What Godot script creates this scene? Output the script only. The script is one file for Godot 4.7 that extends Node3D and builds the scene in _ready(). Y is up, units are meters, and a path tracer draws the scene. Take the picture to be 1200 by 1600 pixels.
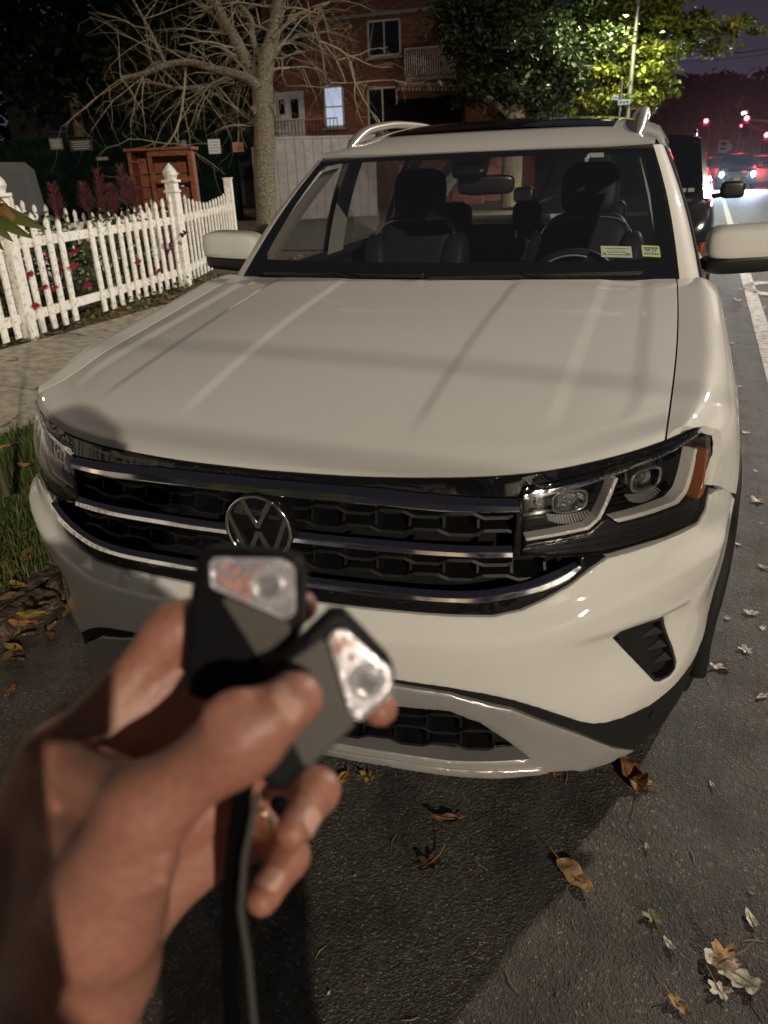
extends Node3D

# ------------------------------------------------------------------ mesh builder
class MB:
	var P := PackedVector3Array()
	var N := PackedVector3Array()
	var U := PackedVector2Array()
	var C := PackedColorArray()
	var I := PackedInt32Array()
	var col := Color.WHITE
	func v(p: Vector3, n: Vector3, uv := Vector2.ZERO) -> int:
		P.append(p); N.append(n); U.append(uv); C.append(col)
		return P.size() - 1
	func tri(a: int, b: int, c: int) -> void:
		var g := (P[b] - P[a]).cross(P[c] - P[a])
		if g.length_squared() < 1e-18: return
		if g.dot(N[a] + N[b] + N[c]) > 0.0:
			I.append(a); I.append(c); I.append(b)
		else:
			I.append(a); I.append(b); I.append(c)
	func flat3(a: Vector3, b: Vector3, c: Vector3, out: Vector3) -> void:
		var n := (b - a).cross(c - a).normalized()
		if n.dot(out) < 0.0: n = -n
		tri(v(a, n), v(b, n), v(c, n))
	func quad(a: Vector3, b: Vector3, c: Vector3, d: Vector3, out := Vector3.ZERO) -> void:
		var n := (b - a).cross(c - a).normalized()
		if n.length_squared() < .5: n = (c - a).cross(d - a).normalized()
		if out != Vector3.ZERO and n.dot(out) < 0.0: n = -n
		var i := v(a, n, Vector2(0, 0)); v(b, n, Vector2(1, 0)); v(c, n, Vector2(1, 1)); v(d, n, Vector2(0, 1))
		tri(i, i + 1, i + 2); tri(i, i + 2, i + 3)
	# chamfered box
	func box(T: Transform3D, s: Vector3, b := 0.0) -> void:
		var h := s * .5
		b = minf(b, minf(h.x, minf(h.y, h.z)) * .9)
		for ax in 3:
			for sg in [-1.0, 1.0]:
				var u := (ax + 1) % 3
				var w := (ax + 2) % 3
				var q := []
				for k in [[-1, -1], [1, -1], [1, 1], [-1, 1]]:
					var p := Vector3.ZERO
					p[ax] = sg * h[ax]; p[u] = k[0] * (h[u] - b); p[w] = k[1] * (h[w] - b)
					q.append(T * p)
				var n := Vector3.ZERO
				n[ax] = sg
				quad(q[0], q[1], q[2], q[3], T.basis * n)
		if b <= 0.0: return
		for ax in 3:
			var u := (ax + 1) % 3
			var w := (ax + 2) % 3
			for su in [-1.0, 1.0]:
				for sw in [-1.0, 1.0]:
					var q := []
					for k in [[-1, 0], [1, 0], [1, 1], [-1, 1]]:
						var p := Vector3.ZERO
						p[ax] = k[0] * (h[ax] - b)
						p[u] = su * (h[u] - (b if k[1] == 0 else 0.0)); p[w] = sw * (h[w] - (0.0 if k[1] == 0 else b))
						q.append(T * p)
					var n := Vector3.ZERO
					n[u] = su; n[w] = sw
					quad(q[0], q[1], q[2], q[3], T.basis * n)
		for sx in [-1.0, 1.0]:
			for sy in [-1.0, 1.0]:
				for sz in [-1.0, 1.0]:
					var s3 := Vector3(sx, sy, sz)
					flat3(T * (s3 * Vector3(h.x - b, h.y - b, h.z)), T * (s3 * Vector3(h.x - b, h.y, h.z - b)), T * (s3 * Vector3(h.x, h.y - b, h.z - b)), T.basis * s3)
	func bx(c: Vector3, s: Vector3, b := 0.0) -> void:
		box(Transform3D(Basis(), c), s, b)
	func beam(a: Vector3, b: Vector3, w: float, t: float, bev := 0.0, up := Vector3.UP) -> void:
		var z := (b - a).normalized()
		if absf(z.dot(up)) > .98: up = Vector3.RIGHT
		var x := up.cross(z).normalized()
		box(Transform3D(Basis(x, z.cross(x), z), (a + b) * .5), Vector3(w, t, (b - a).length()), bev)
	func tube(pts: Array, rad: Array, sides := 10, caps := true, flatten := 1.0, upv := Vector3.ZERO) -> void:
		var n := pts.size()
		var ring := PackedInt32Array()
		var ref := upv
		for i in n:
			var t: Vector3 = (pts[mini(i + 1, n - 1)] - pts[maxi(i - 1, 0)]).normalized()
			if ref == Vector3.ZERO or absf(ref.dot(t)) > .97: ref = Vector3.RIGHT if absf(t.x) < .8 else Vector3.FORWARD
			var x: Vector3 = (ref - t * ref.dot(t)).normalized()
			ref = x
			var y := t.cross(x)
			for k in sides + 1:
				var a := TAU * k / sides
				var d := x * cos(a) + y * sin(a) * flatten
				ring.append(v(pts[i] + d * rad[i], (x * cos(a) * flatten + y * sin(a)).normalized(), Vector2(float(k) / sides, float(i))))
		var m := sides + 1
		for i in n - 1:
			for k in sides:
				tri(ring[i * m + k], ring[i * m + k + 1], ring[i * m + m + k])
				tri(ring[i * m + k + 1], ring[i * m + m + k + 1], ring[i * m + m + k])
		if caps:
			for e in [0, n - 1]:
				var nn: Vector3 = (pts[0] - pts[1]).normalized() if e == 0 else (pts[n - 1] - pts[n - 2]).normalized()
				var c := v(pts[e], nn)
				for k in sides:
					tri(c, v(P[ring[e * m + k]], nn), v(P[ring[e * m + k + 1]], nn))
	# profile of (radius, height) about the Y axis of T
	func lathe(prof: Array, sides: int, T := Transform3D(), smooth := true) -> void:
		for i in prof.size() - 1:
			var a: Vector2 = prof[i]
			var b: Vector2 = prof[i + 1]
			var d := b - a
			if d.length() < 1e-7: continue
			var n2 := Vector2(d.y, -d.x).normalized()
			var na := n2
			var nb := n2
			if smooth:
				if i > 0:
					var e: Vector2 = a - prof[i - 1]
					var m := Vector2(e.y, -e.x).normalized()
					if m.dot(n2) > .7: na = (m + n2).normalized()
				if i < prof.size() - 2:
					var e: Vector2 = prof[i + 2] - b
					var m := Vector2(e.y, -e.x).normalized()
					if m.dot(n2) > .7: nb = (m + n2).normalized()
			var base := P.size()
			for k in sides + 1:
				var t := TAU * k / sides
				var c := cos(t)
				var s := sin(t)
				v(T * Vector3(a.x * c, a.y, a.x * s), (T.basis * Vector3(na.x * c, na.y, na.x * s)).normalized(), Vector2(float(k) / sides, 0))
				v(T * Vector3(b.x * c, b.y, b.x * s), (T.basis * Vector3(nb.x * c, nb.y, nb.x * s)).normalized(), Vector2(float(k) / sides, 1))
			for k in sides:
				var j := base + k * 2
				tri(j, j + 2, j + 1); tri(j + 2, j + 3, j + 1)
	# smooth grid from a function of (0..1, 0..1)
	func grid(f: Callable, nu: int, nv: int, out := Vector3.UP) -> void:
		var base := P.size()
		var p := PackedVector3Array()
		for j in nv + 1:
			for i in nu + 1:
				p.append(f.call(float(i) / nu, float(j) / nv))
		var m := nu + 1
		for j in nv + 1:
			for i in m:
				var du := p[j * m + mini(i + 1, nu)] - p[j * m + maxi(i - 1, 0)]
				var dv := p[mini(j + 1, nv) * m + i] - p[maxi(j - 1, 0) * m + i]
				var n := du.cross(dv).normalized()
				v(p[j * m + i], n, Vector2(float(i) / nu, float(j) / nv))
		# one orientation for the whole sheet
		var mid := base + (nv / 2) * m + nu / 2
		if N[mid].dot(out) < 0.0:
			for k in range(base, P.size()): N[k] = -N[k]
		for j in nv:
			for i in nu:
				var a := base + j * m + i
				tri(a, a + 1, a + m); tri(a + 1, a + m + 1, a + m)
	# flat polygon pushed along T's z by depth, front edges chamfered
	func prism(poly: PackedVector2Array, T: Transform3D, depth: float, bev := 0.0) -> void:
		if Geometry2D.is_polygon_clockwise(poly): poly.reverse()
		var top := poly
		if bev > 0.0:
			var o := Geometry2D.offset_polygon(poly, -bev, Geometry2D.JOIN_MITER)
			if o.size() == 1 and o[0].size() == poly.size():
				top = o[0]
				# the offset may start elsewhere: match by the nearest corner
				var best := 0
				for k in top.size():
					if top[k].distance_squared_to(poly[0]) < top[best].distance_squared_to(poly[0]): best = k
				var r := PackedVector2Array()
				for k in top.size(): r.append(top[(best + k) % top.size()])
				if Geometry2D.is_polygon_clockwise(r): r.reverse()
				top = r
		var ix := Geometry2D.triangulate_polygon(top)
		for z in [depth * .5, -depth * .5]:
			var src: PackedVector2Array = top if z > 0 else poly
			var jx := ix if z > 0 else Geometry2D.triangulate_polygon(poly)
			var n := (T.basis * Vector3(0, 0, signf(z))).normalized()
			var b := P.size()
			for q in src: v(T * Vector3(q.x, q.y, z), n, q)
			for k in range(0, jx.size(), 3): tri(b + jx[k], b + jx[k + 1], b + jx[k + 2])
		var cnt := poly.size()
		for k in cnt:
			var a := poly[k]
			var c := poly[(k + 1) % cnt]
			var e := (c - a).normalized()
			var out := T.basis * Vector3(e.y, -e.x, 0)
			quad(T * Vector3(a.x, a.y, -depth * .5), T * Vector3(c.x, c.y, -depth * .5), T * Vector3(c.x, c.y, depth * .5 - bev), T * Vector3(a.x, a.y, depth * .5 - bev), out)
			if bev > 0.0:
				var a2 := top[k]
				var c2 := top[(k + 1) % cnt]
				quad(T * Vector3(a.x, a.y, depth * .5 - bev), T * Vector3(c.x, c.y, depth * .5 - bev), T * Vector3(c2.x, c2.y, depth * .5), T * Vector3(a2.x, a2.y, depth * .5), out + T.basis.z)
	# a polygon of chart coordinates laid on the surface f(u, v, off): off is the height above it; edges rounded over bev, skirt of depth below
	func patch(poly: PackedVector2Array, holes: Array, f: Callable, off: float, step: float, bev := 0.0, depth := 0.0, bulge := 0.0) -> void:
		var loops := [poly] + holes
		var pts := PackedVector2Array()
		var dist := PackedFloat32Array()
		var dense := []
		for l: PackedVector2Array in loops:
			var r := PackedVector2Array()
			for k in l.size():
				var a := l[k]
				var b := l[(k + 1) % l.size()]
				var m := maxi(1, ceili((b - a).length() / step))
				for q in m: r.append(a.lerp(b, float(q) / m))
			dense.append(r)
			for q in r:
				pts.append(q); dist.append(0.0)
		var lo := poly[0]
		var hi := poly[0]
		for q in poly:
			lo = lo.min(q); hi = hi.max(q)
		var extra := PackedVector2Array()
		if bev > 0.0:
			for li in loops.size():
				for fr in [.3, 1.0]:
					for o in Geometry2D.offset_polygon(dense[li], (-bev if li == 0 else bev) * fr):
						for q in o: extra.append(q)
		var ny := maxi(1, int((hi.y - lo.y) / step))
		var nx := maxi(1, int((hi.x - lo.x) / step))
		for j in ny + 1:
			for i in nx + 1:
				extra.append(lo + Vector2((hi.x - lo.x) * (i + (.5 if j % 2 else 0.0)) / nx, (hi.y - lo.y) * j / ny))
		var wide := 0.0
		for q in extra:
			if not Geometry2D.is_point_in_polygon(q, dense[0]): continue
			var bad := false
			for h in range(1, dense.size()):
				if Geometry2D.is_point_in_polygon(q, dense[h]): bad = true
			if bad: continue
			var d := 1e9
			for l: PackedVector2Array in dense:
				for k in l.size():
					d = minf(d, Geometry2D.get_closest_point_to_segment(q, l[k], l[(k + 1) % l.size()]).distance_squared_to(q))
			d = sqrt(d)
			if d < (minf(step * .5, bev * .2) if bev > 0.0 else step * .5): continue
			pts.append(q); dist.append(d)
			wide = maxf(wide, d)
		var ix := Geometry2D.triangulate_delaunay(pts)
		var p3 := PackedVector3Array()
		for k in pts.size():
			var o := off
			if bev > 0.0 and dist[k] < bev:
				var e := 1.0 - dist[k] / bev
				o -= bev * (1.0 - sqrt(maxf(0.0, 1.0 - e * e))) * .8
			if bulge != 0.0: o += bulge * sqrt(minf(1.0, dist[k] / maxf(wide, 1e-6)))
			p3.append(f.call(pts[k].x, pts[k].y, o))
		var nn := PackedVector3Array()
		nn.resize(pts.size())
		var keep := PackedInt32Array()
		var e3 := .002
		var mid := (lo + hi) * .5
		for k in range(0, ix.size(), 3):
			var c := (pts[ix[k]] + pts[ix[k + 1]] + pts[ix[k + 2]]) / 3.0
			if not Geometry2D.is_point_in_polygon(c, dense[0]): continue
			var bad := false
			for h in range(1, dense.size()):
				if Geometry2D.is_point_in_polygon(c, dense[h]): bad = true
			if bad: continue
			var a := ix[k]
			var b := ix[k + 1]
			var d := ix[k + 2]
			if (pts[b] - pts[a]).cross(pts[d] - pts[a]) < 0.0:
				var t := b
				b = d; d = t
			var g := (p3[b] - p3[a]).cross(p3[d] - p3[a])
			nn[a] += g; nn[b] += g; nn[d] += g
			keep.append(a); keep.append(b); keep.append(d)
		# which way is out: towards growing off
		var q0 := pts[pts.size() - 1]
		var up: Vector3 = f.call(q0.x, q0.y, off + .01) - f.call(q0.x, q0.y, off)
		var sg := 1.0 if nn[pts.size() - 1].dot(up) >= 0.0 else -1.0
		var base := P.size()
		for k in pts.size(): v(p3[k], (nn[k] * sg).normalized(), pts[k])
		for k in range(0, keep.size(), 3): tri(base + keep[k], base + keep[k + 1], base + keep[k + 2])
		if depth > 0.0:
			var at := 0
			for li in dense.size():
				var l: PackedVector2Array = dense[li]
				var ccw := not Geometry2D.is_polygon_clockwise(l)
				for k in l.size():
					var a := l[k]
					var b := l[(k + 1) % l.size()]
					var pa := p3[at + k]
					var pb := p3[at + (k + 1) % l.size()]
					var qa: Vector3 = f.call(a.x, a.y, off - depth)
					var qb: Vector3 = f.call(b.x, b.y, off - depth)
					var e := (b - a).normalized() * .004
					var o2 := Vector2(e.y, -e.x) * (1.0 if ccw else -1.0) * (1.0 if li == 0 else -1.0)
					var out: Vector3 = f.call(a.x + o2.x, a.y + o2.y, off) - f.call(a.x, a.y, off)
					quad(pa, pb, qb, qa, out)
				at += l.size()
	# a smooth strip between two rows of chart points; cut holds its cross-section as (share of the height, height above the chart) pairs
	func ribbon(lo: Array, hi: Array, f: Callable, off: float, cut: Array, nu := 120) -> void:
		var at2 := func(r: Array, t: float) -> Vector2:
			var n := r.size() / 2
			var x := t * (n - 1)
			var i := mini(int(x), n - 2)
			var a := Vector2(r[i * 2], r[i * 2 + 1])
			var b := Vector2(r[i * 2 + 2], r[i * 2 + 3])
			var p := Vector2(r[maxi(i - 1, 0) * 2], r[maxi(i - 1, 0) * 2 + 1])
			var q := Vector2(r[mini(i + 2, n - 1) * 2], r[mini(i + 2, n - 1) * 2 + 1])
			return a.cubic_interpolate(b, p, q, x - i)
		var out: Vector3 = f.call(lo[0], lo[1], off + .01) - f.call(lo[0], lo[1], off)
		for k in cut.size() / 2 - 1:
			var j0: float = cut[k * 2]
			var j1: float = cut[k * 2 + 2]
			grid(func(i: float, j: float) -> Vector3:
				var q: Vector2 = (at2.call(lo, i) as Vector2).lerp(at2.call(hi, i), lerpf(j0, j1, j))
				return f.call(q.x, q.y, off + lerpf(cut[k * 2 + 1], cut[k * 2 + 3], j)), nu, 2, out)
	func mesh() -> ArrayMesh:
		var m := ArrayMesh.new()
		if I.size() == 0: return m
		var a := []
		a.resize(Mesh.ARRAY_MAX)
		a[Mesh.ARRAY_VERTEX] = P; a[Mesh.ARRAY_NORMAL] = N; a[Mesh.ARRAY_TEX_UV] = U; a[Mesh.ARRAY_COLOR] = C; a[Mesh.ARRAY_INDEX] = I
		m.add_surface_from_arrays(Mesh.PRIMITIVE_TRIANGLES, a)
		return m

# ------------------------------------------------------------------ scene helpers
var M := {}
var rng := RandomNumberGenerator.new()
var cam_basis: Basis
const EYE := Vector3(0.722, 1.547, 1.275)
const FOCAL := 1171.0

func at(x: float, y: float, depth: float) -> Vector3:      # a point by direction and distance along the line of sight
	return EYE + cam_basis * (Vector3((x - 600.0) / FOCAL, (800.0 - y) / FOCAL, -1.0) * depth)
func atz(x: float, y: float, z: float) -> Vector3:
	var d := cam_basis * Vector3((x - 600.0) / FOCAL, (800.0 - y) / FOCAL, -1.0)
	return EYE + d * ((z - EYE.z) / d.z)
func aty(x: float, y: float, h: float) -> Vector3:
	var d := cam_basis * Vector3((x - 600.0) / FOCAL, (800.0 - y) / FOCAL, -1.0)
	return EYE + d * ((h - EYE.y) / d.y)

func thing(called: String, label: String, category: String, pos := Vector3.ZERO, turn := 0.0, group := "") -> Node3D:
	var o := Node3D.new()
	o.name = called
	add_child(o, true)
	o.position = pos; o.rotation.y = turn
	o.set_meta("label", label); o.set_meta("category", category)
	if group: o.set_meta("group", group)
	return o
func part(parent: Node, called: String, b: MB, m: Material, kind := "") -> MeshInstance3D:
	var o := MeshInstance3D.new()
	o.name = called
	o.mesh = b.mesh()
	o.material_override = m
	parent.add_child(o, true)
	if kind: o.set_meta("kind", kind)
	return o
func part_mesh(parent: Node, called: String, mm: Mesh, m: Material, T := Transform3D()) -> MeshInstance3D:
	var o := MeshInstance3D.new()
	o.name = called
	o.mesh = mm
	o.material_override = m
	o.transform = T
	parent.add_child(o, true)
	return o
func solo(called: String, b: MB, m: Material, label: String, category: String, group := "") -> MeshInstance3D:
	var o := part(self, called, b, m)
	o.set_meta("label", label); o.set_meta("category", category)
	if group: o.set_meta("group", group)
	return o
func struct(called: String, b: MB, m: Material) -> MeshInstance3D:
	return part(self, called, b, m, "structure")
func scatter(parent: Node, called: String, mm: Mesh, m: Material, places: Array, tints := []) -> MultiMeshInstance3D:
	var k := MultiMesh.new()
	k.transform_format = MultiMesh.TRANSFORM_3D
	k.use_colors = tints.size() > 0
	k.mesh = mm
	k.instance_count = places.size()
	for i in places.size():
		k.set_instance_transform(i, places[i])
		if tints.size(): k.set_instance_color(i, tints[i])
	var o := MultiMeshInstance3D.new()
	o.name = called
	o.multimesh = k
	o.material_override = m
	parent.add_child(o, true)
	o.set_meta("kind", "stuff")
	return o

func lin(r: float, g: float, b: float) -> Color:
	return Color(r, g, b).linear_to_srgb()
func mat(r: float, g: float, b: float, rough := .6, metal := 0.0) -> StandardMaterial3D:
	var m := StandardMaterial3D.new()
	m.albedo_color = lin(r, g, b)
	m.roughness = rough
	m.metallic = metal
	return m
func noise_tex(kind: int, freq: float, oct: int, size: int, ramp: Array = [], sd := 1, normal := 0.0, stretch := Vector2.ONE) -> NoiseTexture2D:
	var n := FastNoiseLite.new()
	n.noise_type = kind
	n.frequency = freq
	n.fractal_octaves = oct
	n.seed = sd
	if kind == FastNoiseLite.TYPE_CELLULAR:
		n.cellular_return_type = FastNoiseLite.RETURN_DISTANCE
		n.fractal_type = FastNoiseLite.FRACTAL_NONE if oct <= 1 else FastNoiseLite.FRACTAL_FBM
	var t := NoiseTexture2D.new()
	t.width = size; t.height = size
	t.seamless = true
	t.generate_mipmaps = false
	t.noise = n
	if ramp.size():
		var g := Gradient.new()
		var of := PackedFloat32Array()
		var cs := PackedColorArray()
		for r in ramp:
			of.append(r[0]); cs.append(lin(r[1], r[2], r[3]))
		g.offsets = of; g.colors = cs
		t.color_ramp = g
	if normal > 0.0:
		t.as_normal_map = true
		t.bump_strength = normal
	return t
func tri_mat(m: StandardMaterial3D, scale: float) -> StandardMaterial3D:
	m.uv1_triplanar = true
	m.uv1_world_triplanar = true
	m.uv1_scale = Vector3.ONE * scale
	return m
func glow(r: float, g: float, b: float, e: float) -> StandardMaterial3D:
	var m := mat(r * .5, g * .5, b * .5, .4)
	m.emission_enabled = true
	m.emission = lin(r, g, b)
	m.emission_energy_multiplier = e
	return m
func lamp(pos: Vector3, c: Color, e: float, size := .1) -> OmniLight3D:
	var l := OmniLight3D.new()
	l.name = "lamp_light"
	l.light_color = c; l.light_energy = e; l.light_size = size
	l.omni_range = 90.0; l.omni_attenuation = 2.0
	l.shadow_enabled = true
	add_child(l, true)
	l.position = pos
	return l
func spot(pos: Vector3, to: Vector3, c: Color, e: float, ang: float, size := .1, soft := .6) -> SpotLight3D:
	var l := SpotLight3D.new()
	l.name = "lamp_light"
	l.light_color = c; l.light_energy = e; l.light_size = size
	l.spot_range = 90.0; l.spot_attenuation = 2.0
	l.spot_angle = ang; l.spot_angle_attenuation = soft
	l.shadow_enabled = true
	add_child(l, true)
	l.look_at_from_position(pos, to, Vector3.UP if absf((to - pos).normalized().y) < .98 else Vector3.RIGHT)
	return l

func pchip(xs: Array, ys: Array, x: float) -> float:
	var n := xs.size()
	if x <= xs[0]: return ys[0]
	if x >= xs[n - 1]: return ys[n - 1]
	var i := 0
	while i < n - 2 and x > xs[i + 1]: i += 1
	var h: float = xs[i + 1] - xs[i]
	var d: float = (ys[i + 1] - ys[i]) / h
	var m0 := d
	var m1 := d
	if i > 0:
		var e: float = (ys[i] - ys[i - 1]) / (xs[i] - xs[i - 1])
		m0 = 0.0 if e * d <= 0.0 else 2.0 * e * d / (e + d)
	if i < n - 2:
		var e: float = (ys[i + 2] - ys[i + 1]) / (xs[i + 2] - xs[i + 1])
		m1 = 0.0 if e * d <= 0.0 else 2.0 * e * d / (e + d)
	var t: float = (x - xs[i]) / h
	return (2 * t * t * t - 3 * t * t + 1) * ys[i] + (t * t * t - 2 * t * t + t) * h * m0 + (-2 * t * t * t + 3 * t * t) * ys[i + 1] + (t * t * t - t * t) * h * m1
func ss(a: float, b: float, x: float) -> float:
	return smoothstep(a, b, x)
func pv(a: Array) -> PackedVector2Array:
	var r := PackedVector2Array()
	for k in range(0, a.size(), 2): r.append(Vector2(a[k], a[k + 1]))
	return r
func mirrored(p: PackedVector2Array) -> PackedVector2Array:
	var r := PackedVector2Array()
	for q in p: r.append(Vector2(-q.x, q.y))
	r.reverse()
	return r
func both(p: PackedVector2Array) -> PackedVector2Array:     # a right half that starts and ends on x = 0, closed by its mirror image
	var r := p.duplicate()
	for k in range(p.size() - 1, -1, -1):
		if p[k].x > .0001: r.append(Vector2(-p[k].x, p[k].y))
	return r

# ------------------------------------------------------------------ the scene
func _ready() -> void:
	# camera
	cam_basis = Basis.from_euler(Vector3(deg_to_rad(-24.58), deg_to_rad(19.26), deg_to_rad(-2.22)))
	var cam := Camera3D.new()
	cam.name = "camera"
	cam.transform = Transform3D(cam_basis, EYE)
	cam.keep_aspect = Camera3D.KEEP_HEIGHT
	var lens := CameraAttributesPhysical.new()
	lens.frustum_focal_length = 17.57
	lens.frustum_focus_distance = 1.95
	lens.frustum_near = 0.02
	lens.frustum_far = 900.0
	lens.exposure_aperture = 4.6
	cam.attributes = lens
	add_child(cam)
	cam.fov = 68.67
	cam.near = 0.02
	cam.far = 900.0
	# night sky over a lit town
	var env := Environment.new()
	env.background_mode = Environment.BG_SKY
	var sm := ProceduralSkyMaterial.new()
	sm.sky_top_color = lin(.013, .012, .015)
	sm.sky_horizon_color = lin(.055, .053, .083)
	sm.sky_curve = .16
	sm.ground_bottom_color = lin(.01, .01, .012)
	sm.ground_horizon_color = lin(.03, .028, .04)
	sm.sun_angle_max = 0.1
	var sky := Sky.new()
	sky.sky_material = sm
	env.sky = sky
	env.background_energy_multiplier = 1.0
	env.tonemap_mode = Environment.TONE_MAPPER_LINEAR
	env.tonemap_exposure = 1.0
	env.volumetric_fog_enabled = true
	env.volumetric_fog_density = 0.0
	env.sdfgi_enabled = true
	env.ssao_enabled = true
	env.ssil_enabled = true
	var we := WorldEnvironment.new()
	we.name = "environment"
	we.environment = env
	add_child(we)
	# the moon, all but drowned by the street lamps
	var moon := DirectionalLight3D.new()
	moon.name = "moon"
	moon.light_color = Color(1.0, .97, .92)
	moon.light_energy = .012
	moon.light_angular_distance = .5
	moon.shadow_enabled = true
	add_child(moon)
	moon.look_at_from_position(Vector3(4, 12, 9), Vector3.ZERO, Vector3.UP)
	rng.seed = 4242
	materials()
	street_lamp("street_lamp", "tall grey street lamp across the street behind the photographer, warm light", Vector3(21.2, .1, 26.4), Vector3(-1.6, 0, -1.6), 11.35, Color(1.0, .935, .835), KEY_E, 1.05)
	street_lamp("street_lamp", "grey street lamp on the far pavement beyond the white car, out of the picture", Vector3(10.4, .1, -13.6), Vector3(-1.9, 0, 0), 8.55, Color(1.0, .94, .87), BACK_E, 1.0)
	street_lamp("street_lamp", "tall grey street lamp reaching into the crown of the bright green tree", Vector3(-.35, .2, -27.2), Vector3(-.2, 0, 1.6), 6.1, Color(.98, 1.0, .74), TREE_E, 1.25, 74.0, .5)
	street_lamp("street_lamp", "grey street lamp on the side street, left of the picture, lighting the brick house", Vector3(-19.5, .25, -12.0), Vector3(1.9, 0, -.3), 8.2, Color(1.0, .86, .68), SIDE_E, 1.0)
	# the setting
	ground()
	hoarding()
	houses()
	more_houses()
	trees()
	fence()
	garden()
	traffic()
	# the car and the things near the lens
	suv()
	black_suv()
	litter()
	keys()
	person()

const KEY_E := 1080.0
const BACK_E := 250.0
const SIDE_E := 36.0
const TREE_E := 84.0

func materials() -> void:
	M.paint = mat(.60, .595, .575, .55)
	M.paint.metallic_specular = .25
	M.paint.clearcoat_enabled = true
	M.paint.clearcoat = 1.0
	M.paint.clearcoat_roughness = .03
	M.chrome = mat(.82, .82, .83, .09, 1.0)
	M.satin = mat(.36, .355, .35, .34, .4)
	M.gloss = mat(.006, .006, .007, .06)
	M.plastic = mat(.015, .015, .016, .6)
	tri_grain(M.plastic, 30.0, .25)
	M.smooth_black = mat(.009, .009, .010, .30)
	M.rubber = mat(.02, .02, .02, .8)
	M.dark = mat(.008, .008, .009, .8)
	M.cloth_black = mat(.016, .018, .026, .62)
	M.leather = mat(.012, .014, .022, .5)
	M.trim_grey = mat(.30, .30, .28, .8)
	for k in ["plastic", "dark", "cloth_black", "leather", "rubber"]: M[k].metallic_specular = .25
	M.strap = mat(.0035, .0035, .004, .9)
	M.strap.metallic_specular = .05
	M.fin = mat(.05, .05, .052, .4)
	M.cell = mat(.006, .006, .007, .5)
	M.cell.metallic_specular = .35
	M.glass = StandardMaterial3D.new()
	M.glass.transparency = BaseMaterial3D.TRANSPARENCY_ALPHA
	M.glass.albedo_color = Color(.34, .37, .43, .09)  # bluish film in the colour imitates a sheen on the windscreen
	M.glass.roughness = .0
	M.tint = StandardMaterial3D.new()
	M.tint.transparency = BaseMaterial3D.TRANSPARENCY_ALPHA
	M.tint.albedo_color = Color(.01, .012, .012, .4)
	M.tint.roughness = .0
	M.clear = StandardMaterial3D.new()
	M.clear.transparency = BaseMaterial3D.TRANSPARENCY_ALPHA
	M.clear.albedo_color = Color(.02, .02, .02, .03)
	M.clear.roughness = .0
	M.lens = StandardMaterial3D.new()
	M.lens.refraction_enabled = true
	M.lens.refraction_scale = .05
	M.lens.albedo_color = Color(1, 1, 1, .02)
	M.lens.roughness = .02
	M.amber = mat(.23, .066, .02, .18)
	M.drl = mat(.50, .49, .475, .25)
	M.white_paint = mat(.74, .73, .69, .55)
	M.metal_grey = mat(.22, .22, .23, .5, .7)

func tri_grain(m: StandardMaterial3D, scale: float, bump: float) -> void:
	m.normal_enabled = true
	if not M.has("grain"): M.grain = noise_tex(FastNoiseLite.TYPE_SIMPLEX, .25, 3, 256, [], 5, 3.0)
	m.normal_texture = M.grain
	m.normal_scale = bump
	m.uv1_triplanar = true
	m.uv1_scale = Vector3.ONE * scale

# a lamp post with an arm; the head's light hangs just under its glowing glass
func street_lamp(called: String, label: String, base: Vector3, arm: Vector3, h: float, c: Color, e: float, size: float, ang := 83.0, soft := .25) -> void:
	var o := thing(called, label, "street lamp", base, 0.0, "street lamps")
	var b := MB.new()
	b.lathe([Vector2(0, 0), Vector2(.17, 0), Vector2(.17, .08), Vector2(.1, .3), Vector2(.085, 1.2), Vector2(.055, h), Vector2(0, h)], 14)
	part(o, "pole", b, M.metal_grey)
	b = MB.new()
	var pts := []
	var rr := []
	for k in 9:
		var t := k / 8.0
		pts.append(Vector3(0, h - .5, 0) + arm * t + Vector3(0, .75 * sin(t * PI * .5), 0))
		rr.append(.04 - .012 * t)
	b.tube(pts, rr, 10)
	part(o, "arm", b, M.metal_grey)
	var tip: Vector3 = pts[8]
	var dir := arm.normalized()
	var T := Transform3D(Basis(dir, Vector3.UP, dir.cross(Vector3.UP)), tip + dir * .3)
	b = MB.new()
	b.box(T, Vector3(.7, .1, .3), .03)
	part(o, "lamp_head", b, M.metal_grey)
	b = MB.new()
	b.box(T.translated_local(Vector3(.03, -.062, 0)), Vector3(.42, .02, .22), .006)
	part(o, "lamp_glass", b, glow(c.srgb_to_linear().r, c.srgb_to_linear().g, c.srgb_to_linear().b, 6.0))
	var p := base + T * Vector3(.03, -.16, 0)
	spot(p, p + Vector3(arm.x * .05, -1, arm.z * .05), c, e, ang, .22, soft)

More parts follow.
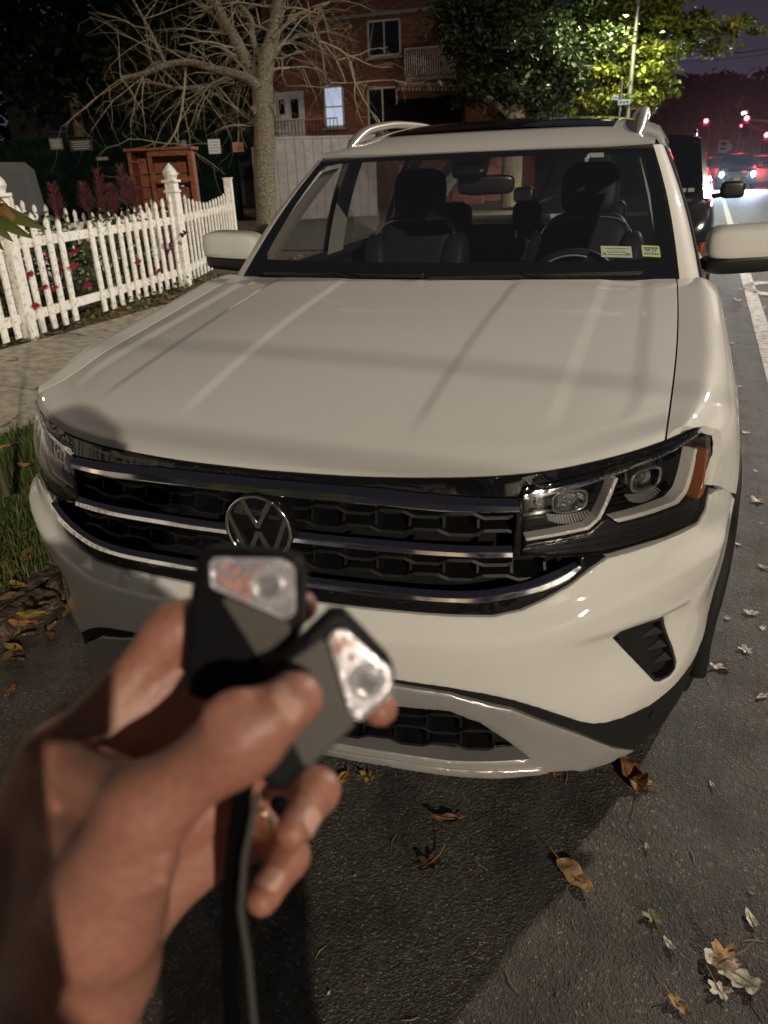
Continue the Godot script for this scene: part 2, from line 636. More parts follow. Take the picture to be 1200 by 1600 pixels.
# ------------------------------------------------------------------ the white car: its skin as charts
const PX := [0.0, .15, .30, .45, .58, .70, .80, .87, .92, .955, .975, .985, .99, .985]
const PZ := [0.0, -.004, -.017, -.042, -.085, -.150, -.235, -.325, -.42, -.53, -.68, -.85, -1.6, -4.2]
var plan_p := PackedVector2Array()
var plan_n := PackedVector2Array()
func make_plan() -> void:
	var pu := [0.0]
	for k in range(1, PX.size()): pu.append(pu[k - 1] + Vector2(PX[k] - PX[k - 1], PZ[k] - PZ[k - 1]).length())
	for k in 1000: plan_p.append(Vector2(pchip(pu, PX, k * .005), pchip(pu, PZ, k * .005)))
	for k in 1000:
		var t := plan_p[mini(k + 3, 999)] - (plan_p[k - 3] if k >= 3 else Vector2(-plan_p[3 - k].x, plan_p[3 - k].y))
		plan_n.append(Vector2(-t.y, t.x).normalized())
func plan(u: float) -> Array:
	var a := minf(absf(u) / .005, 998.0)
	var i := int(a)
	var p := plan_p[i].lerp(plan_p[i + 1], a - i)
	var n := plan_n[i].lerp(plan_n[i + 1], a - i)
	if u < 0.0: return [Vector2(-p.x, p.y), Vector2(-n.x, n.y)]
	return [p, n]
const FY := [.10, .18, .24, .34, .45, .54, .60, .647, .651, .70, .745, .80, .90, .98, 1.03, 1.1]
const FO := [-.12, -.035, -.008, .0, .016, .031, .0400, .0430, .0415, .016, .010, .004, -.003, -.022, -.035, -.06]
func prof(u: float, y: float) -> float:
	var a := absf(u)
	# the bumper's crease climbs towards the corners
	var sh := .12 * ss(.45, .98, a) * ss(.42, .60, y) * (1.0 - ss(.74, .86, y))
	var o := pchip(FY, FO, y - sh)
	# the pocket round the fog vent, cut in sharply along its upper edge
	if a > .56 and a < 1.06 and y < .70 and y > .36:
		var top := .632 + .01 * sin((a - .6) * 8.0)
		var outer := ss(1.035, .985, a + (y - .45) * .32)
		o -= .017 * ss(.60, .80, a) * outer * (1.0 - ss(top - .010, top, y)) * ss(.39, .60, y)
	o = lerpf(o, minf(o, .004), ss(1.0, 1.25, a) * ss(.35, .5, y))
	o += .016 * ss(1.12, 1.32, a) * ss(.45, .6, y) * (1.0 - ss(.8, .95, y))
	return o
func front(u: float, y: float, off: float) -> Vector3:
	var q := plan(u)
	var o := prof(u, y) + off
	return Vector3(q[0].x + q[1].x * o, y, q[0].y + q[1].y * o)
const EU := [0.0, .216, .399, .566, .746, .877, .978, 1.061]
const EY_ := [.982, .984, .989, .996, 1.012, 1.022, 1.027, 1.036]
func hood_pt(s: float, t: float) -> Vector3:
	var a := absf(s)
	var e := front(.885 * s, pchip(EU, EY_, .885 * a) + .003, -.002)
	var bk := Vector3(.818 * s, 1.190 - .016 * s * s, -1.345 - .165 * s * s)
	var p := e.lerp(bk, t)
	p.x = lerpf(e.x, bk.x, t) + .012 * s * sin(PI * t)
	var tl := .072 + .05 * ss(.55, .80, absf(e.x))
	var g := pchip([0.0, .010, .030, tl - .006, tl + .006, tl + .03, .29, .59, 1.0], [0.0, .050, .098, .183, .203, .236, .465, .750, 1.0], t)
	p.y = lerpf(e.y, bk.y, g) - .026 * s * s * sin(PI * minf(1.0, t * 1.1 + .02))
	var x := absf(p.x)
	var m := ss(.07, .20, t) * (1.0 - ss(.93, 1.0, t) * .5)
	# raised middle, then a shallow hollow and a proud outer band
	p.y += .0042 * m * (clampf((x - .268 - .032 * t) / .026, 0.0, 1.0) - clampf((x - .545 - .04 * t) / .032, 0.0, 1.0))
	var edge := .758 - .12 * pow(maxf(0.0, 1.0 - t / .22), 2.0)
	p.y += .0058 * m * ss(edge - .05, edge, x)
	return p
var seam_z := PackedFloat32Array()
var seam_xy := PackedVector2Array()
func seam(z: float) -> Vector2:
	var n := seam_z.size()
	if z >= seam_z[0]: return seam_xy[0]
	for k in n - 1:
		if z >= seam_z[k + 1]:
			return seam_xy[k].lerp(seam_xy[k + 1], (seam_z[k] - z) / (seam_z[k] - seam_z[k + 1]))
	return seam_xy[n - 1]
func plan_x(z: float) -> float:
	var lo := 0
	var hi := 998
	while hi - lo > 1:
		var m := (lo + hi) / 2
		if plan_p[m].y > z: lo = m
		else: hi = m
	return plan_p[lo].x
func fender_pt(s: float, z: float, off: float) -> Vector3:
	var q := seam(z)
	var w := plan_x(z)
	var k := w - q.x
	var y3 := pchip([.3, .42, .69, 1.2, 1.6], [.985, 1.005, 1.0, 1.045, 1.075], -z)
	var y4 := pchip([.3, .42, .69, 1.2, 1.6], [.94, .95, .935, .985, 1.02], -z)
	var fl := .016 * ss(-.42, -.6, z) * (1.0 - ss(-1.36, -1.5, z))
	var xs := [q.x + .004, q.x + .4 * k, q.x + .72 * k, q.x + .93 * k, w + .004, w + fl + .004, w + fl + .002, w + .006]
	var ys := [q.y, q.y + .002, q.y - .022, y3, y4, .80, .62, .44]
	var ix := [0.0, 1.0, 2.0, 3.0, 4.0, 5.0, 6.0, 7.0]
	var e := .15
	var x := pchip(ix, xs, s)
	var y := pchip(ix, ys, s)
	var t := Vector2(pchip(ix, xs, s + e) - pchip(ix, xs, s - e), pchip(ix, ys, s + e) - pchip(ix, ys, s - e)).normalized()
	return Vector3(x - t.y * off, y + t.x * off, z)
func roof_y(z: float) -> float:
	return pchip([2.05, 2.2, 2.4, 2.7, 3.1, 3.5, 4.2, 4.7], [1.600, 1.640, 1.680, 1.722, 1.750, 1.755, 1.72, 1.65], -z)
func roof_pt(s: float, t: float) -> Vector3:
	var z := lerpf(-2.055 - .08 * s * s, -4.7, t)
	var w := pchip([2.05, 2.6, 3.6, 4.7], [.70, .715, .71, .64], -z)
	var a := absf(s)
	return Vector3(w * s, roof_y(z) - .012 * a * a - .045 * pow(a, 7.0) * ss(-2.1, -2.5, z), z)
func wind_pt(s: float, t: float) -> Vector3:
	var lo := Vector3(.834 * s, 1.163 - .004 * s * s, -1.335 - .19 * s * s)
	var hi := Vector3(.697 * s, 1.600 - .004 * s * s, -2.05 - .08 * s * s)
	return lo.lerp(hi, t) + Vector3(0, .8, .55).normalized() * .022 * sin(PI * t)

func chart_mirror(f: Callable, side: float) -> Callable:
	return func(u: float, v: float, o: float) -> Vector3:
		var p: Vector3 = f.call(u, v, o)
		return Vector3(p.x * side, p.y, p.z)

func suv() -> void:
	make_plan()
	for k in 41:
		var p := hood_pt(1.0, k / 40.0)
		seam_z.append(p.z); seam_xy.append(Vector2(p.x, p.y))
	var o := thing("parked_car", "white sport utility vehicle parked facing the viewer, chrome barred grille, centre of the picture", "car", Vector3.ZERO, 0.0)
	var b := MB.new()
	# hood
	b.grid(func(i, j): return hood_pt(i * 2.0 - 1.0, pow(j, 1.25)), 260, 110, Vector3.UP)
	b.grid(func(i, j): return hood_pt(i * 2.0 - 1.0, 0.0) + Vector3(0, -.012 * j, -.02 * j), 150, 2, Vector3(0, -1, 1))
	b.grid(func(i, j): return hood_pt(1.0, i) + Vector3(-.002 * j, -.02 * j, 0), 60, 1, Vector3.RIGHT)
	b.grid(func(i, j): return hood_pt(-1.0, i) + Vector3(.002 * j, -.02 * j, 0), 60, 1, Vector3.LEFT)
	part(o, "hood", b, M.paint)
	# fenders
	for sd in [1.0, -1.0]:
		b = MB.new()
		var fp := pv([0, -.29, .5, -.31, 1.0, -.33, 1.5, -.352, 1.85, -.402, 2.6, -.414, 3.4, -.411, 3.9, -.403, 4.2, -.386, 4.42, -.372, 4.6, -.44, 4.8, -.50, 5.12, -.62, 5.4, -.735, 5.15, -.84, 5.06, -.95, 5.15, -1.06, 5.4, -1.163, 6, -1.282, 7, -1.352, 7, -1.56, 4, -1.56, 2, -1.56, .5, -1.53, 0, -1.50])
		# the section is laid out in tens of millimetres so that steps are even
		var sc := PackedVector2Array()
		for q in fp: sc.append(Vector2(q.x * .1, q.y))
		b.patch(sc, [], chart_mirror(func(u, v, f): return fender_pt(u * 10.0, v, f), sd), 0.0, .014, 0.0, .018)
		part(o, "fender", b, M.paint)
		# wheel arch lip
		b = MB.new()
		var pts := []
		var rr := []
		for k in 25:
			var a := PI * (-.08 + 1.16 * k / 24.0)
			var y := .38 + .415 * sin(a)
			var z := -.95 + .415 * cos(a)
			pts.append(Vector3(sd * (plan_x(z) + .004 + .012 * ss(.4, .6, y)), y, z))
			rr.append(.022)
		b.tube(pts, rr, 8, true, .6)
		part(o, "arch_trim", b, M.plastic)
	bumper(o)
	grille(o)
	emblem(o)
	for sd in [1.0, -1.0]: headlight(o, sd)
	cabin(o)
	interior(o)
	for sd in [1.0, -1.0]:
		mirror(o, sd)
		for z in [-.95, -3.93]: wheel(o, Vector3(sd * .86, .385, z), sd)
	# dark structure behind the skin
	b = MB.new()
	b.bx(Vector3(0, .62, -.95), Vector3(1.3, .5, 1.3))
	b.bx(Vector3(0, .62, -2.9), Vector3(1.7, .5, 2.6))
	part(o, "underbody", b, M.dark)

func bumper(o: Node3D) -> void:
	var low := pv([0, .531, .2, .534, .30, .533, .402, .524, .48, .508, .537, .487, .60, .455, .656, .421, .70, .392, .735, .375, .77, .366, .82, .362, .90, .362, 1.0, .375, 1.08, .40, 1.15, .45, 1.205, .53])
	var r := low.duplicate()
	r.append_array(pv([1.235, .56, 1.27, .605, 1.31, .655, 1.36, .70, 1.40, .725, 1.28, .772, 1.18, .832, 1.10, .860, 1.047, .866, 1.034, .834, .995, .8125, .88, .8125, .80, .809, .731, .8055, .69, .785, .649, .757, .60, .731, .55, .709, .492, .6965, .40, .696, .30, .697, .15, .699, 0, .70]))
	var fog := pv([.755, .612, .772, .622, .81, .63, .86, .633, .893, .628, .908, .612, .935, .56, .962, .51, .985, .455, .985, .435, .965, .424, .925, .428, .90, .44])
	var b := MB.new()
	b.patch(both(r), [fog, mirrored(fog)], front, 0.0, .0125, .004, .03)
	part(o, "front_bumper", b, M.paint)
	# dark lower cladding
	var cl := low.duplicate()
	cl.append_array(pv([1.235, .47, 1.20, .34, 1.1, .275, 1.0, .238, .885, .223, .811, .272, .695, .358, .539, .459, .402, .506, .292, .519, 0, .521]))
	b = MB.new()
	b.patch(both(cl), [], front, -.006, .025, .003, .03)
	part(o, "lower_cladding", b, M.plastic)
	# parking sensors
	for u in [.93, -.93]:
		b = MB.new()
		var c := front(u, .318, -.003)
		var n := (front(u, .318, .1) - c).normalized()
		b.lathe([Vector2(0, .004), Vector2(.009, .004), Vector2(.011, 0), Vector2(.011, -.01)], 16, Transform3D(frame_to(n), c))
		part(o, "parking_sensor", b, M.smooth_black)
	# skid plate
	var sk := pv([0, .519, .292, .517, .402, .504, .539, .457, .695, .356, .811, .270, .885, .226, .80, .219, .723, .222, .70, .236, .644, .244, .521, .241, .4, .246, .247, .256, 0, .262])
	var open := both(pv([0, .303, .25, .299, .40, .290, .593, .294, .53, .362, .472, .418, .40, .452, .287, .452, 0, .457]))
	b = MB.new()
	b.patch(both(sk), [open], front, .004, .02, .006, .05)
	part(o, "skid_plate", b, M.satin)
	b = MB.new()
	b.patch(both(pv([0, .266, .247, .259, .40, .250, .521, .245, .636, .249, .62, .268, .4, .272, .25, .282, 0, .287])), [], front, .012, .02, .005, .02)
	part(o, "lip", b, mat(.42, .41, .40, .3, .5))
	# shallow folded facets either side of the opening
	# lower grille: back plate and cells
	b = MB.new()
	b.patch(both(pv([0, .28, .62, .27, .62, .47, 0, .49])), [], front, -.075, .05)
	var lg := part(o, "lower_grille", b, M.dark)
	for row in 3:
		var y := .315 + row * .047
		var half := pchip([.30, .36, .42, .46], [.60, .54, .47, .30], y + .02)
		cells(lg, y, half, .078, .05, .012, row % 2 == 1)
	# fog vents
	for sd in [1.0, -1.0]:
		b = MB.new()
		var f2 := fog if sd > 0 else mirrored(fog)
		var gr := Geometry2D.offset_polygon(f2, .004)
		b.patch(gr[0], [], front, -.028, .02)
		var v := part(o, "fog_vent", b, M.plastic)
		b = MB.new()
		b.patch(f2, [Geometry2D.offset_polygon(f2, -.009)[0]], front, -.004, .02, .002, .03)
		part(v, "rim", b, M.smooth_black)
		for k in 4:
			b = MB.new()
			var y := .598 - k * .043
			var u1 := .905 + k * .020
			var u0 := u1 - .062 + k * .004
			var p := []
			for e in [[u0, 0.0, -.026], [u1, .006, -.024], [u1, .013, -.024], [u1 - .004, .006, -.003], [u0 + .012, .002, -.012]]:
				p.append(front(sd * e[0], y + e[1], e[2]))
			b.quad(p[0], p[1], p[3], p[4], Vector3.DOWN)
			b.quad(p[0], p[2], p[3], p[4], Vector3.UP)
			part(v, "fin", b, M.fin)

func frame_to(n: Vector3) -> Basis:        # y axis along n
	var x := (Vector3.RIGHT if absf(n.x) < .9 else Vector3.FORWARD).cross(n).normalized()
	return Basis(x, n, x.cross(n))

# a row of grille cells: a ledge that steps up and down from cell to cell, with a wall at each step
func cells(parent: Node3D, y: float, half: float, w: float, h: float, amp: float, odd: bool) -> void:
	var n := int(half / w) + 1
	for k in range(-n, n + 1):
		var c := k * w
		if absf(c) > half - .02: continue
		var hi := (posmod(k, 2) == 1) != odd
		var y0 := y + (amp if hi else 0.0)
		var sl := w * .16
		var l := c - w * .5 + sl
		var r := c + w * .5 - sl
		l = maxf(l, -half); r = minf(r, half)
		var b := MB.new()
		var dn := -amp * .5 if hi else amp * .5
		var ed := [[l - sl, y0 + dn], [l, y0], [r, y0], [r + sl, y0 + dn]]
		for e in 3:
			var a0: Array = ed[e]
			var a1: Array = ed[e + 1]
			var f0 := front(a0[0], a0[1], -.012)
			var f1 := front(a1[0], a1[1], -.012)
			var g0 := front(a0[0], a0[1] + .006, -.014)
			var g1 := front(a1[0], a1[1] + .006, -.014)
			var t0 := front(a0[0], a0[1] + .016, -.07)
			var t1 := front(a1[0], a1[1] + .016, -.07)
			var u0 := front(a0[0], a0[1] - .006, -.07)
			var u1 := front(a1[0], a1[1] - .006, -.07)
			b.quad(f0, f1, g1, g0, Vector3.BACK)
			b.quad(g0, g1, t1, t0, Vector3.UP)
			b.quad(f0, f1, u1, u0, Vector3.DOWN)
		# the wall on the right of the cell
		var wx := r + sl
		var q := [front(wx - .003, y0 - .002, -.022), front(wx + .003, y0 - .002, -.022), front(wx + .003, y0 + h, -.030), front(wx - .003, y0 + h, -.030)]
		var z := [front(wx - .003, y0 - .002, -.07), front(wx + .003, y0 - .002, -.07), front(wx + .003, y0 + h, -.07), front(wx - .003, y0 + h, -.07)]
		b.quad(q[0], q[1], q[2], q[3], Vector3.BACK)
		b.quad(q[0], q[3], z[3], z[0], Vector3.LEFT)
		b.quad(q[1], q[2], z[2], z[1], Vector3.RIGHT)
		part(parent, "cell", b, M.cell)

func grille(o: Node3D) -> void:
	var b := MB.new()
	b.patch(both(pv([0, .70, .45, .70, .62, .735, .73, .806, .73, .82, .56, .835, .55, .955, 0, .975])), [], front, -.072, .05)
	var g := part(o, "grille", b, M.dark)
	# gloss black frame: above, along the top of the headlights, and below
	b = MB.new()
	b.patch(both(pv([0, .967, .216, .966, .399, .956, .541, .951, .549, .970, .618, .9795, .744, .9965, .862, 1.007, .985, 1.0155, 1.012, 1.0185, 1.022, 1.0225, 1.012, 1.0270, .995, 1.0268, .978, 1.026, .877, 1.021, .746, 1.011, .566, .995, .399, .988, .216, .983, 0, .981])), [], front, -.002, .02, .003, .04)
	part(g, "top_strip", b, M.gloss)
	b = MB.new()
	b.patch(both(pv([0, .701, .15, .700, .30, .698, .40, .697, .492, .6975, .55, .710, .60, .732, .649, .758, .69, .786, .731, .8065, .72, .812, .67, .812, .672, .798, .641, .768, .60, .752, .556, .742, .479, .729, .401, .726, .268, .730, 0, .736])), [], front, -.006, .02, .005, .05)
	part(g, "bottom_strip", b, M.gloss)
	# chrome bars: lower edge, upper edge, from the middle outwards
	var bars := [
		[[0, .937, .15, .9368, .27, .935, .40, .929, .539, .928], [0, .9665, .216, .9655, .33, .960, .45, .9535, .539, .950]],
		[[0, .840, .13, .8395, .27, .838, .40, .8345, .527, .833], [0, .863, .13, .8625, .27, .861, .40, .8575, .527, .856]],
		[[0, .741, .15, .740, .268, .736, .401, .733, .479, .736, .556, .750, .60, .761, .641, .778, .667, .800], [0, .763, .15, .7615, .268, .759, .401, .756, .479, .760, .555, .775, .595, .788, .625, .799, .656, .811]],
	]
	for k in 3:
		b = MB.new()
		var e: Array = bars[k]
		var full := []
		for r: Array in e:
			var l := []
			for q in range(r.size() / 2 - 1, 0, -1): l.append_array([-r[q * 2], r[q * 2 + 1]])
			full.append(l + r)
		var hgt: float = [.030, .023, .022][k]
		var m0 := .0138 - .33 * hgt * .22
		b.ribbon(full[0], full[1], front, 0.0, [0.0, -.02, .0, .008, .06, .0122, .12, .0136, .17, .0138, .50, m0, .56, m0 - .02 * hgt, .62, m0 - .055 * hgt, 1.0, m0 - .45 * hgt], 200)
		part(g, "chrome_bar", b, M.chrome)
	# four rows of cells
	for row in 4:
		var y: float = [.770, .803, .869, .905][row]
		cells(g, y, [.60, .545, .545, .545][row], .071, .030, .009, row % 2 == 1)
	# headlight side posts
	for sd in [1.0, -1.0]:
		b = MB.new()
		var p := pv([.528, .832, .545, .832, .549, .953, .538, .953])
		b.patch(p if sd > 0 else mirrored(p), [], front, .002, .02, .003, .05)
		part(g, "side_post", b, M.gloss)

func emblem(o: Node3D) -> void:
	var c := front(0, .866, .016)
	var T := Transform3D(Basis(Vector3.RIGHT, deg_to_rad(-2.0)) * Basis(Vector3.RIGHT, PI / 2), c)
	var b := MB.new()
	b.lathe([Vector2(0, .0), Vector2(.074, 0), Vector2(.078, -.004), Vector2(.080, -.06)], 64, T)
	var e := part(o, "emblem", b, M.gloss)
	b = MB.new()
	var ring := []
	for k in 13:
		var a := PI * k / 12.0
		ring.append(Vector2(.0735 + .0042 * cos(a), .0035 * sin(a) + .001))
	b.lathe(ring, 72, T)
	part(e, "ring", b, M.chrome)
	# the two stacked letters as strokes in the disc's plane
	var F := Transform3D(Basis(Vector3.RIGHT, deg_to_rad(-2.0)), c + Vector3(0, 0, .0015))
	for s in [1.0, -1.0]:
		for q in [[.0375, .0625, .0275, .0672, .0004, .0145, .0004, .0035, .0045, .0035], [.0688, .0225, .0635, .0350, .0290, -.0500, .0228, -.0662, .0335, -.0642], [.0288, -.0505, .0222, -.0665, .0004, -.0165, .0004, -.0042, .0060, -.0042]]:
			var pts := PackedVector2Array()
			for k in range(0, q.size(), 2): pts.append(Vector2(q[k] * s, q[k + 1]))
			b = MB.new()
			b.prism(pts, F, .004, .0008)
			part(e, "letter_stroke", b, M.chrome)

func headlight(o: Node3D, sd: float) -> void:
	var f := chart_mirror(front, sd)
	var shape := pv([.546, .829, .633, .820, .731, .8145, .88, .819, .993, .819, 1.027, .839, 1.037, .868, 1.047, .909, 1.073, .964, 1.079, 1.022, 1.062, 1.020, .985, 1.0135, .862, 1.005, .744, .9945, .618, .9775, .549, .968])
	var b := MB.new()
	b.patch(shape, [], f, -.085, .03)
	# walls of the well
	for k in shape.size():
		var a := shape[k]
		var c := shape[(k + 1) % shape.size()]
		b.quad(f.call(a.x, a.y, -.004), f.call(c.x, c.y, -.004), f.call(c.x, c.y, -.085), f.call(a.x, a.y, -.085))
	var h := part(o, "headlight", b, M.gloss)
	b = MB.new()
	b.patch(shape, [], f, .0015, .02, .004)
	part(h, "cover_glass", b, M.clear)
	# dark upper band and chrome line under it
	b = MB.new()
	b.patch(pv([.550, .955, .618, .965, .744, .980, .862, .992, .985, 1.004, 1.064, 1.0145, 1.074, 1.019, 1.062, 1.0185, .985, 1.012, .862, 1.0035, .744, .993, .618, .976, .550, .967]), [], f, -.010, .02, .003, .05)
	part(h, "upper_band", b, M.gloss)
	b = MB.new()
	b.patch(pv([.550, .940, .618, .950, .70, .963, .80, .979, .924, .991, 1.066, 1.006, 1.070, 1.013, .985, 1.003, .862, .991, .744, .979, .618, .964, .550, .954]), [], f, -.010, .015, .003, .04)
	part(h, "chrome_line", b, M.chrome)
	# light bars
	for bar in [[.560, .856, .692, .868, .717, .887, .763, .964, .753, .963, .709, .891, .688, .875, .558, .862],
			[.760, .873, .931, .876, .962, .892, 1.021, .974, 1.010, .975, .952, .902, .922, .887, .748, .882]]:
		b = MB.new()
		b.patch(pv(bar), [], f, -.012, .012, .004, .03)
		part(h, "light_bar", b, M.drl)
	# chrome shelf below the bars
	b = MB.new()
	b.patch(pv([.552, .841, .619, .850, .699, .859, .804, .868, .940, .863, .975, .868, .965, .885, .931, .872, .757, .870, .735, .888, .720, .885, .694, .864, .56, .851]), [], f, -.009, .012, .002, .02)
	part(h, "lower_tray_edge", b, M.smooth_black)
	# lamps: a ring, a lens and a bowl
	var spots := [[.656, .929, .036, .023], [.848, .946, .040, .023]]
	for k in 2:
		var q: Array = spots[k]
		var c: Vector3 = f.call(q[0], q[1], -.045)
		var n: Vector3 = (f.call(q[0], q[1], .05) - c).normalized().lerp(Vector3(0, .12, 1), .35).normalized()
		var T := Transform3D(frame_to(n), c)
		var S := Transform3D(T.basis * Basis.from_scale(Vector3(1, 1, 1)), c)
		b = MB.new()
		var loop := []
		var lr := []
		for i in 33:
			var a := TAU * i / 32.0
			var pr := pow(pow(absf(cos(a)), 3.0) + pow(absf(sin(a)), 3.0), -1.0 / 3.0)
			var x: Vector3 = (f.call(q[0] + .02, q[1], -.045) - c).normalized()
			loop.append(c + n * .022 + x * q[2] * pr * cos(a) + Vector3.UP * q[3] * pr * sin(a))
			lr.append(.0036)
		b.tube(loop, lr, 8, false)
		var pj := part(h, "projector", b, M.chrome)
		b = MB.new()
		for i in 32:
			var p0: Vector3 = loop[i]
			var p1: Vector3 = loop[i + 1]
			b.quad(p0, p1, p1.lerp(c, .35) - n * .028, p0.lerp(c, .35) - n * .028, c - p0)
			b.quad(p0.lerp(c, .35) - n * .028, p1.lerp(c, .35) - n * .028, c - n * .04, c - n * .0401, n)
		part(pj, "bowl", b, M.chrome if k == 0 else mat(.16, .13, .13, .15, 1.0))
		b = MB.new()
		var pr2 := []
		for i in 9:
			var a := PI * .5 * i / 8.0
			pr2.append(Vector2(.021 * sin(a), .012 * cos(a)))
		pr2.append(Vector2(0.0, -.002))
		b.lathe(pr2, 28, Transform3D(T.basis, c + n * .004))
		part(pj, "lens", b, M.lens)
		# ribbed shelf under the lamp
		b = MB.new()
		for i in 15:
			var u: float = q[0] - .045 + i * .0065
			var dy := .006 * pow(absf(i - 7.0) / 7.0, 2.0)
			var y0: float = q[1] - .042 + dy
			var g := .010 * (1.0 - .7 * pow(absf(i - 6.0) / 8.0, 2.0))
			b.quad(f.call(u, y0 - g, -.034), f.call(u + .0036, y0 - g, -.034), f.call(u + .0036, y0 + g * .4, -.05), f.call(u, y0 + g * .4, -.05))
			b.quad(f.call(u + .0036, y0 - g, -.034), f.call(u + .0064, y0 - g, -.038), f.call(u + .0064, y0 + g * .4, -.054), f.call(u + .0036, y0 + g * .4, -.05))
		part(h, "ribbed_reflector", b, M.satin)
	b = MB.new()
	b.patch(pv([1.000, .868, 1.020, .872, 1.030, .884, 1.047, .930, 1.058, .966, 1.046, .962, 1.032, .934, 1.014, .895]), [], f, -.006, .008, .003, .03)
	var am := part(h, "amber_reflector", b, M.amber)
	am.set_meta("label", "amber side reflector")
	# streaked lower tray
	b = MB.new()
	b.patch(pv([.551, .831, .633, .822, .731, .8165, .88, .821, .99, .822, 1.020, .842, 1.028, .866, .98, .866, .940, .861, .804, .866, .699, .857, .619, .848, .551, .8395]), [], f, -.014, .015, .002, .03)
	part(h, "lower_tray", b, M.smooth_black)
	for k in 5:
		b = MB.new()
		var y := .8255 + k * .0062
		b.patch(pv([.60 + k * .012, y - .0012, .80, y + .0012 + k * .001, .985, y + .001, .985, y + .003, .80, y + .0034 + k * .001, .60 + k * .012, y + .0008]), [], f, -.011 - .0004 * k, .03, 0.0, .006)
		part(h, "tray_line", b, M.gloss if k % 2 else M.smooth_black)

# ------------------------------------------------------------------ the white car: cabin
func pillow(b: MB, T: Transform3D, s: Vector3, e := .5, nu := 24, nv := 14) -> void:
	var f := func(i: float, j: float) -> Vector3:
		var a := TAU * i
		var p := PI * (j - .5)
		var q := func(x: float, ex: float) -> float: return signf(x) * pow(absf(x), ex)
		return T * (Vector3(q.call(cos(p), e) * q.call(cos(a), e), q.call(sin(p), e), q.call(cos(p), e) * q.call(sin(a), e)) * s * .5)
	# normals outwards from the middle
	var m := nu + 1
	var base := b.P.size()
	var pts := PackedVector3Array()
	for j in nv + 1:
		for i in m: pts.append(f.call(float(i) / nu, float(j) / nv))
	for j in nv + 1:
		for i in m:
			var du := pts[j * m + (i + 1 if i < nu else 1)] - pts[j * m + (i - 1 if i > 0 else nu - 1)]
			var dv := pts[mini(j + 1, nv) * m + i] - pts[maxi(j - 1, 0) * m + i]
			var n := du.cross(dv).normalized()
			var c := pts[j * m + i] - T.origin
			if n.length() < .5 or j == 0 or j == nv: n = c.normalized()
			if n.dot(c) < 0.0: n = -n
			b.v(pts[j * m + i], n, Vector2(float(i) / nu, float(j) / nv))
	for j in nv:
		for i in nu:
			var a := base + j * m + i
			b.tri(a, a + 1, a + m); b.tri(a + 1, a + m + 1, a + m)

func a_line(t: float, sd: float, edge: float) -> Vector3:      # edge 0 at the glass, 1 at the door
	var lo := Vector3(.834, 1.160, -1.53).lerp(Vector3(.905, 1.150, -1.625), edge)
	var hi := Vector3(.697, 1.596, -2.135).lerp(Vector3(.742, 1.585, -2.26), edge)
	var p := lo.lerp(hi, t) + Vector3(.5, .7, .3) * (.02 * sin(PI * t)) + Vector3(.7, .35, .6).normalized() * .014 * sin(PI * edge)
	return Vector3(p.x * sd, p.y, p.z)
func side_pt(sd: float, z: float, h: float) -> Vector3:     # h 0 at the belt line, 1 at the roof
	var belt := Vector3(.905, pchip([1.5, 2.2, 3.4, 4.6], [1.135, 1.15, 1.17, 1.20], -z), z)
	var t := roof_pt(1.0, clampf((z + 2.135) / (-4.7 + 2.135), 0.0, 1.0))
	var p := belt.lerp(Vector3(t.x + .03, t.y - .03, z), h)
	p.x += .02 * sin(PI * h)
	return Vector3(p.x * sd, p.y, p.z)

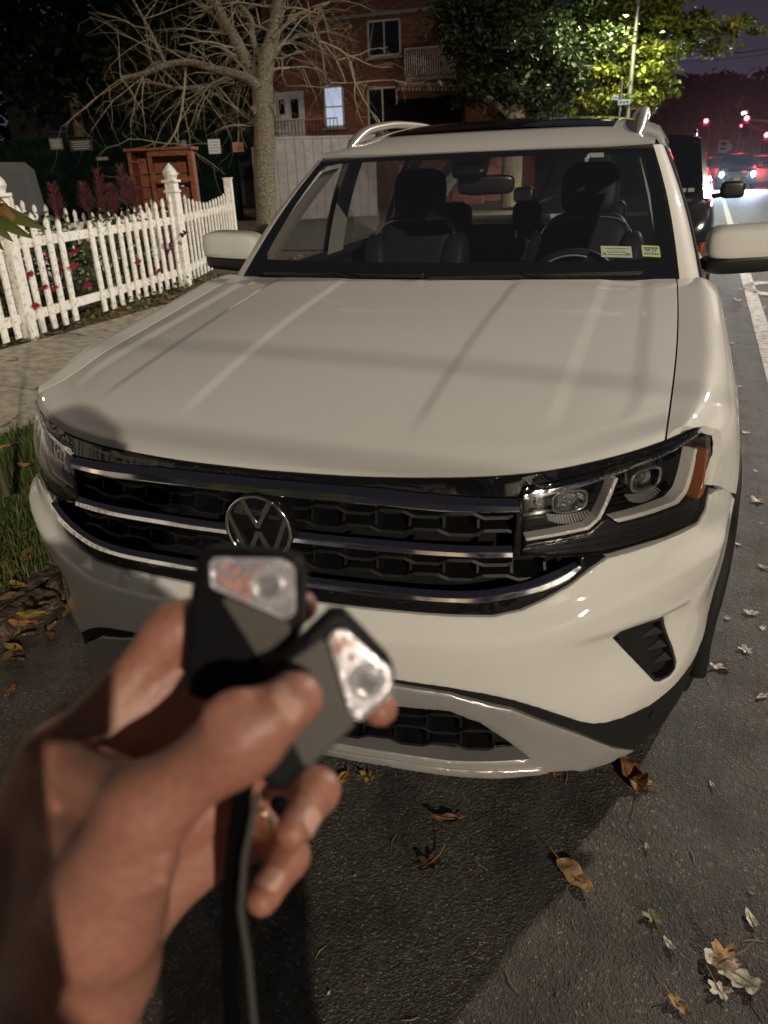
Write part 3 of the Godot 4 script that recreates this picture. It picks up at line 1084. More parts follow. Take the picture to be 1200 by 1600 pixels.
func cabin(o: Node3D) -> void:
	var b := MB.new()
	b.grid(func(i, j): return roof_pt(i * 2.0 - 1.0, j), 40, 60, Vector3.UP)
	b.grid(func(i, j): return roof_pt(i * 2.0 - 1.0, 0.0) + Vector3(0, -.012 * j, -.012 * j), 40, 1, Vector3.BACK)
	part(o, "roof", b, M.paint)
	# sunroof and its dark surround
	b = MB.new()
	b.grid(func(i, j):
		var t := lerpf(.135, .78, j)
		var p := roof_pt((i * 2.0 - 1.0) * .74, t)
		return p + Vector3(0, .004 + .006 * sin(PI * i), 0), 20, 24, Vector3.UP)
	part(o, "sunroof", b, M.gloss)
	# roof rails
	for sd in [1.0, -1.0]:
		b = MB.new()
		var pts := []
		var rr := []
		for k in 33:
			var t := k / 32.0
			var z := lerpf(-2.30, -4.45, t)
			var lift := .062 * minf(1.0, minf(t, 1.0 - t) * 9.0) if true else 0.0
			lift = .052 * (1.0 - pow(1.0 - minf(1.0, minf(t, 1.0 - t) * 7.0), 2.2))
			var rp := roof_pt(.89, clampf((z + 2.12) / -2.58, 0.0, 1.0))
			pts.append(Vector3(rp.x * sd, rp.y + lift - .01, z))
			rr.append(.024 if k > 0 and k < 32 else .012)
		b.tube(pts, rr, 10, true, .75)
		part(o, "roof_rail", b, mat(.62, .60, .56, .3, .75))
	# painted pillars beside the windscreen
	for sd in [1.0, -1.0]:
		b = MB.new()
		b.grid(func(i, j): return a_line(i, sd, j), 30, 8, Vector3(sd, .5, .5))
		b.grid(func(i, j): return a_line(i, sd, 0.0).lerp(a_line(i, sd, 0.0) + Vector3(-sd * .02, -.02, -.03), j), 30, 1, Vector3(-sd, .5, .5))
		part(o, "windscreen_pillar", b, M.paint)
		# black seal along the outside of the pillar
		b = MB.new()
		var pts := []
		var rr := []
		for k in 13:
			pts.append(a_line(k / 12.0, sd, 1.02)); rr.append(.009)
		b.tube(pts, rr, 6)
		part(o, "pillar_seal", b, M.rubber)
		# cowl corner between fender, hood and pillar
		b = MB.new()
		var q := [Vector3(sd * .815, 1.166, -1.47), Vector3(sd * .905, 1.135, -1.54), Vector3(sd * .91, 1.13, -1.66), Vector3(sd * .81, 1.15, -1.56)]
		b.quad(q[0], q[1], q[2], q[3], Vector3.UP)
		part(o, "cowl_corner", b, M.smooth_black)
	# windscreen
	b = MB.new()
	b.grid(func(i, j): return wind_pt(i * 2.0 - 1.0, j), 40, 24, Vector3(0, .8, .5))
	part(o, "windscreen", b, M.glass)
	# printed black border on the inside of the glass
	b = MB.new()
	var inner := func(u: float, v: float, f: float) -> Vector3: return wind_pt(u, v) + Vector3(0, .8, .55).normalized() * (f - .004)
	b.patch(pv([-1, 0, 1, 0, 1, 1, -1, 1]), [pv([-.90, .155, .90, .155, .925, .20, .945, .91, .92, .945, .30, .95, .13, .945, .09, .90, -.09, .90, -.13, .945, -.30, .95, -.92, .945, -.945, .91, -.925, .20])], inner, 0.0, .05)
	part(o, "windscreen_border", b, M.gloss)
	# cowl and wipers
	b = MB.new()
	b.grid(func(i, j):
		var s: float = i * 2.0 - 1.0
		return Vector3(.8 * s, 1.168 - .03 * j, -1.335 - .17 * s * s).lerp(Vector3(.8 * s, 1.125, -1.30 - .17 * s * s), j), 30, 2, Vector3.UP)
	part(o, "cowl", b, M.plastic)
	for k in 2:
		b = MB.new()
		var a: Vector3 = wind_pt([-.85, .0][k], .035) + Vector3(0, .014, .012)
		var c: Vector3 = wind_pt([-.02, .86][k], .05) + Vector3(0, .014, .012)
		b.beam(a, c, .012, .018, .003)
		b.beam(a.lerp(c, .45) + Vector3(0, .01, .008), wind_pt([-.1, .75][k], -.01), .014, .012, .003)
		part(o, "wiper", b, M.smooth_black)
	# side walls: doors below, glass above
	for sd in [1.0, -1.0]:
		var zz := [-1.57, -2.62, -3.62, -4.72]
		for k in 3:
			b = MB.new()
			b.grid(func(i, j):
				var z := lerpf(zz[k] - .003, zz[k + 1] + .003, i)
				var x := pchip([0.0, .12, .3, .5, .75, 1.0], [.905, .955, .985, .975, .985, .96], j)
				var y := lerpf(side_pt(1.0, z, 0.0).y, .34, j)
				return Vector3(sd * x, y, z), 14, 20, Vector3(sd, 0, 0))
			part(o, ["front_door", "rear_door", "rear_quarter"][k], b, M.paint)
			b = MB.new()
			b.bx(Vector3(sd * .985, side_pt(1.0, zz[k + 1], 0.0).y - .13, zz[k + 1] + .2), Vector3(.03, .028, .2), .01)
			if k < 2: part(o, "door_handle", b, M.paint)
		b = MB.new()
		b.grid(func(i, j): return Vector3(sd * .99, .33 - .12 * j, lerpf(-1.40, -3.5, i)) - Vector3(sd * .05 * j, 0, 0), 6, 2, Vector3(sd, 0, 0))
		part(o, "sill_trim", b, M.plastic)
		# pillars between the panes, roof side
		for z in [-2.62, -3.62, -4.60]:
			b = MB.new()
			b.grid(func(i, j): return side_pt(sd, z + lerpf(.055, -.055, i) - .12 * j * (1.0 if z > -4.0 else 2.0) * (0.0 if z > -3.0 else 1.0), j), 3, 8, Vector3(sd, .2, 0))
			part(o, "window_pillar", b, M.gloss if z > -4.0 else M.paint)
		b = MB.new()
		b.grid(func(i, j):
			var z := lerpf(-2.2, -4.72, i)
			return side_pt(sd, z, .93).lerp(roof_pt(1.0, clampf((z + 2.135) / -2.565, 0.0, 1.0)) * Vector3(sd, 1, 1), j), 24, 4, Vector3(sd, .5, 0))
		part(o, "roof_side", b, M.paint)
		for k in 3:
			b = MB.new()
			b.grid(func(i, j):
				var z0: float = [-1.66, -2.66, -3.68][k]
				var z1: float = [-2.57, -3.58, -4.55][k]
				var z := lerpf(z0, z1, i)
				var top := .95 if k > 0 else lerpf(.06, .95, clampf((z + 1.66) / -.62, 0.0, 1.0))
				return side_pt(sd, z, lerpf(0.0, top, j)) - Vector3(sd * .006, 0, 0), 10, 6, Vector3(sd, .2, 0))
			part(o, "side_window", b, M.glass if k == 0 else M.tint)
	# tailgate
	b = MB.new()
	b.grid(func(i, j):
		var s: float = i * 2.0 - 1.0
		return Vector3(s * .93, lerpf(1.19, .4, j), -4.98 + .12 * s * s), 16, 10, Vector3.FORWARD)
	part(o, "tailgate", b, M.paint)
	b = MB.new()
	b.grid(func(i, j):
		var s: float = i * 2.0 - 1.0
		return Vector3(s * lerpf(.84, .64, j), lerpf(1.19, 1.64, j), lerpf(-4.96, -4.66, j) + .1 * s * s), 10, 6, Vector3.FORWARD)
	part(o, "rear_window", b, M.glass)

func interior(o: Node3D) -> void:
	var b := MB.new()
	b.grid(func(i, j): return roof_pt((i * 2.0 - 1.0) * .97, .01 + .95 * j) - Vector3(0, .035, 0), 20, 20, Vector3.DOWN)
	part(o, "headliner", b, mat(.05, .05, .05, .9))
	b = MB.new()
	b.bx(Vector3(0, .45, -3.2), Vector3(1.6, .04, 3.4))
	for sd in [1.0, -1.0]:
		b.bx(Vector3(sd * .86, .8, -3.2), Vector3(.06, .68, 3.1))
	part(o, "cabin_floor", b, M.dark)
	# dashboard
	b = MB.new()
	b.grid(func(i, j):
		var s: float = i * 2.0 - 1.0
		var y := pchip([0.0, .25, .7, .85, 1.0], [1.13, 1.155, 1.15, 1.115, .80], j)
		var z := pchip([0.0, .7, .85, 1.0], [-1.40, -1.90, -1.96, -2.0], j)
		return Vector3(s * .80, y + .03 * exp(-pow((s - .47) * 5.0, 2.0)) * ss(.4, .7, j) - .03 * s * s, z - .12 * s * s), 40, 20, Vector3.UP)
	part(o, "dashboard", b, M.cloth_black)
	# steering wheel
	b = MB.new()
	var hub := Vector3(.43, 1.035, -2.14)
	var ax := Vector3(0, .42, -1).normalized()
	var ux := Vector3.RIGHT
	var uy := ax.cross(ux).normalized()
	if uy.y < 0: uy = -uy
	var ring := []
	var rr := []
	for k in 49:
		var a := TAU * k / 48.0
		ring.append(hub + ux * .19 * cos(a) + uy * .188 * sin(a)); rr.append(.0165)
	b.tube(ring, rr, 12, false)
	var sw := part(o, "steering_wheel", b, M.leather)
	b = MB.new()
	pillow(b, Transform3D(Basis(ux, uy, ax), hub), Vector3(.17, .15, .07), .7)
	b.beam(hub - ux * .05, hub - ux * .185, .05, .02, .006, ax)
	b.beam(hub + ux * .05, hub + ux * .185, .05, .02, .006, ax)
	b.beam(hub, hub - uy * .18, .05, .02, .006, ax)
	part(sw, "wheel_hub", b, M.smooth_black)
	b = MB.new()
	var arc := []
	var ar := []
	for k in 13:
		var a := PI * (.12 + .76 * k / 12.0)
		arc.append(hub + ux * .183 * cos(a) + uy * .181 * sin(a) - ax * .013); ar.append(.005)
	b.tube(arc, ar, 6)
	part(sw, "trim_ring", b, M.satin)
	# front seats and the second row
	for sx in [.43, -.41]:
		seat(o, Vector3(sx, 0, -2.62), .52, 1.0)
	for sx in [.46, 0.0, -.46]:
		seat(o, Vector3(sx, .02, -3.55), .45 if sx != 0.0 else .34, .84)
	b = MB.new()
	pillow(b, Transform3D(Basis.from_euler(Vector3(-.2, 0, 0)), Vector3(0, .93, -3.66)), Vector3(1.34, .56, .16), .35, 40, 14)
	part(o, "rear_bench", b, mat(.045, .048, .062, .7))
	# pillar trims, light cloth
	for sd in [1.0, -1.0]:
		b = MB.new()
		b.grid(func(i, j):
			var p := a_line(lerpf(.04, .98, i), sd, 0.0) + Vector3(-sd * .015, -.03, -.035)
			return p + Vector3(-sd * .055, .0, -.012).lerp(Vector3(sd * .075, -.015, -.13), j), 20, 6, Vector3(-sd, 0, -1))
		part(o, "pillar_trim", b, M.trim_grey)
		b = MB.new()
		b.grid(func(i, j): return side_pt(sd, -2.62 + lerpf(.11, -.11, i), lerpf(-.1, .93, j)) - Vector3(sd * .05, 0, 0), 4, 8, Vector3(-sd, 0, 0))
		part(o, "door_pillar_trim", b, M.trim_grey)
		b = MB.new()
		b.grid(func(i, j): return side_pt(sd, -3.62 + lerpf(.08, -.12, i) - .12 * j, lerpf(-.1, .93, j)) - Vector3(sd * .05, 0, 0), 4, 8, Vector3(-sd, 0, 0))
		part(o, "rear_pillar_trim", b, M.trim_grey)
		b = MB.new()
		b.grid(func(i, j): return side_pt(sd, lerpf(-4.25, -4.72, i) - .1 * j, lerpf(-.1, .93, j)) - Vector3(sd * .05, 0, 0), 4, 8, Vector3(-sd, 0, 0))
		part(o, "tail_pillar_trim", b, M.trim_grey)
		# door tops inside
		b = MB.new()
		b.grid(func(i, j): return side_pt(sd, lerpf(-1.66, -3.6, i), 0.0) + Vector3(-sd * (.03 + .10 * j), .012 - .30 * j * j, 0), 20, 4, Vector3(-sd, .5, 0))
		part(o, "door_lining", b, M.cloth_black)
	# inside mirror and the sensor pod over it
	b = MB.new()
	pillow(b, Transform3D(Basis.from_euler(Vector3(.1, .18, 0)), Vector3(.055, 1.472, -2.07)), Vector3(.235, .075, .04), .45)
	part(o, "inside_mirror", b, M.smooth_black)
	b = MB.new()
	pillow(b, Transform3D(Basis.from_euler(Vector3(-.9, 0, 0)), Vector3(0, 1.545, -2.02)), Vector3(.15, .12, .05), .5)
	part(o, "sensor_pod", b, M.smooth_black)
	# stickers on the inside of the glass
	sticker(o, "registration_sticker", .765, .203, .105, .053, Color(.52, .60, .46), ["8", "28"], 0)
	sticker(o, "inspection_sticker", .905, .20, .062, .052, Color(.62, .72, .16), ["09 27"], 1)
	sticker(o, "toll_tag", .700, .925, .05, .032, Color(.42, .50, .42), [], 2)

func sticker(o: Node3D, called: String, s: float, t: float, w: float, h: float, c: Color, words: Array, kind: int) -> void:
	var c0 := wind_pt(s, t)
	var ux := (wind_pt(s + .02, t) - wind_pt(s - .02, t)).normalized()
	var uy := (wind_pt(s, t + .02) - wind_pt(s, t - .02)).normalized()
	var n := ux.cross(uy).normalized()
	uy = n.cross(ux)
	var T := Transform3D(Basis(ux, uy, n), c0 - n * .003)
	if kind == 0: T = T.rotated_local(Vector3.BACK, deg_to_rad(-4.0))
	if kind == 1: T = T.rotated_local(Vector3.BACK, deg_to_rad(-6.0))
	var b := MB.new()
	b.box(T, Vector3(w, h, .0012))
	var p := part(o, called, b, mat(c.r, c.g, c.b, .6))
	if kind == 2: return
	b = MB.new()
	b.box(T.translated_local(Vector3(0, 0, .0004)), Vector3(w * .88, h * .76, .0012))
	part(p, "panel", b, mat(.60, .66, .52, .6))
	var ink := mat(.02, .03, .03, .7)
	for k in words.size():
		var tm := TextMesh.new()
		var f := SystemFont.new()
		f.font_names = PackedStringArray(["Droid Sans"])
		f.font_weight = 700
		tm.font = f
		tm.text = words[k]
		tm.font_size = 32
		tm.pixel_size = (.00048 if kind == 0 else .00052)
		tm.depth = .0006
		var x: float = ([-.40, .36][k] * w) if kind == 0 else 0.0
		var y := -.22 * h if kind == 0 else .06 * h
		part_mesh(p, "numerals", tm, ink, T.translated_local(Vector3(x, y, .0013)))
	for k in (4 if kind == 0 else 4):
		b = MB.new()
		var y: float = ([.26, .04, -.10, -.29] if kind == 0 else [.30, .24, -.20, -.29])[k] * h
		var n2 := 9 if kind == 0 else 7
		var wide := .62 if kind == 0 and (k == 1 or k == 2) else .78
		for i in n2:
			b.box(T.translated_local(Vector3((float(i) / (n2 - 1) - .5) * w * wide * .9, y, .0011)), Vector3(w * wide / n2 * (.55 + .3 * absf(sin(i * 2.3 + k))), h * (.075 if k % 3 == 0 else .05), .0004))
		part(p, "print_line", b, ink)

func seat(o: Node3D, at_: Vector3, w: float, k: float) -> void:
	var b := MB.new()
	var lean := Basis.from_euler(Vector3(-.22, 0, 0))
	# backrest with bolsters
	pillow(b, Transform3D(lean, at_ + Vector3(0, .98 * k + .02, 0)), Vector3(w * .80, .66 * k, .16), .42)
	for s in [-1.0, 1.0]:
		pillow(b, Transform3D(lean * Basis.from_euler(Vector3(0, 0, s * -.06)), at_ + Vector3(s * w * .38, .94 * k + .02, .03)), Vector3(w * .26, .58 * k, .19), .6)
	pillow(b, Transform3D(Basis(), at_ + Vector3(0, .60, .26)), Vector3(w, .2, .54), .45)
	var s := part(o, "seat", b, M.leather)
	b = MB.new()
	var hy := 1.425 if k > .95 else 1.235
	pillow(b, Transform3D(lean, at_ + Vector3(0, hy, -.09)), Vector3(w * .52, .235 if k > .95 else .17, .115), .55)
	part(s, "headrest", b, M.leather)
	b = MB.new()
	for e in [-1.0, 1.0]:
		b.tube([at_ + Vector3(e * .06, hy - .02, -.09), at_ + Vector3(e * .06, hy - .24, -.05)], [.007, .007], 8)
	part(s, "headrest_post", b, M.chrome)
	# piping
	b = MB.new()
	var pts := []
	var rr := []
	for i in 25:
		var a := PI * i / 24.0
		pts.append(at_ + lean * Vector3(w * .44 * signf(cos(a)) * pow(absf(cos(a)), .5), .30 * k * pow(sin(a), .5) - .0, .075) + Vector3(0, .98 * k + .02, 0))
		rr.append(.0035)
	b.tube(pts, rr, 6)
	part(s, "piping", b, mat(.10, .10, .10, .6))

func mirror(o: Node3D, sd: float) -> void:
	var c := Vector3(sd * 1.075, 1.252, -1.945)
	var b := MB.new()
	# shell: rounded, blunt towards the front
	pillow(b, Transform3D(Basis.from_euler(Vector3(.06, sd * .10, sd * .03)), c + Vector3(0, 0, .005)), Vector3(.305, .130, .135), .55, 48, 32)
	var m := part(o, "side_mirror", b, M.paint)
	b = MB.new()
	pillow(b, Transform3D(Basis(), c + Vector3(0, .0, -.052)), Vector3(.29, .118, .03), .4)
	part(m, "mirror_back", b, M.smooth_black)
	b = MB.new()
	b.box(Transform3D(Basis(), c + Vector3(0, 0, -.069)), Vector3(.24, .095, .004), .001)
	part(m, "mirror_glass", b, M.chrome)
	b = MB.new()
	pillow(b, Transform3D(Basis.from_euler(Vector3(.06, sd * .10, sd * .06)), c + Vector3(-sd * .008, -.068, .004)), Vector3(.300, .072, .128), .5, 40, 20)
	b.beam(c + Vector3(-sd * .15, -.075, -.0), c + Vector3(-sd * .215, -.095, -.02), .06, .04, .01)
	part(m, "mirror_foot", b, M.smooth_black)
	b = MB.new()
	b.grid(func(i, j): return c + Vector3(sd * lerpf(-.11, .12, i), -.034 + .003 * j, .0705 - .001 * j + sd * 0.0 - .01 * i * i), 8, 1, Vector3.BACK)
	part(m, "turn_signal", b, M.drl)

func wheel(o: Node3D, c: Vector3, sd: float) -> void:
	var T := Transform3D(Basis(Vector3.UP, Vector3(sd, 0, 0), Vector3(0, 0, 1)), c)
	T.basis = Basis(Vector3(0, -sd, 0), Vector3(sd, 0, 0), Vector3(0, 0, 1))
	var b := MB.new()
	b.lathe([Vector2(.245, -.11), Vector2(.33, -.115), Vector2(.372, -.10), Vector2(.383, -.06), Vector2(.384, .06), Vector2(.372, .10), Vector2(.33, .117), Vector2(.262, .11), Vector2(.255, .09)], 48, T)
	var w := part(o, "wheel", b, M.rubber)
	b = MB.new()
	b.lathe([Vector2(.255, .09), Vector2(.25, .07), Vector2(.235, -.08), Vector2(0, -.08)], 40, T)
	for k in 10:
		var a := TAU * k / 10.0 + (.13 if k % 2 else -.13)
		b.beam(T * Vector3(.05 * cos(a), .07, .05 * sin(a)), T * Vector3(.248 * cos(a), .085, .248 * sin(a)), .03, .03, .006, Vector3(sd, 0, 0))
	b.lathe([Vector2(.07, .06), Vector2(.06, .09), Vector2(0, .095)], 20, T)
	part(w, "rim", b, M.satin)

# ------------------------------------------------------------------ ground
func kerb_x(z: float) -> float: return -1.42 - .055 * z
func land_y(d: float) -> float: return .055 + .225 * ss(.0, 3.2, d)

func grain_images() -> Array:
	var n := 1024
	var cell := FastNoiseLite.new()
	cell.noise_type = FastNoiseLite.TYPE_CELLULAR
	cell.fractal_type = FastNoiseLite.FRACTAL_NONE
	cell.frequency = .19
	cell.seed = 11
	cell.cellular_return_type = FastNoiseLite.RETURN_DISTANCE2_SUB
	var edge := cell.get_seamless_image(n, n, false, false, .1, true).get_data()
	cell.cellular_return_type = FastNoiseLite.RETURN_CELL_VALUE
	var tone := cell.get_seamless_image(n, n, false, false, .1, true).get_data()
	var f := FastNoiseLite.new()
	f.noise_type = FastNoiseLite.TYPE_SIMPLEX
	f.frequency = .02
	f.fractal_octaves = 5
	f.fractal_gain = .6
	f.seed = 5
	var soft := f.get_seamless_image(n, n, false, false, .1, true).get_data()
	var h := PackedByteArray()
	var c := PackedByteArray()
	h.resize(n * n); c.resize(n * n * 3)
	for k in n * n:
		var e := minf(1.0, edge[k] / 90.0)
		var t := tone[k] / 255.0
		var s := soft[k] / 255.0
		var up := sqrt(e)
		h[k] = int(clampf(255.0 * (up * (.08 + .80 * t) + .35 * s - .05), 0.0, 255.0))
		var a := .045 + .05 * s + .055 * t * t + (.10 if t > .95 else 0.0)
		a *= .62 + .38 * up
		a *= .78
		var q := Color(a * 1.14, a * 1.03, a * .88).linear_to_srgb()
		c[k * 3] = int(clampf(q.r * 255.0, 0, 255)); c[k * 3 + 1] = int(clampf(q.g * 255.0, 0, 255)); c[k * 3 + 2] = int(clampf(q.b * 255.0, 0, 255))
	return [ImageTexture.create_from_image(Image.create_from_data(n, n, false, Image.FORMAT_RGB8, c)), ImageTexture.create_from_image(Image.create_from_data(n, n, false, Image.FORMAT_L8, h))]

func ground() -> void:
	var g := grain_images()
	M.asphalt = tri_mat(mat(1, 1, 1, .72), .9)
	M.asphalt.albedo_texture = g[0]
	M.asphalt.heightmap_enabled = true
	M.asphalt.heightmap_texture = g[1]
	M.asphalt.heightmap_scale = .36
	M.asphalt.detail_enabled = true
	M.asphalt.detail_blend_mode = BaseMaterial3D.BLEND_MODE_MUL
	M.asphalt.detail_uv_layer = BaseMaterial3D.DETAIL_UV_1
	M.asphalt.detail_albedo = noise_tex(FastNoiseLite.TYPE_SIMPLEX, .006, 4, 512, [[.2, .55, .52, .5], [.5, .85, .84, .82], [.8, 1, 1, 1]], 3)
	M.soil = tri_mat(mat(1, 1, 1, .95), .7)
	M.soil.albedo_texture = noise_tex(FastNoiseLite.TYPE_SIMPLEX, .03, 5, 512, [[.25, .03, .022, .014], [.5, .075, .055, .032], [.75, .13, .10, .06]], 8)
	M.soil.heightmap_enabled = true
	M.soil.heightmap_texture = noise_tex(FastNoiseLite.TYPE_SIMPLEX, .05, 5, 512, [], 9)
	M.soil.heightmap_scale = 2.0
	M.concrete = tri_mat(mat(1, 1, 1, .9), .55)
	M.concrete.albedo_texture = noise_tex(FastNoiseLite.TYPE_SIMPLEX, .012, 6, 1024, [[.2, .20, .18, .14], [.45, .27, .25, .20], [.6, .30, .28, .225], [.85, .34, .32, .265]], 21)
	M.concrete.heightmap_enabled = true
	M.concrete.heightmap_texture = noise_tex(FastNoiseLite.TYPE_SIMPLEX, .12, 4, 512, [], 22)
	M.concrete.heightmap_scale = .10
	# the ground under everything
	var b := MB.new()
	b.quad(Vector3(-400, -.03, 60), Vector3(400, -.03, 60), Vector3(400, -.03, -800), Vector3(-400, -.03, -800), Vector3.UP)
	struct("ground", b, M.soil)
	b = MB.new()
	b.grid(func(i, j):
		var z := lerpf(40, -300, j)
		return Vector3(lerpf(kerb_x(z) - .02, kerb_x(z) + 13.5, i), 0, z), 12, 60, Vector3.UP)
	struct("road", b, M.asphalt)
	# the side street beyond the fence
	b = MB.new()
	b.quad(Vector3(-40, .285, -11.6), Vector3(kerb_x(-11.6) - .1, .285, -11.6), Vector3(kerb_x(-17) - .1, .285, -17.2), Vector3(-40, .285, -17.2), Vector3.UP)
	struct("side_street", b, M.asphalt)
	# land on the left, rising gently from the kerb
	b = MB.new()
	b.grid(func(i, j):
		var z := lerpf(12, -40, j)
		var d := 42.0 * pow(i, 2.2)
		return Vector3(kerb_x(z) - .14 - d, land_y(d) - .012, z), 40, 60, Vector3.UP)
	struct("verge", b, M.soil)
	var k := Node3D.new()
	k.name = "kerb"
	k.set_meta("kind", "structure")
	add_child(k, true)
	for i in 14:
		b = MB.new()
		var z0 := 4.0 - i * 2.4
		var z1 := z0 - 2.392
		var y := .0
		b.beam(Vector3(kerb_x(z0) - .07, -.02, z0), Vector3(kerb_x(z1) - .07, -.02, z1), .15, .15, .03)
		part(k, "kerb_stone", b, M.soil)
	# pavement slabs
	var p := Node3D.new()
	p.name = "pavement"
	p.set_meta("kind", "structure")
	add_child(p, true)
	rng.seed = 77
	for i in 9:
		b = MB.new()
		var z0 := .12 - i * 1.5
		var z1 := z0 - 1.488
		var q := []
		var tilt := rng.randf_range(-.006, .006)
		for e in [[z0, 1.46], [z0, 2.98], [z1, 2.98], [z1, 1.46]]:
			q.append(Vector3(kerb_x(e[0]) - .14 - e[1], land_y(e[1]) + .006 + tilt * (1.0 if e[0] == z0 else -1.0), e[0]))
		var lo := []
		for e in q: lo.append(e - Vector3(0, .06, 0))
		var mid: Vector3 = (q[0] + q[2]) * .5
		var t := []
		for e in q: t.append(e + (mid - e).normalized() * .012 + Vector3(0, .005, 0))
		b.quad(t[0], t[1], t[2], t[3], Vector3.UP)
		for e in 4:
			b.quad(q[e], q[(e + 1) % 4], t[(e + 1) % 4], t[e], Vector3.UP + (q[e] - mid).normalized())
			b.quad(lo[e], lo[(e + 1) % 4], q[(e + 1) % 4], q[e], (q[e] + q[(e + 1) % 4]) * .5 - mid)
		part(p, "slab", b, M.concrete)
	# grass of the verge
	b = MB.new()
	for s in 3:
		var a := s * 2.1
		var o := Vector3(cos(a), 0, sin(a)) * .008
		var w := Vector3(-sin(a), 0, cos(a)) * .0022
		var h := .05 + .014 * s
		var tip := o * 3.5 + Vector3(0, h, 0)
		var md := o * 1.6 + Vector3(0, h * .6, 0)
		b.quad(o - w, o + w, md + w * .8, md - w * .8)
		b.flat3(md - w * .8, md + w * .8, tip, Vector3.UP)
	var places := []
	var tints := []
	rng.seed = 5
	for i in 26000:
		var z := rng.randf_range(.6, -7.5)
		var d := rng.randf_range(.06, 1.44)
		if i % 4 == 0: z = rng.randf_range(-.3, -3.2)
		var thin := .35 + .65 * ss(-.5, -1.5, z)
		if rng.randf() > thin: continue
		var s := rng.randf_range(.6, 1.5)
		places.append(Transform3D(Basis(Vector3.UP, rng.randf() * TAU).scaled(Vector3(s, s * rng.randf_range(.4, 1.0), s)), Vector3(kerb_x(z) - .14 - d, land_y(d) - .014, z)))
		var t := rng.randf()
		tints.append(Color(.045, .085, .014).lerp(Color(.13, .13, .04), t * t * t))
	var gm := mat(1, 1, 1, .7)
	gm.vertex_color_use_as_albedo = true
	gm.backlight_enabled = true
	gm.backlight = Color(.3, .3, .3)
	scatter(self, "grass", b.mesh(), gm, places, tints)
	# lane line and the ring of a road letter
	M.marking = tri_mat(mat(1, 1, 1, .7), .8)
	M.marking.albedo_texture = noise_tex(FastNoiseLite.TYPE_SIMPLEX, .02, 5, 512, [[.16, .14, .14, .13], [.30, .36, .35, .33], [.7, .50, .49, .47]], 31)
	M.marking.heightmap_enabled = true
	M.marking.heightmap_texture = g[1]
	M.marking.heightmap_scale = .3
	b = MB.new()
	for i in 40:
		var z0 := 1.0 - i * 1.0
		var z1 := z0 - 1.0
		b.quad(Vector3(1.395 - .055 * z0, .004, z0), Vector3(1.535 - .055 * z0, .004, z0), Vector3(1.535 - .055 * z1, .004, z1), Vector3(1.395 - .055 * z1, .004, z1), Vector3.UP)
	struct("road_marking_line", b, M.marking)
	b = MB.new()
	for i in 36:
		var a := TAU * i / 36.0
		var c := TAU * (i + 1) / 36.0
		var o := Vector3(2.22, .004, -9.55)
		b.quad(o + Vector3(.30 * cos(a), 0, .62 * sin(a)), o + Vector3(.30 * cos(c), 0, .62 * sin(c)), o + Vector3(.19 * cos(c), 0, .38 * sin(c)), o + Vector3(.19 * cos(a), 0, .38 * sin(a)), Vector3.UP)
	struct("road_marking_letter", b, M.marking)
	b = MB.new()
	b.quad(Vector3(6.4, .004, 20), Vector3(6.5, .004, 20), Vector3(12, .004, -80), Vector3(11.9, .004, -80), Vector3.UP)
	struct("road_marking_centre", b, mat(.45, .32, .06, .7))
	# far side: kerb and pavement
	b = MB.new()
	b.grid(func(i, j):
		var z := lerpf(40, -200, j)
		return Vector3(kerb_x(z) + 13.2 + 30.0 * i, .12, z), 4, 40, Vector3.UP)
	b.grid(func(i, j):
		var z := lerpf(40, -200, j)
		return Vector3(kerb_x(z) + 13.2, .12 - .14 * i, z), 1, 40, Vector3.LEFT)
	struct("far_pavement", b, M.concrete)
	# far wooded rise at the end of the street
	b = MB.new()
	b.grid(func(i, j):
		var x := lerpf(-160, 220, i)
		return Vector3(x, -1.0 + (9.0 + 5.0 * sin(i * 7.0) + 2.0 * sin(i * 31.0)) * j, -190 - 30.0 * j), 60, 6, Vector3.BACK)
	struct("hill", b, mat(.02, .022, .016, 1.0))

# ------------------------------------------------------------------ picket fence
func picket_poly(h: float) -> PackedVector2Array:
	var w := .036
	return pv([-w, 0, w, 0, w, h - .115, w * .62, h - .10, w * .95, h - .06, w * .8, h - .03, 0, h, -w * .8, h - .03, -w * .95, h - .06, -w * .62, h - .10, -w, h - .115])
func fence_post(o: Node3D, p: Vector3, h: float, turn: float, plain := false) -> void:
	var T := Transform3D(Basis(Vector3.UP, turn), p)
	var b := MB.new()
	var w := .125
	b.box(T.translated_local(Vector3(0, h * .5, 0)), Vector3(w, h, w), .006)
	if not plain:
		b.box(T.translated_local(Vector3(0, h + .012, 0)), Vector3(w + .05, .03, w + .05), .006)
		b.box(T.translated_local(Vector3(0, h - .10, 0)), Vector3(w + .03, .03, w + .03), .006)
	else:
		b.box(T.translated_local(Vector3(0, h + .008, 0)), Vector3(w + .02, .02, w + .02), .004)
	var q := part(o, "post", b, M.fence)
	if plain: return
	b = MB.new()
	var s2 := sqrt(2.0)
	b.lathe([Vector2(.052 * s2, h + .027), Vector2(.055 * s2, h + .05), Vector2(.066 * s2, h + .085), Vector2(.060 * s2, h + .12), Vector2(.032 * s2, h + .17), Vector2(.010, h + .205), Vector2(0, h + .21)], 4, T.rotated_local(Vector3.UP, PI / 4), false)
	part(q, "post_cap", b, M.fence)
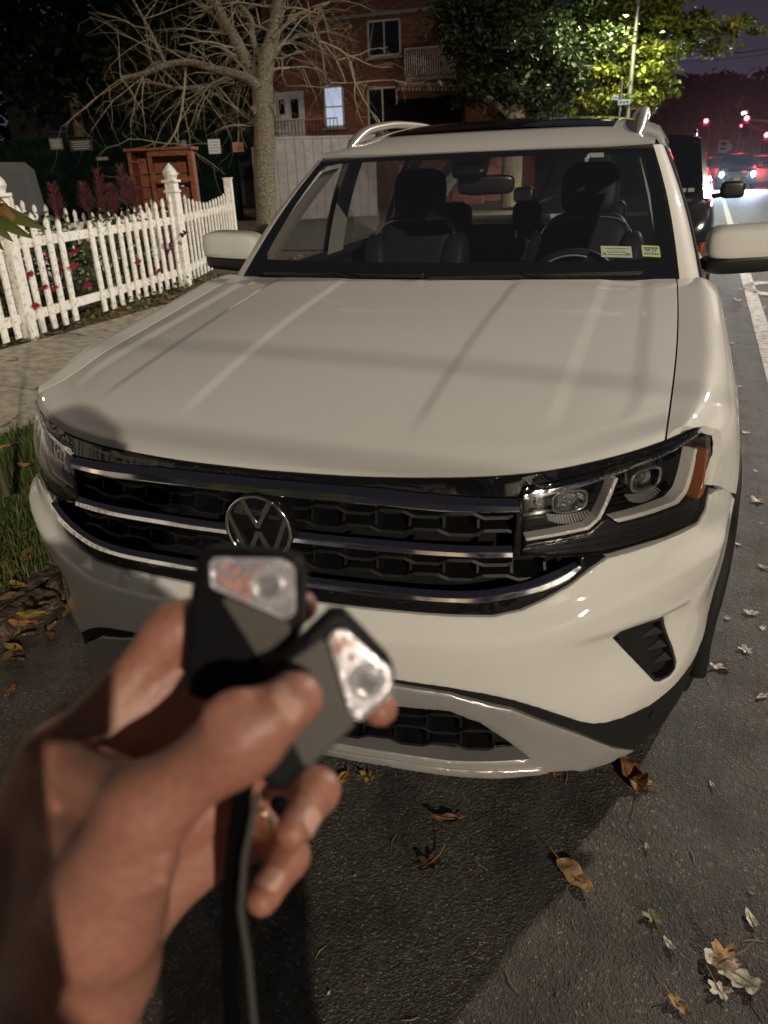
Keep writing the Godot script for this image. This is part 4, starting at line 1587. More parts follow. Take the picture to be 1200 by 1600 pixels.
func fence_run(label: String, a: Vector3, c: Vector3, n: int, skip: Array, hs: Callable, posts: Array, rails: Array, group := "") -> Node3D:
	var o := thing("picket_fence", label, "fence", Vector3.ZERO, 0.0, group)
	var d := (c - a)
	var turn := atan2(-d.z, d.x)
	var face := Basis(Vector3.UP, turn)
	var outw := face * Vector3(0, 0, 1)
	if outw.dot(EYE - a) < 0.0: outw = -outw
	for q in posts:
		fence_post(o, a + d * q[0], q[1], turn, q.size() > 2)
	for y in rails:
		var b := MB.new()
		b.beam(a + Vector3(0, y, 0), c + Vector3(0, y, 0), .035, .085, .004)
		part(o, "rail", b, M.fence)
	for k in range(1, n):
		if k in skip: continue
		var t := float(k) / n
		var h: float = hs.call(t) + rng.randf_range(-.014, .014)
		var b := MB.new()
		b.prism(picket_poly(h), Transform3D(face.rotated(outw, rng.randf_range(-.02, .02)), a + d * t + outw * .030 + Vector3(0, .045 + rng.randf_range(-.01, .01), 0)), .020, .003)
		part(o, "picket", b, M.fence)
	return o
func fence() -> void:
	M.fence = tri_mat(mat(1, 1, 1, .5), 1.1)
	M.fence.albedo_texture = noise_tex(FastNoiseLite.TYPE_SIMPLEX, .012, 6, 1024, [[.10, .30, .28, .22], [.20, .56, .54, .47], [.30, .76, .745, .69], [.8, .84, .83, .78]], 41)
	rng.seed = 12
	var g := .27
	var p0 := Vector3(-4.42, g, -4.08)
	var p1 := Vector3(-4.80, g, -7.25)
	var p2 := Vector3(-5.93, g, -10.65)
	var pm := p0 + (p0 - p1).normalized() * 2.4
	var dip := func(t: float) -> float: return .86 + .26 * pow(absf(t * 2.0 - 1.0), 2.2)
	fence_run("white picket fence between the two capped posts, with a gap of missing pickets", p0, p1, 18, [5, 6], dip, [[0.0, 1.18], [1.0, 1.22]], [.20, .80], "white picket fences")
	fence_run("white picket fence from the capped post to the plain square post by the trunk", p1, p2, 17, [], func(t): return .90 + .20 * pow(absf(t * 2.0 - 1.0), 2.0), [[1.0, 1.22, 1]], [.20, .80], "white picket fences")
	fence_run("white picket fence cut off by the picture's left edge, nearest to the grass", pm, p0, 14, [], dip, [[0.0, 1.18]], [.20, .80], "white picket fences")
	var run := (p0 - p1).normalized()
	for k in 4:
		fence_run("white picket fence along the pavement behind the photographer, section %s" % ["nearest to him", "second along", "third along", "farthest"][k], pm + run * (2.4 * (k + 1)), pm + run * (2.4 * k), 14, [], dip, [[0.0, 1.18]], [.20, .80], "white picket fences")
	var b0 := Vector3(-6.05, g, -5.75)
	var b1 := Vector3(-7.2, g, -11.2)
	fence_run("white picket fence behind the flower bed, half hidden by the red plumes", b0, b1, 24, [], func(t): return .80 + .34 * pow(absf(t * 2.0 - 1.0), 1.6), [[0.0, 1.20], [1.0, 1.15]], [.20, .74], "white picket fences")

# ------------------------------------------------------------------ garden
func leaf_mesh(l: float, w: float, fold := .25, curl := .25) -> MB:
	var b := MB.new()
	for s in [-1.0, 1.0]:
		b.grid(func(i, j):
			var y: float = j
			var half := w * .5 * pow(sin(PI * pow(y, .8)), .8)
			return Vector3(s * i * half, fold * i * half - curl * l * y * y, l * y), 2, 6, Vector3.UP)
	return b
func leafy(parent: Node3D, called: String, c: Vector3, r: Vector3, n: int, lm: Mesh, m: Material, tint: Array, hollow := .35, size := Vector2(.7, 1.3), clump := 0) -> void:
	var places := []
	var tints := []
	var cl := []
	for k in clump:
		var u := Vector3(rng.randfn(), rng.randfn() * .8, rng.randfn()).normalized() * pow(rng.randf_range(hollow, 1.0), .6)
		cl.append([u, rng.randf_range(.16, .34), rng.randf()])
	for i in n:
		var u := Vector3(rng.randfn(), rng.randfn(), rng.randfn()).normalized() * pow(rng.randf_range(hollow * hollow * hollow, 1.0), .34)
		var t := rng.randf()
		if clump:
			var q: Array = cl[rng.randi() % clump]
			u = q[0] + Vector3(rng.randfn(), rng.randfn() * .7, rng.randfn()) * q[1] * .55
			t = clampf(q[2] * .7 + rng.randf() * .3, 0, 1)
		var s := rng.randf_range(size.x, size.y)
		var nb := Basis.from_euler(Vector3(rng.randf_range(-.9, .9), rng.randf() * TAU, rng.randf_range(-.7, .7))).scaled(Vector3.ONE * s)
		places.append(Transform3D(nb, c + u * r))
		var k := t * (tint.size() - 1)
		var i0 := mini(int(k), tint.size() - 2)
		tints.append((tint[i0] as Color).lerp(tint[i0 + 1], k - i0))
	scatter(parent, called, lm, m, places, tints)
func garden() -> void:
	M.leaf = mat(1, 1, 1, .5)
	M.leaf.vertex_color_use_as_albedo = true
	M.leaf.backlight_enabled = true
	M.leaf.backlight = Color(.45, .45, .45)
	M.stem = mat(.07, .06, .03, .8)
	rng.seed = 31
	var lm := leaf_mesh(.065, .04).mesh()
	var petal := MB.new()
	for k in 22:
		var a := k * 2.399
		var r := .030 * sqrt((k + 1) / 22.0)
		var T := Transform3D(Basis(Vector3.UP, a) * Basis(Vector3.RIGHT, -.35 - .9 * (1.0 - k / 22.0)), Vector3(cos(a + PI / 2) * 0, 0, 0))
		petal.grid(func(i, j): return T * Vector3((i - .5) * .030 * sin(PI * minf(1.0, j + .15)), .006 * (i - .5) * (i - .5) * 4.0 + .010 * j * j, -j * (r + .012)), 2, 3, Vector3.UP)
	var pm := petal.mesh()
	var pink := mat(.55, .03, .10, .5)
	pink.backlight_enabled = true
	pink.backlight = Color(.3, .3, .3)
	var beds := [
		[Vector3(-5.05, .80, -5.15), Vector3(.42, .50, .55), 700, "bush of pink roses behind the gap in the picket fence", [[116, 392, 7.25], [114, 415, 7.1], [96, 415, 7.1], [136, 445, 7.4], [85, 450, 6.95], [76, 397, 7.0]]],
		[Vector3(-4.95, .70, -4.5), Vector3(.30, .42, .34), 320, "small bush of pink roses behind the tall capped post on the left", [[45, 428, 6.55], [68, 448, 6.75], [55, 477, 6.6]]],
		[Vector3(-5.2, .62, -6.5), Vector3(.36, .38, .6), 420, "low rose bush with two blooms poking through the pickets", [[215, 408, 8.1], [247, 422, 8.55]]],
	]
	for q in beds:
		var o := thing("rose_bush", q[3], "rose bush", Vector3(q[0].x, .27, q[0].z), 0.0, "rose bushes behind the fence")
		leafy(o, "foliage", Vector3(0, q[0].y - .27, 0), q[1], q[2], lm, M.leaf, [Color(.02, .045, .012), Color(.05, .10, .025), Color(.10, .15, .05)], .4, Vector2(.7, 1.5))
		for k in 7:
			var b := MB.new()
			var a := k * 1.7
			b.tube([Vector3(cos(a) * .05, 0, sin(a) * .05), Vector3(cos(a) * .15, q[0].y * .4, sin(a) * .15), Vector3(cos(a) * .3 * q[1].x * 2.0, q[0].y - .1, sin(a) * .3)], [.010, .008, .004], 6)
			part(o, "stem", b, M.stem)
		for f in q[4]:
			part_mesh(o, "bloom", pm, pink, Transform3D(Basis.from_euler(Vector3(.7, rng.randf() * TAU * .2 - 2.7, 0)).scaled(Vector3.ONE * rng.randf_range(1.1, 1.45)), at(f[0], f[1], f[2]) - o.position))
	# red plumes
	var red := mat(.10, .014, .022, .7)
	red.backlight_enabled = true
	red.backlight = Color(.3, .3, .3)
	var k0 := 0
	for q in [[152, 268, 9.6, .55], [172, 292, 9.2, .34], [188, 262, 9.7, .52], [130, 290, 9.0, .32], [205, 285, 9.5, .34], [82, 292, 8.6, .36]]:
		var top := at(q[0], q[1], q[2])
		var base := Vector3(top.x, .27, top.z)
		var h := top.y - base.y
		var o := thing("plume_plant", ["tall dark red plume plant, highest and fullest of the row", "short red plume plant between the two tall ones", "second tall dark red plume plant, slender and leaning", "small red plume plant to the left of the tall ones", "red plume plant closest to the wooden crate", "lone red plume plant near the left capped post"][k0], "plume plant", base, 0.0, "red plume plants in the flower bed")
		k0 += 1
		var b := MB.new()
		b.tube([Vector3.ZERO, Vector3(.01, h * .5, 0), Vector3(0, h * .9, .01)], [.009, .007, .004], 6)
		part(o, "stem", b, M.stem)
		b = MB.new()
		for k in 170:
			var t := rng.randf()
			var y: float = h - q[3] * (1.0 - t) * .9
			var r := .085 * (1.0 - t * .8) + .01
			var a := rng.randf() * TAU
			var d := Vector3(cos(a), rng.randf_range(.6, 1.6), sin(a)).normalized()
			var s := Vector3(0, y, 0) + Vector3(cos(a), 0, sin(a)) * r * .2
			var e := s + d * (r + .06)
			var w := d.cross(Vector3.UP).normalized() * .007
			b.quad(s - w, s + w, e + w * .4, e - w * .4)
		part(o, "plume", b, red)
		leafy(o, "foliage", Vector3(0, h * .42, 0), Vector3(.22, h * .32, .22), 130, lm, M.leaf, [Color(.03, .04, .012), Color(.11, .10, .03), Color(.14, .13, .05)], .2, Vector2(.8, 1.6))
	# purple leaves climbing the capped post
	var cp := thing("climbing_plant", "purple leaved climber on the capped post by the car's mirror", "plant", Vector3(-4.72, .27, -7.08))
	var pl := mat(.09, .02, .07, .5)
	var lm2 := leaf_mesh(.075, .045)
	for q in [[262, 385, 8.75], [268, 377, 8.7], [258, 378, 8.8], [283, 364, 8.72], [287, 360, 8.74], [268, 388, 8.75]]:
		part_mesh(cp, "leaf", lm2.mesh(), pl, Transform3D(Basis.from_euler(Vector3(rng.randf_range(.2, 1.2), rng.randf() * TAU, rng.randf_range(-.5, .5))).scaled(Vector3.ONE * 1.3), at(q[0], q[1], q[2]) - cp.position))
	var sb := MB.new()
	sb.tube([Vector3.ZERO, at(275, 420, 8.72) - cp.position, at(266, 385, 8.76) - cp.position, at(284, 363, 8.73) - cp.position], [.005, .005, .004, .003], 6)
	part(cp, "stem", sb, M.stem)
	# ground cover at the foot of the fence
	leafy(self, "ground_cover", Vector3(-4.75, .27, -6.2), Vector3(.42, .14, 2.3), 900, lm, M.leaf, [Color(.03, .05, .015), Color(.06, .10, .02), Color(.10, .11, .03)], .0, Vector2(.5, 1.1))
	# long leaves of the young tree at the picture's left edge
	var base := Vector3(-2.05, .2, -1.25)
	var yt := thing("sapling", "sapling with long drooping olive leaves at the left edge, near the grass", "sapling", base)
	var top := at(-70, 330, 3.35)
	var b := MB.new()
	b.tube([Vector3.ZERO, Vector3(-.02, .6, .02), Vector3(.01, top.y - .2 + .12, -.0), top - base], [.016, .013, .010, .006], 8)
	part(yt, "stem", b, M.stem)
	var lv := mat(.085, .095, .022, .5)
	var lv2 := mat(.20, .105, .03, .55)
	for q in [[-8, 318, 74, 358, lv], [-12, 322, 52, 372, lv], [-10, 330, 22, 378, lv], [0, 330, 30, 352, lv2], [-18, 338, 8, 392, lv], [-30, 330, -12, 385, lv], [-14, 312, 8, 316, lv2], [-25, 318, -60, 370, lv]]:
		var s := at(q[0], q[1], 3.3)
		var e := at(q[2], q[3], 3.22)
		var d := e - s
		var bb := MB.new()
		var side := d.cross(cam_basis.z).normalized().rotated(d.normalized(), rng.randf_range(-.5, .5))
		var nrm := side.cross(d).normalized()
		if nrm.y < 0: nrm = -nrm
		bb.grid(func(i, j):
			var h := .030 * pow(sin(PI * (.05 + .93 * j)), .8)
			return s + d * j + nrm * (.05 * sin(PI * j)) + side * (i * 2.0 - 1.0) * h + nrm * absf(i - .5) * .016 - base, 4, 12, nrm)
		part(yt, "leaf", bb, q[4])
	for q in [[-8, 318], [-18, 338], [-30, 330]]:
		b = MB.new()
		b.tube([top - base, at(q[0], q[1], 3.3) - base], [.005, .003], 6)
		part(yt, "twig", b, M.stem)

# ------------------------------------------------------------------ background
func panel_wall(o: Node3D, called: String, a: Vector3, c: Vector3, h: float, n: int, m: Material, gap := .012, t := .05) -> void:
	for k in n:
		var b := MB.new()
		var p := a.lerp(c, float(k) / n)
		var q := a.lerp(c, float(k + 1) / n)
		var d := (q - p).normalized() * gap * .5
		b.beam(p + d + Vector3(0, h * .5, 0), q - d + Vector3(0, h * .5, 0), t, h, .006)
		part(o, called, b, m)

func hoarding() -> void:
	var z := -20.5
	M.green_board = tri_mat(mat(1, 1, 1, .7), .5)
	M.green_board.albedo_texture = noise_tex(FastNoiseLite.TYPE_SIMPLEX, .01, 5, 512, [[.3, .0025, .0065, .005], [.7, .0045, .011, .0085]], 51)
	M.green_board.metallic_specular = .08
	var o := thing("hoarding", "long dark green board hoarding with posted notices behind the picket fence", "hoarding", Vector3(0, .27, 0))
	panel_wall(o, "board", Vector3(-25, 0, z + 3.5), Vector3(-11.0, 0, z), 2.45, 12, M.green_board, .012, .05)
	var notices := [[335, 229, .36, .38, Color(.55, .60, .68), "pale notice pinned to the green boards, larger of the two near the trunk"], [372, 230, .32, .25, Color(.34, .20, .16), "small red and white notice on the green boards beside the tree trunk"], [88, 225, .40, .30, Color(.09, .095, .09), "dim notice with printed lines on the green boards, left of the plumes"], [127, 227, .7, .30, Color(.025, .03, .028), "dark board notice right of the lined one, barely readable"], [160, 248, .36, .09, Color(.16, .16, .15), "narrow pale strip label low on the green boards above the plumes"], [288, 227, .14, .28, Color(.12, .13, .12), "narrow grey notice on the green boards above the wooden crate"]]
	for q in notices:
		var fr := Vector3(-25, 0, z + 3.5)
		var to := Vector3(-11.0, 0, z)
		var nrm := Vector3(-(to - fr).z, 0, (to - fr).x).normalized()
		if nrm.z < 0: nrm = -nrm
		var d := cam_basis * Vector3((q[0] - 600.0) / FOCAL, (800.0 - q[1]) / FOCAL, -1.0)
		var t := (fr - EYE + nrm * .035).dot(nrm) / d.dot(nrm)
		var p := EYE + d * t
		var T := Transform3D(Basis((to - fr).normalized(), Vector3.UP, nrm), p)
		var sg := thing("notice", q[5], "notice", p, 0.0, "notices on the hoarding")
		var L := Transform3D(T.basis, Vector3.ZERO)
		var b := MB.new()
		b.box(L, Vector3(q[2], q[3], .012), .002)
		part(sg, "sheet", b, mat(q[4].r, q[4].g, q[4].b, .7))
		for k in 4:
			b = MB.new()
			b.box(L.translated_local(Vector3(0, q[3] * (.3 - .2 * k), .008)), Vector3(q[2] * (.8 - .12 * (k % 2)), q[3] * .07, .004))
			part(sg, "print_line", b, mat(.14, .02, .015, .7) if q[0] == 372 else mat(.30, .33, .38, .7))
	# white plastic fence right of the trunk
	M.vinyl = tri_mat(mat(1, 1, 1, .5), .6)
	M.vinyl.albedo_texture = noise_tex(FastNoiseLite.TYPE_SIMPLEX, .01, 4, 512, [[.3, .19, .18, .185], [.7, .26, .25, .255]], 52)
	var w := thing("board_fence", "plain pale grey board fence between the tree trunk and the white car", "fence", Vector3(0, .27, 0))
	var a := atz(425, 330, -20.0)
	var c := atz(590, 330, -22.0)
	panel_wall(w, "board", Vector3(a.x, 0, a.z), Vector3(c.x, 0, c.z), 2.15, 12, M.vinyl, .006, .05)
	var rail := MB.new()
	rail.beam(Vector3(a.x, 2.17, a.z), Vector3(c.x, 2.17, c.z), .09, .07, .01)
	part(w, "cap_rail", rail, M.vinyl)
	# the wooden crate behind the flower bed
	var p := aty(268, 345, .27)
	p = at(268, 345, 12.2)
	p.y = .27
	var cr := thing("wooden_crate", "orange brown wooden crate with cross rails behind the picket fence", "crate", p, .32)
	M.red_wood = tri_mat(mat(1, 1, 1, .6), 1.0)
	M.red_wood.albedo_texture = noise_tex(FastNoiseLite.TYPE_SIMPLEX, .02, 5, 512, [[.3, .13, .035, .012], [.7, .24, .07, .025]], 53)
	var hh := at(268, 236, 12.2).y - .27
	for k in 9:
		var b := MB.new()
		b.bx(Vector3(0, .12 + k * (hh - .18) / 8.0, -.2), Vector3(.92, (hh - .18) / 8.0 - .012, .03), .004)
		part(cr, "plank", b, M.red_wood)
	for q in [[Vector3(-.47, hh * .5, .15), Vector3(.06, hh, .06)], [Vector3(-.16, hh * .5, .15), Vector3(.07, hh, .05)], [Vector3(.47, hh * .5, .15), Vector3(.08, hh, .06)], [Vector3(.15, hh - .04, .17), Vector3(.66, .09, .05)], [Vector3(.15, hh - .42, .17), Vector3(.60, .06, .05)], [Vector3(.15, hh - .78, .17), Vector3(.60, .06, .05)], [Vector3(0, hh + .015, 0), Vector3(1.06, .04, .5)]]:
		var b := MB.new()
		b.bx(q[0], q[1], .006)
		part(cr, "beam", b, M.red_wood)
	for s in [-1.0, 1.0]:
		var b := MB.new()
		b.bx(Vector3(s * .46, hh * .5, -.02), Vector3(.025, hh - .06, .34), .004)
		part(cr, "side_board", b, M.red_wood)

func window_at(o: Node3D, p: Vector3, w: float, h: float, pane: Material, frame: Material, rows := 2, cols := 1) -> void:
	var b := MB.new()
	for s in [-1.0, 1.0]:
		b.bx(p + Vector3(s * w * .5, 0, .03), Vector3(.07, h + .07, .1), .008)
		b.bx(p + Vector3(0, s * h * .5, .03), Vector3(w + .07, .07, .1), .008)
	for k in range(1, rows): b.bx(p + Vector3(0, h * (float(k) / rows - .5), .03), Vector3(w, .05, .06), .006)
	for k in range(1, cols): b.bx(p + Vector3(w * (float(k) / cols - .5), 0, .03), Vector3(.05, h, .06), .006)
	var f := part(o, "window", b, frame)
	for r in rows:
		for c in cols:
			b = MB.new()
			b.bx(p + Vector3(w * ((c + .5) / cols - .5), h * ((r + .5) / rows - .5), .015), Vector3(w / cols - .03, h / rows - .03, .012))
			part(f, "pane", b, pane)
	b = MB.new()
	b.bx(p + Vector3(0, -h * .5 - .09, .08), Vector3(w + .24, .1, .2), .012)
	part(f, "sill", b, M.stone)

func houses() -> void:
	M.stone = tri_mat(mat(.32, .30, .27, .85), .6)
	# brick pattern in the material: the courses are only a few pixels high from here
	var im := Image.create(512, 512, false, Image.FORMAT_RGB8)
	im.fill(lin(.22, .20, .18))
	var hm := Image.create(512, 512, false, Image.FORMAT_L8)
	hm.fill(Color(.2, .2, .2))
	rng.seed = 9
	for row in 16:
		for k in 5:
			var x := k * 102 + (51 if row % 2 else 0)
			var t := rng.randf()
			var c := lin(.17, .055, .033).lerp(lin(.30, .11, .065), t)
			for q in [0, -512]:
				im.fill_rect(Rect2i(x + 3 + q, row * 32 + 3, 97, 27), c)
				hm.fill_rect(Rect2i(x + 3 + q, row * 32 + 3, 97, 27), Color(.7 + .2 * t, 0, 0))
	M.brick = tri_mat(mat(1, 1, 1, .85), .86)
	M.brick.albedo_texture = ImageTexture.create_from_image(im)
	M.brick.heightmap_enabled = true
	M.brick.heightmap_texture = ImageTexture.create_from_image(hm)
	M.brick.heightmap_scale = .8
	M.white_frame = mat(.62, .62, .60, .5)
	M.dark_frame = mat(.10, .10, .10, .5)
	M.pane_dark = mat(.012, .013, .016, .06)
	M.iron = mat(.015, .015, .015, .5, .4)
	var z := -30.0
	var l := atz(420, 200, z)
	var r := atz(790, 200, z)
	var W := r.x - l.x
	var mid := Vector3((l.x + r.x) * .5, .2, z)
	var o := thing("brick_house", "red brick house with a lit window and a white door behind the bare tree", "house", mid)
	var b := MB.new()
	b.bx(Vector3(0, 4.6, -4.2), Vector3(W, 9.2, 8.0))
	part(o, "wall", b, M.brick)
	b = MB.new()
	b.bx(Vector3(0, 9.3, -4.2), Vector3(W + .6, .25, 8.6), .04)
	part(o, "roof", b, M.dark)
	var loc := func(x: float, y: float) -> Vector3: return atz(x, y, z - .2) - mid
	# bands of pale stone
	for y in [38.0]:
		b = MB.new()
		var q: Vector3 = loc.call(560, y - 12)
		b.bx(Vector3(-1.0, q.y, -.14), Vector3(W * .86, .12, .14), .01)
		part(o, "stone_band", b, M.stone)
	var lit := glow(.62, .72, .95, .62)
	for q in [[601, 60, 47, 42, M.pane_dark, M.white_frame, 1, 2], [599, 172, 44, 56, M.pane_dark, M.white_frame, 1, 2], [523, 167, 29, 52, lit, M.white_frame, 2, 1], [455, 52, 34, 46, M.pane_dark, M.dark_frame, 2, 1]]:
		var s := 30.5 / FOCAL * 1.02
		window_at(o, (loc.call(q[0], q[1]) as Vector3) + Vector3(0, 0, .02), q[2] * s, q[3] * s, q[4], q[5], q[6], q[7])
	# front door with a storm door
	var dp: Vector3 = loc.call(454, 187)
	var sc := 30.5 / FOCAL
	b = MB.new()
	b.bx(dp + Vector3(0, 0, .02), Vector3(50 * sc, 76 * sc, .1), .01)
	var dm := mat(.56, .58, .60, .4)
	var dr := part(o, "door", b, dm)
	for q in [[-11, 2, 17, 66, .10], [11, 2, 17, 66, .10]]:
		b = MB.new()
		b.bx(dp + Vector3(q[0] * sc, q[1] * sc, .09), Vector3(q[2] * sc, q[3] * sc, .04), .01)
		part(dr, "leaf_panel", b, dm)
	for q in [[-11, 18, 9, 20], [11, 14, 12, 26]]:
		b = MB.new()
		b.bx(dp + Vector3(q[0] * sc, q[1] * sc, .125), Vector3(q[2] * sc, q[3] * sc, .02), .003)
		part(dr, "pane", b, M.pane_dark)
	# porch slab and iron railing
	b = MB.new()
	var pr: Vector3 = loc.call(500, 228)
	b.bx(Vector3(pr.x, pr.y * .5, 1.0), Vector3(150 * sc, pr.y, 2.2), .02)
	part(o, "porch", b, M.stone)
	var ra: Vector3 = loc.call(428, 224)
	var rc: Vector3 = loc.call(560, 224)
	for k in 27:
		b = MB.new()
		var p := ra.lerp(rc, k / 26.0)
		p.z = 2.0
		b.bx(Vector3(p.x, pr.y + .42, 2.0), Vector3(.022, .84, .022))
		part(o, "baluster", b, M.iron)
	for y in [.06, .84]:
		b = MB.new()
		b.beam(Vector3(ra.x, pr.y + y, 2.0), Vector3(rc.x, pr.y + y, 2.0), .05, .04, .008)
		part(o, "handrail", b, M.iron if y < .5 else mat(.30, .16, .07, .4))  # top rail's orange brown is a warm highlight painted as colour
	# upper balcony on the right with its rail, the little roof under it and the pier
	var ba: Vector3 = loc.call(658, 130)
	var bc: Vector3 = loc.call(772, 138)
	b = MB.new()
	b.bx(Vector3((ba.x + bc.x) * .5, ba.y - .05, .9), Vector3(bc.x - ba.x, .14, 2.0), .02)
	part(o, "balcony", b, M.stone)
	for k in 22:
		b = MB.new()
		var x := lerpf(ba.x, ba.x + (bc.x - ba.x) * .62, k / 21.0)
		b.bx(Vector3(x, ba.y + .45, 1.85), Vector3(.03, .8, .03))
		part(o, "baluster", b, M.white_frame)
	b = MB.new()
	b.beam(Vector3(ba.x, ba.y + .88, 1.85), Vector3(ba.x + (bc.x - ba.x) * .62, ba.y + .88, 1.85), .06, .06, .01)
	part(o, "handrail", b, M.white_frame)
	b = MB.new()
	b.beam(Vector3(ba.x - .1, ba.y - .22, 2.15), Vector3(bc.x + .2, ba.y - .42, 2.15), .5, .16, .02)
	part(o, "eaves", b, mat(.20, .15, .11, .8))
	for k in 24:
		b = MB.new()
		b.bx(Vector3(lerpf(ba.x - .1, bc.x + .1, k / 23.0), ba.y - .36 - .2 * k / 23.0, 2.32), Vector3(.06, .10, .14))
		part(o, "bracket", b, mat(.34, .28, .22, .8))
	var pier: Vector3 = loc.call(762, 172)
	b = MB.new()
	b.bx(Vector3(pier.x, (ba.y - .5) * .5, 1.9), Vector3(.62, ba.y - .5, .5))
	part(o, "pier", b, M.brick)
	b = MB.new()
	var aw: Vector3 = loc.call(680, 176)
	b.quad(Vector3(aw.x - 1.3, aw.y + .5, .1), Vector3(aw.x + 1.3, aw.y + .5, .1), Vector3(aw.x + 1.5, aw.y - .35, 1.7), Vector3(aw.x - 1.5, aw.y - .35, 1.7), Vector3(0, 1, 1))
	b.quad(Vector3(aw.x + 1.5, aw.y - .35, 1.7), Vector3(aw.x - 1.5, aw.y - .35, 1.7), Vector3(aw.x - 1.5, aw.y - .65, 1.7), Vector3(aw.x + 1.5, aw.y - .65, 1.7), Vector3.BACK)
	part(o, "awning", b, M.dark)
	# dark house behind the hoarding on the left
	var h2 := thing("timber_house", "unlit dark timber house behind the green hoarding at the left edge", "house", Vector3(-22, .2, -31))
	M.siding = tri_mat(mat(.05, .052, .058, .8), .5)
	for k in 22:
		b = MB.new()
		b.box(Transform3D(Basis.from_euler(Vector3(-.10, .25, 0)), Vector3(0, .3 + k * .26, 0)), Vector3(11, .275, .05), .004)
		part(h2, "siding_board", b, M.siding)
	b = MB.new()
	b.box(Transform3D(Basis.from_euler(Vector3(0, .25, 0)), Vector3(.8, 2.9, -3.2)), Vector3(10.9, 5.8, 6.0))
	part(h2, "wall", b, M.siding)
	b = MB.new()
	b.prism(pv([-6, 0, 6, 0, 0, 3.4]), Transform3D(Basis.from_euler(Vector3(0, .25, 0)), Vector3(.8, 5.85, -3.2)), 6.6, .02)
	part(h2, "roof", b, M.dark)
	for x in [-3.2, 0.0, 3.0]:
		b = MB.new()
		var T := Transform3D(Basis.from_euler(Vector3(0, .25, 0)), Vector3(0, 0, 0))
		b.box(T.translated_local(Vector3(x, 4.1, .09)), Vector3(1.0, 1.5, .08), .01)
		var f := part(h2, "window", b, mat(.14, .14, .14, .6))
		b = MB.new()
		b.box(T.translated_local(Vector3(x, 4.1, .14)), Vector3(.84, 1.34, .02))
		part(f, "pane", b, M.pane_dark)
	# covered trailer at the left edge
	var tp := at(6, 240, 17.0)
	var tr := thing("covered_trailer", "pale covered trailer at the left edge in front of the green boards", "trailer", Vector3(tp.x - .3, .27, tp.z), .2)
	b = MB.new()
	b.prism(pv([-1.0, .55, .55, .55, .45, 1.55, .25, 1.72, -.9, 1.72]), Transform3D(), 1.6, .05)
	part(tr, "cover", b, mat(.09, .09, .095, .7))
	b = MB.new()
	b.bx(Vector3(-.2, .45, 0), Vector3(1.7, .1, 1.5), .02)
	part(tr, "bed", b, M.iron)
	for s in [-1.0, 1.0]:
		b = MB.new()
		b.lathe([Vector2(0, -.09), Vector2(.27, -.09), Vector2(.28, .09), Vector2(0, .09)], 20, Transform3D(Basis(Vector3.RIGHT, PI / 2), Vector3(-.2, .28, s * .8)))
		part(tr, "wheel", b, M.rubber)

func plain_house(label: String, pos: Vector3, turn: float, size: Vector3, c: Color, lit: Array) -> void:
	var o := thing("row_house", label, "house", pos, turn, "houses behind the photographer")
	var wm := tri_mat(mat(c.r, c.g, c.b, .8), .6)
	var b := MB.new()
	b.bx(Vector3(0, size.y * .5, -size.z * .5), size)
	part(o, "wall", b, wm)
	b = MB.new()
	b.prism(pv([-size.x * .54, 0, size.x * .54, 0, 0, size.x * .34]), Transform3D(Basis(), Vector3(0, size.y, -size.z * .5)), size.z * 1.06, .02)
	part(o, "roof", b, M.dark)
	for k in 6:
		var p := Vector3((k % 3 - 1) * size.x * .3, 1.6 + 2.6 * (k / 3), .02)
		window_at(o, p, 1.0, 1.4, glow(.95, .75, .45, .8) if k in lit else M.pane_dark, M.white_frame, 2, 1)
	b = MB.new()
	b.bx(Vector3(size.x * .16, 1.05, .04), Vector3(.95, 2.1, .1), .02)
	part(o, "door", b, mat(.16, .03, .02, .4))
func more_houses() -> void:
	plain_house("cream house across the road behind the photographer, nearest of three", Vector3(21.5, .12, 6.0), -PI / 2, Vector3(9, 6, 8), Color(.60, .57, .50), [1, 4])
	plain_house("grey house across the road behind the photographer, middle of three", Vector3(21.0, .12, 33.0), -PI / 2 - .5, Vector3(9, 6, 8), Color(.45, .46, .48), [0])
	plain_house("tan house closing the view far behind the photographer", Vector3(3.0, .12, 46.0), PI, Vector3(14, 7, 8), Color(.50, .42, .32), [2, 3])
	plain_house("white house set back behind the pavement to the photographer's left", Vector3(-13.5, .28, 9.0), PI / 2, Vector3(10, 6, 8), Color(.62, .60, .56), [1, 5])

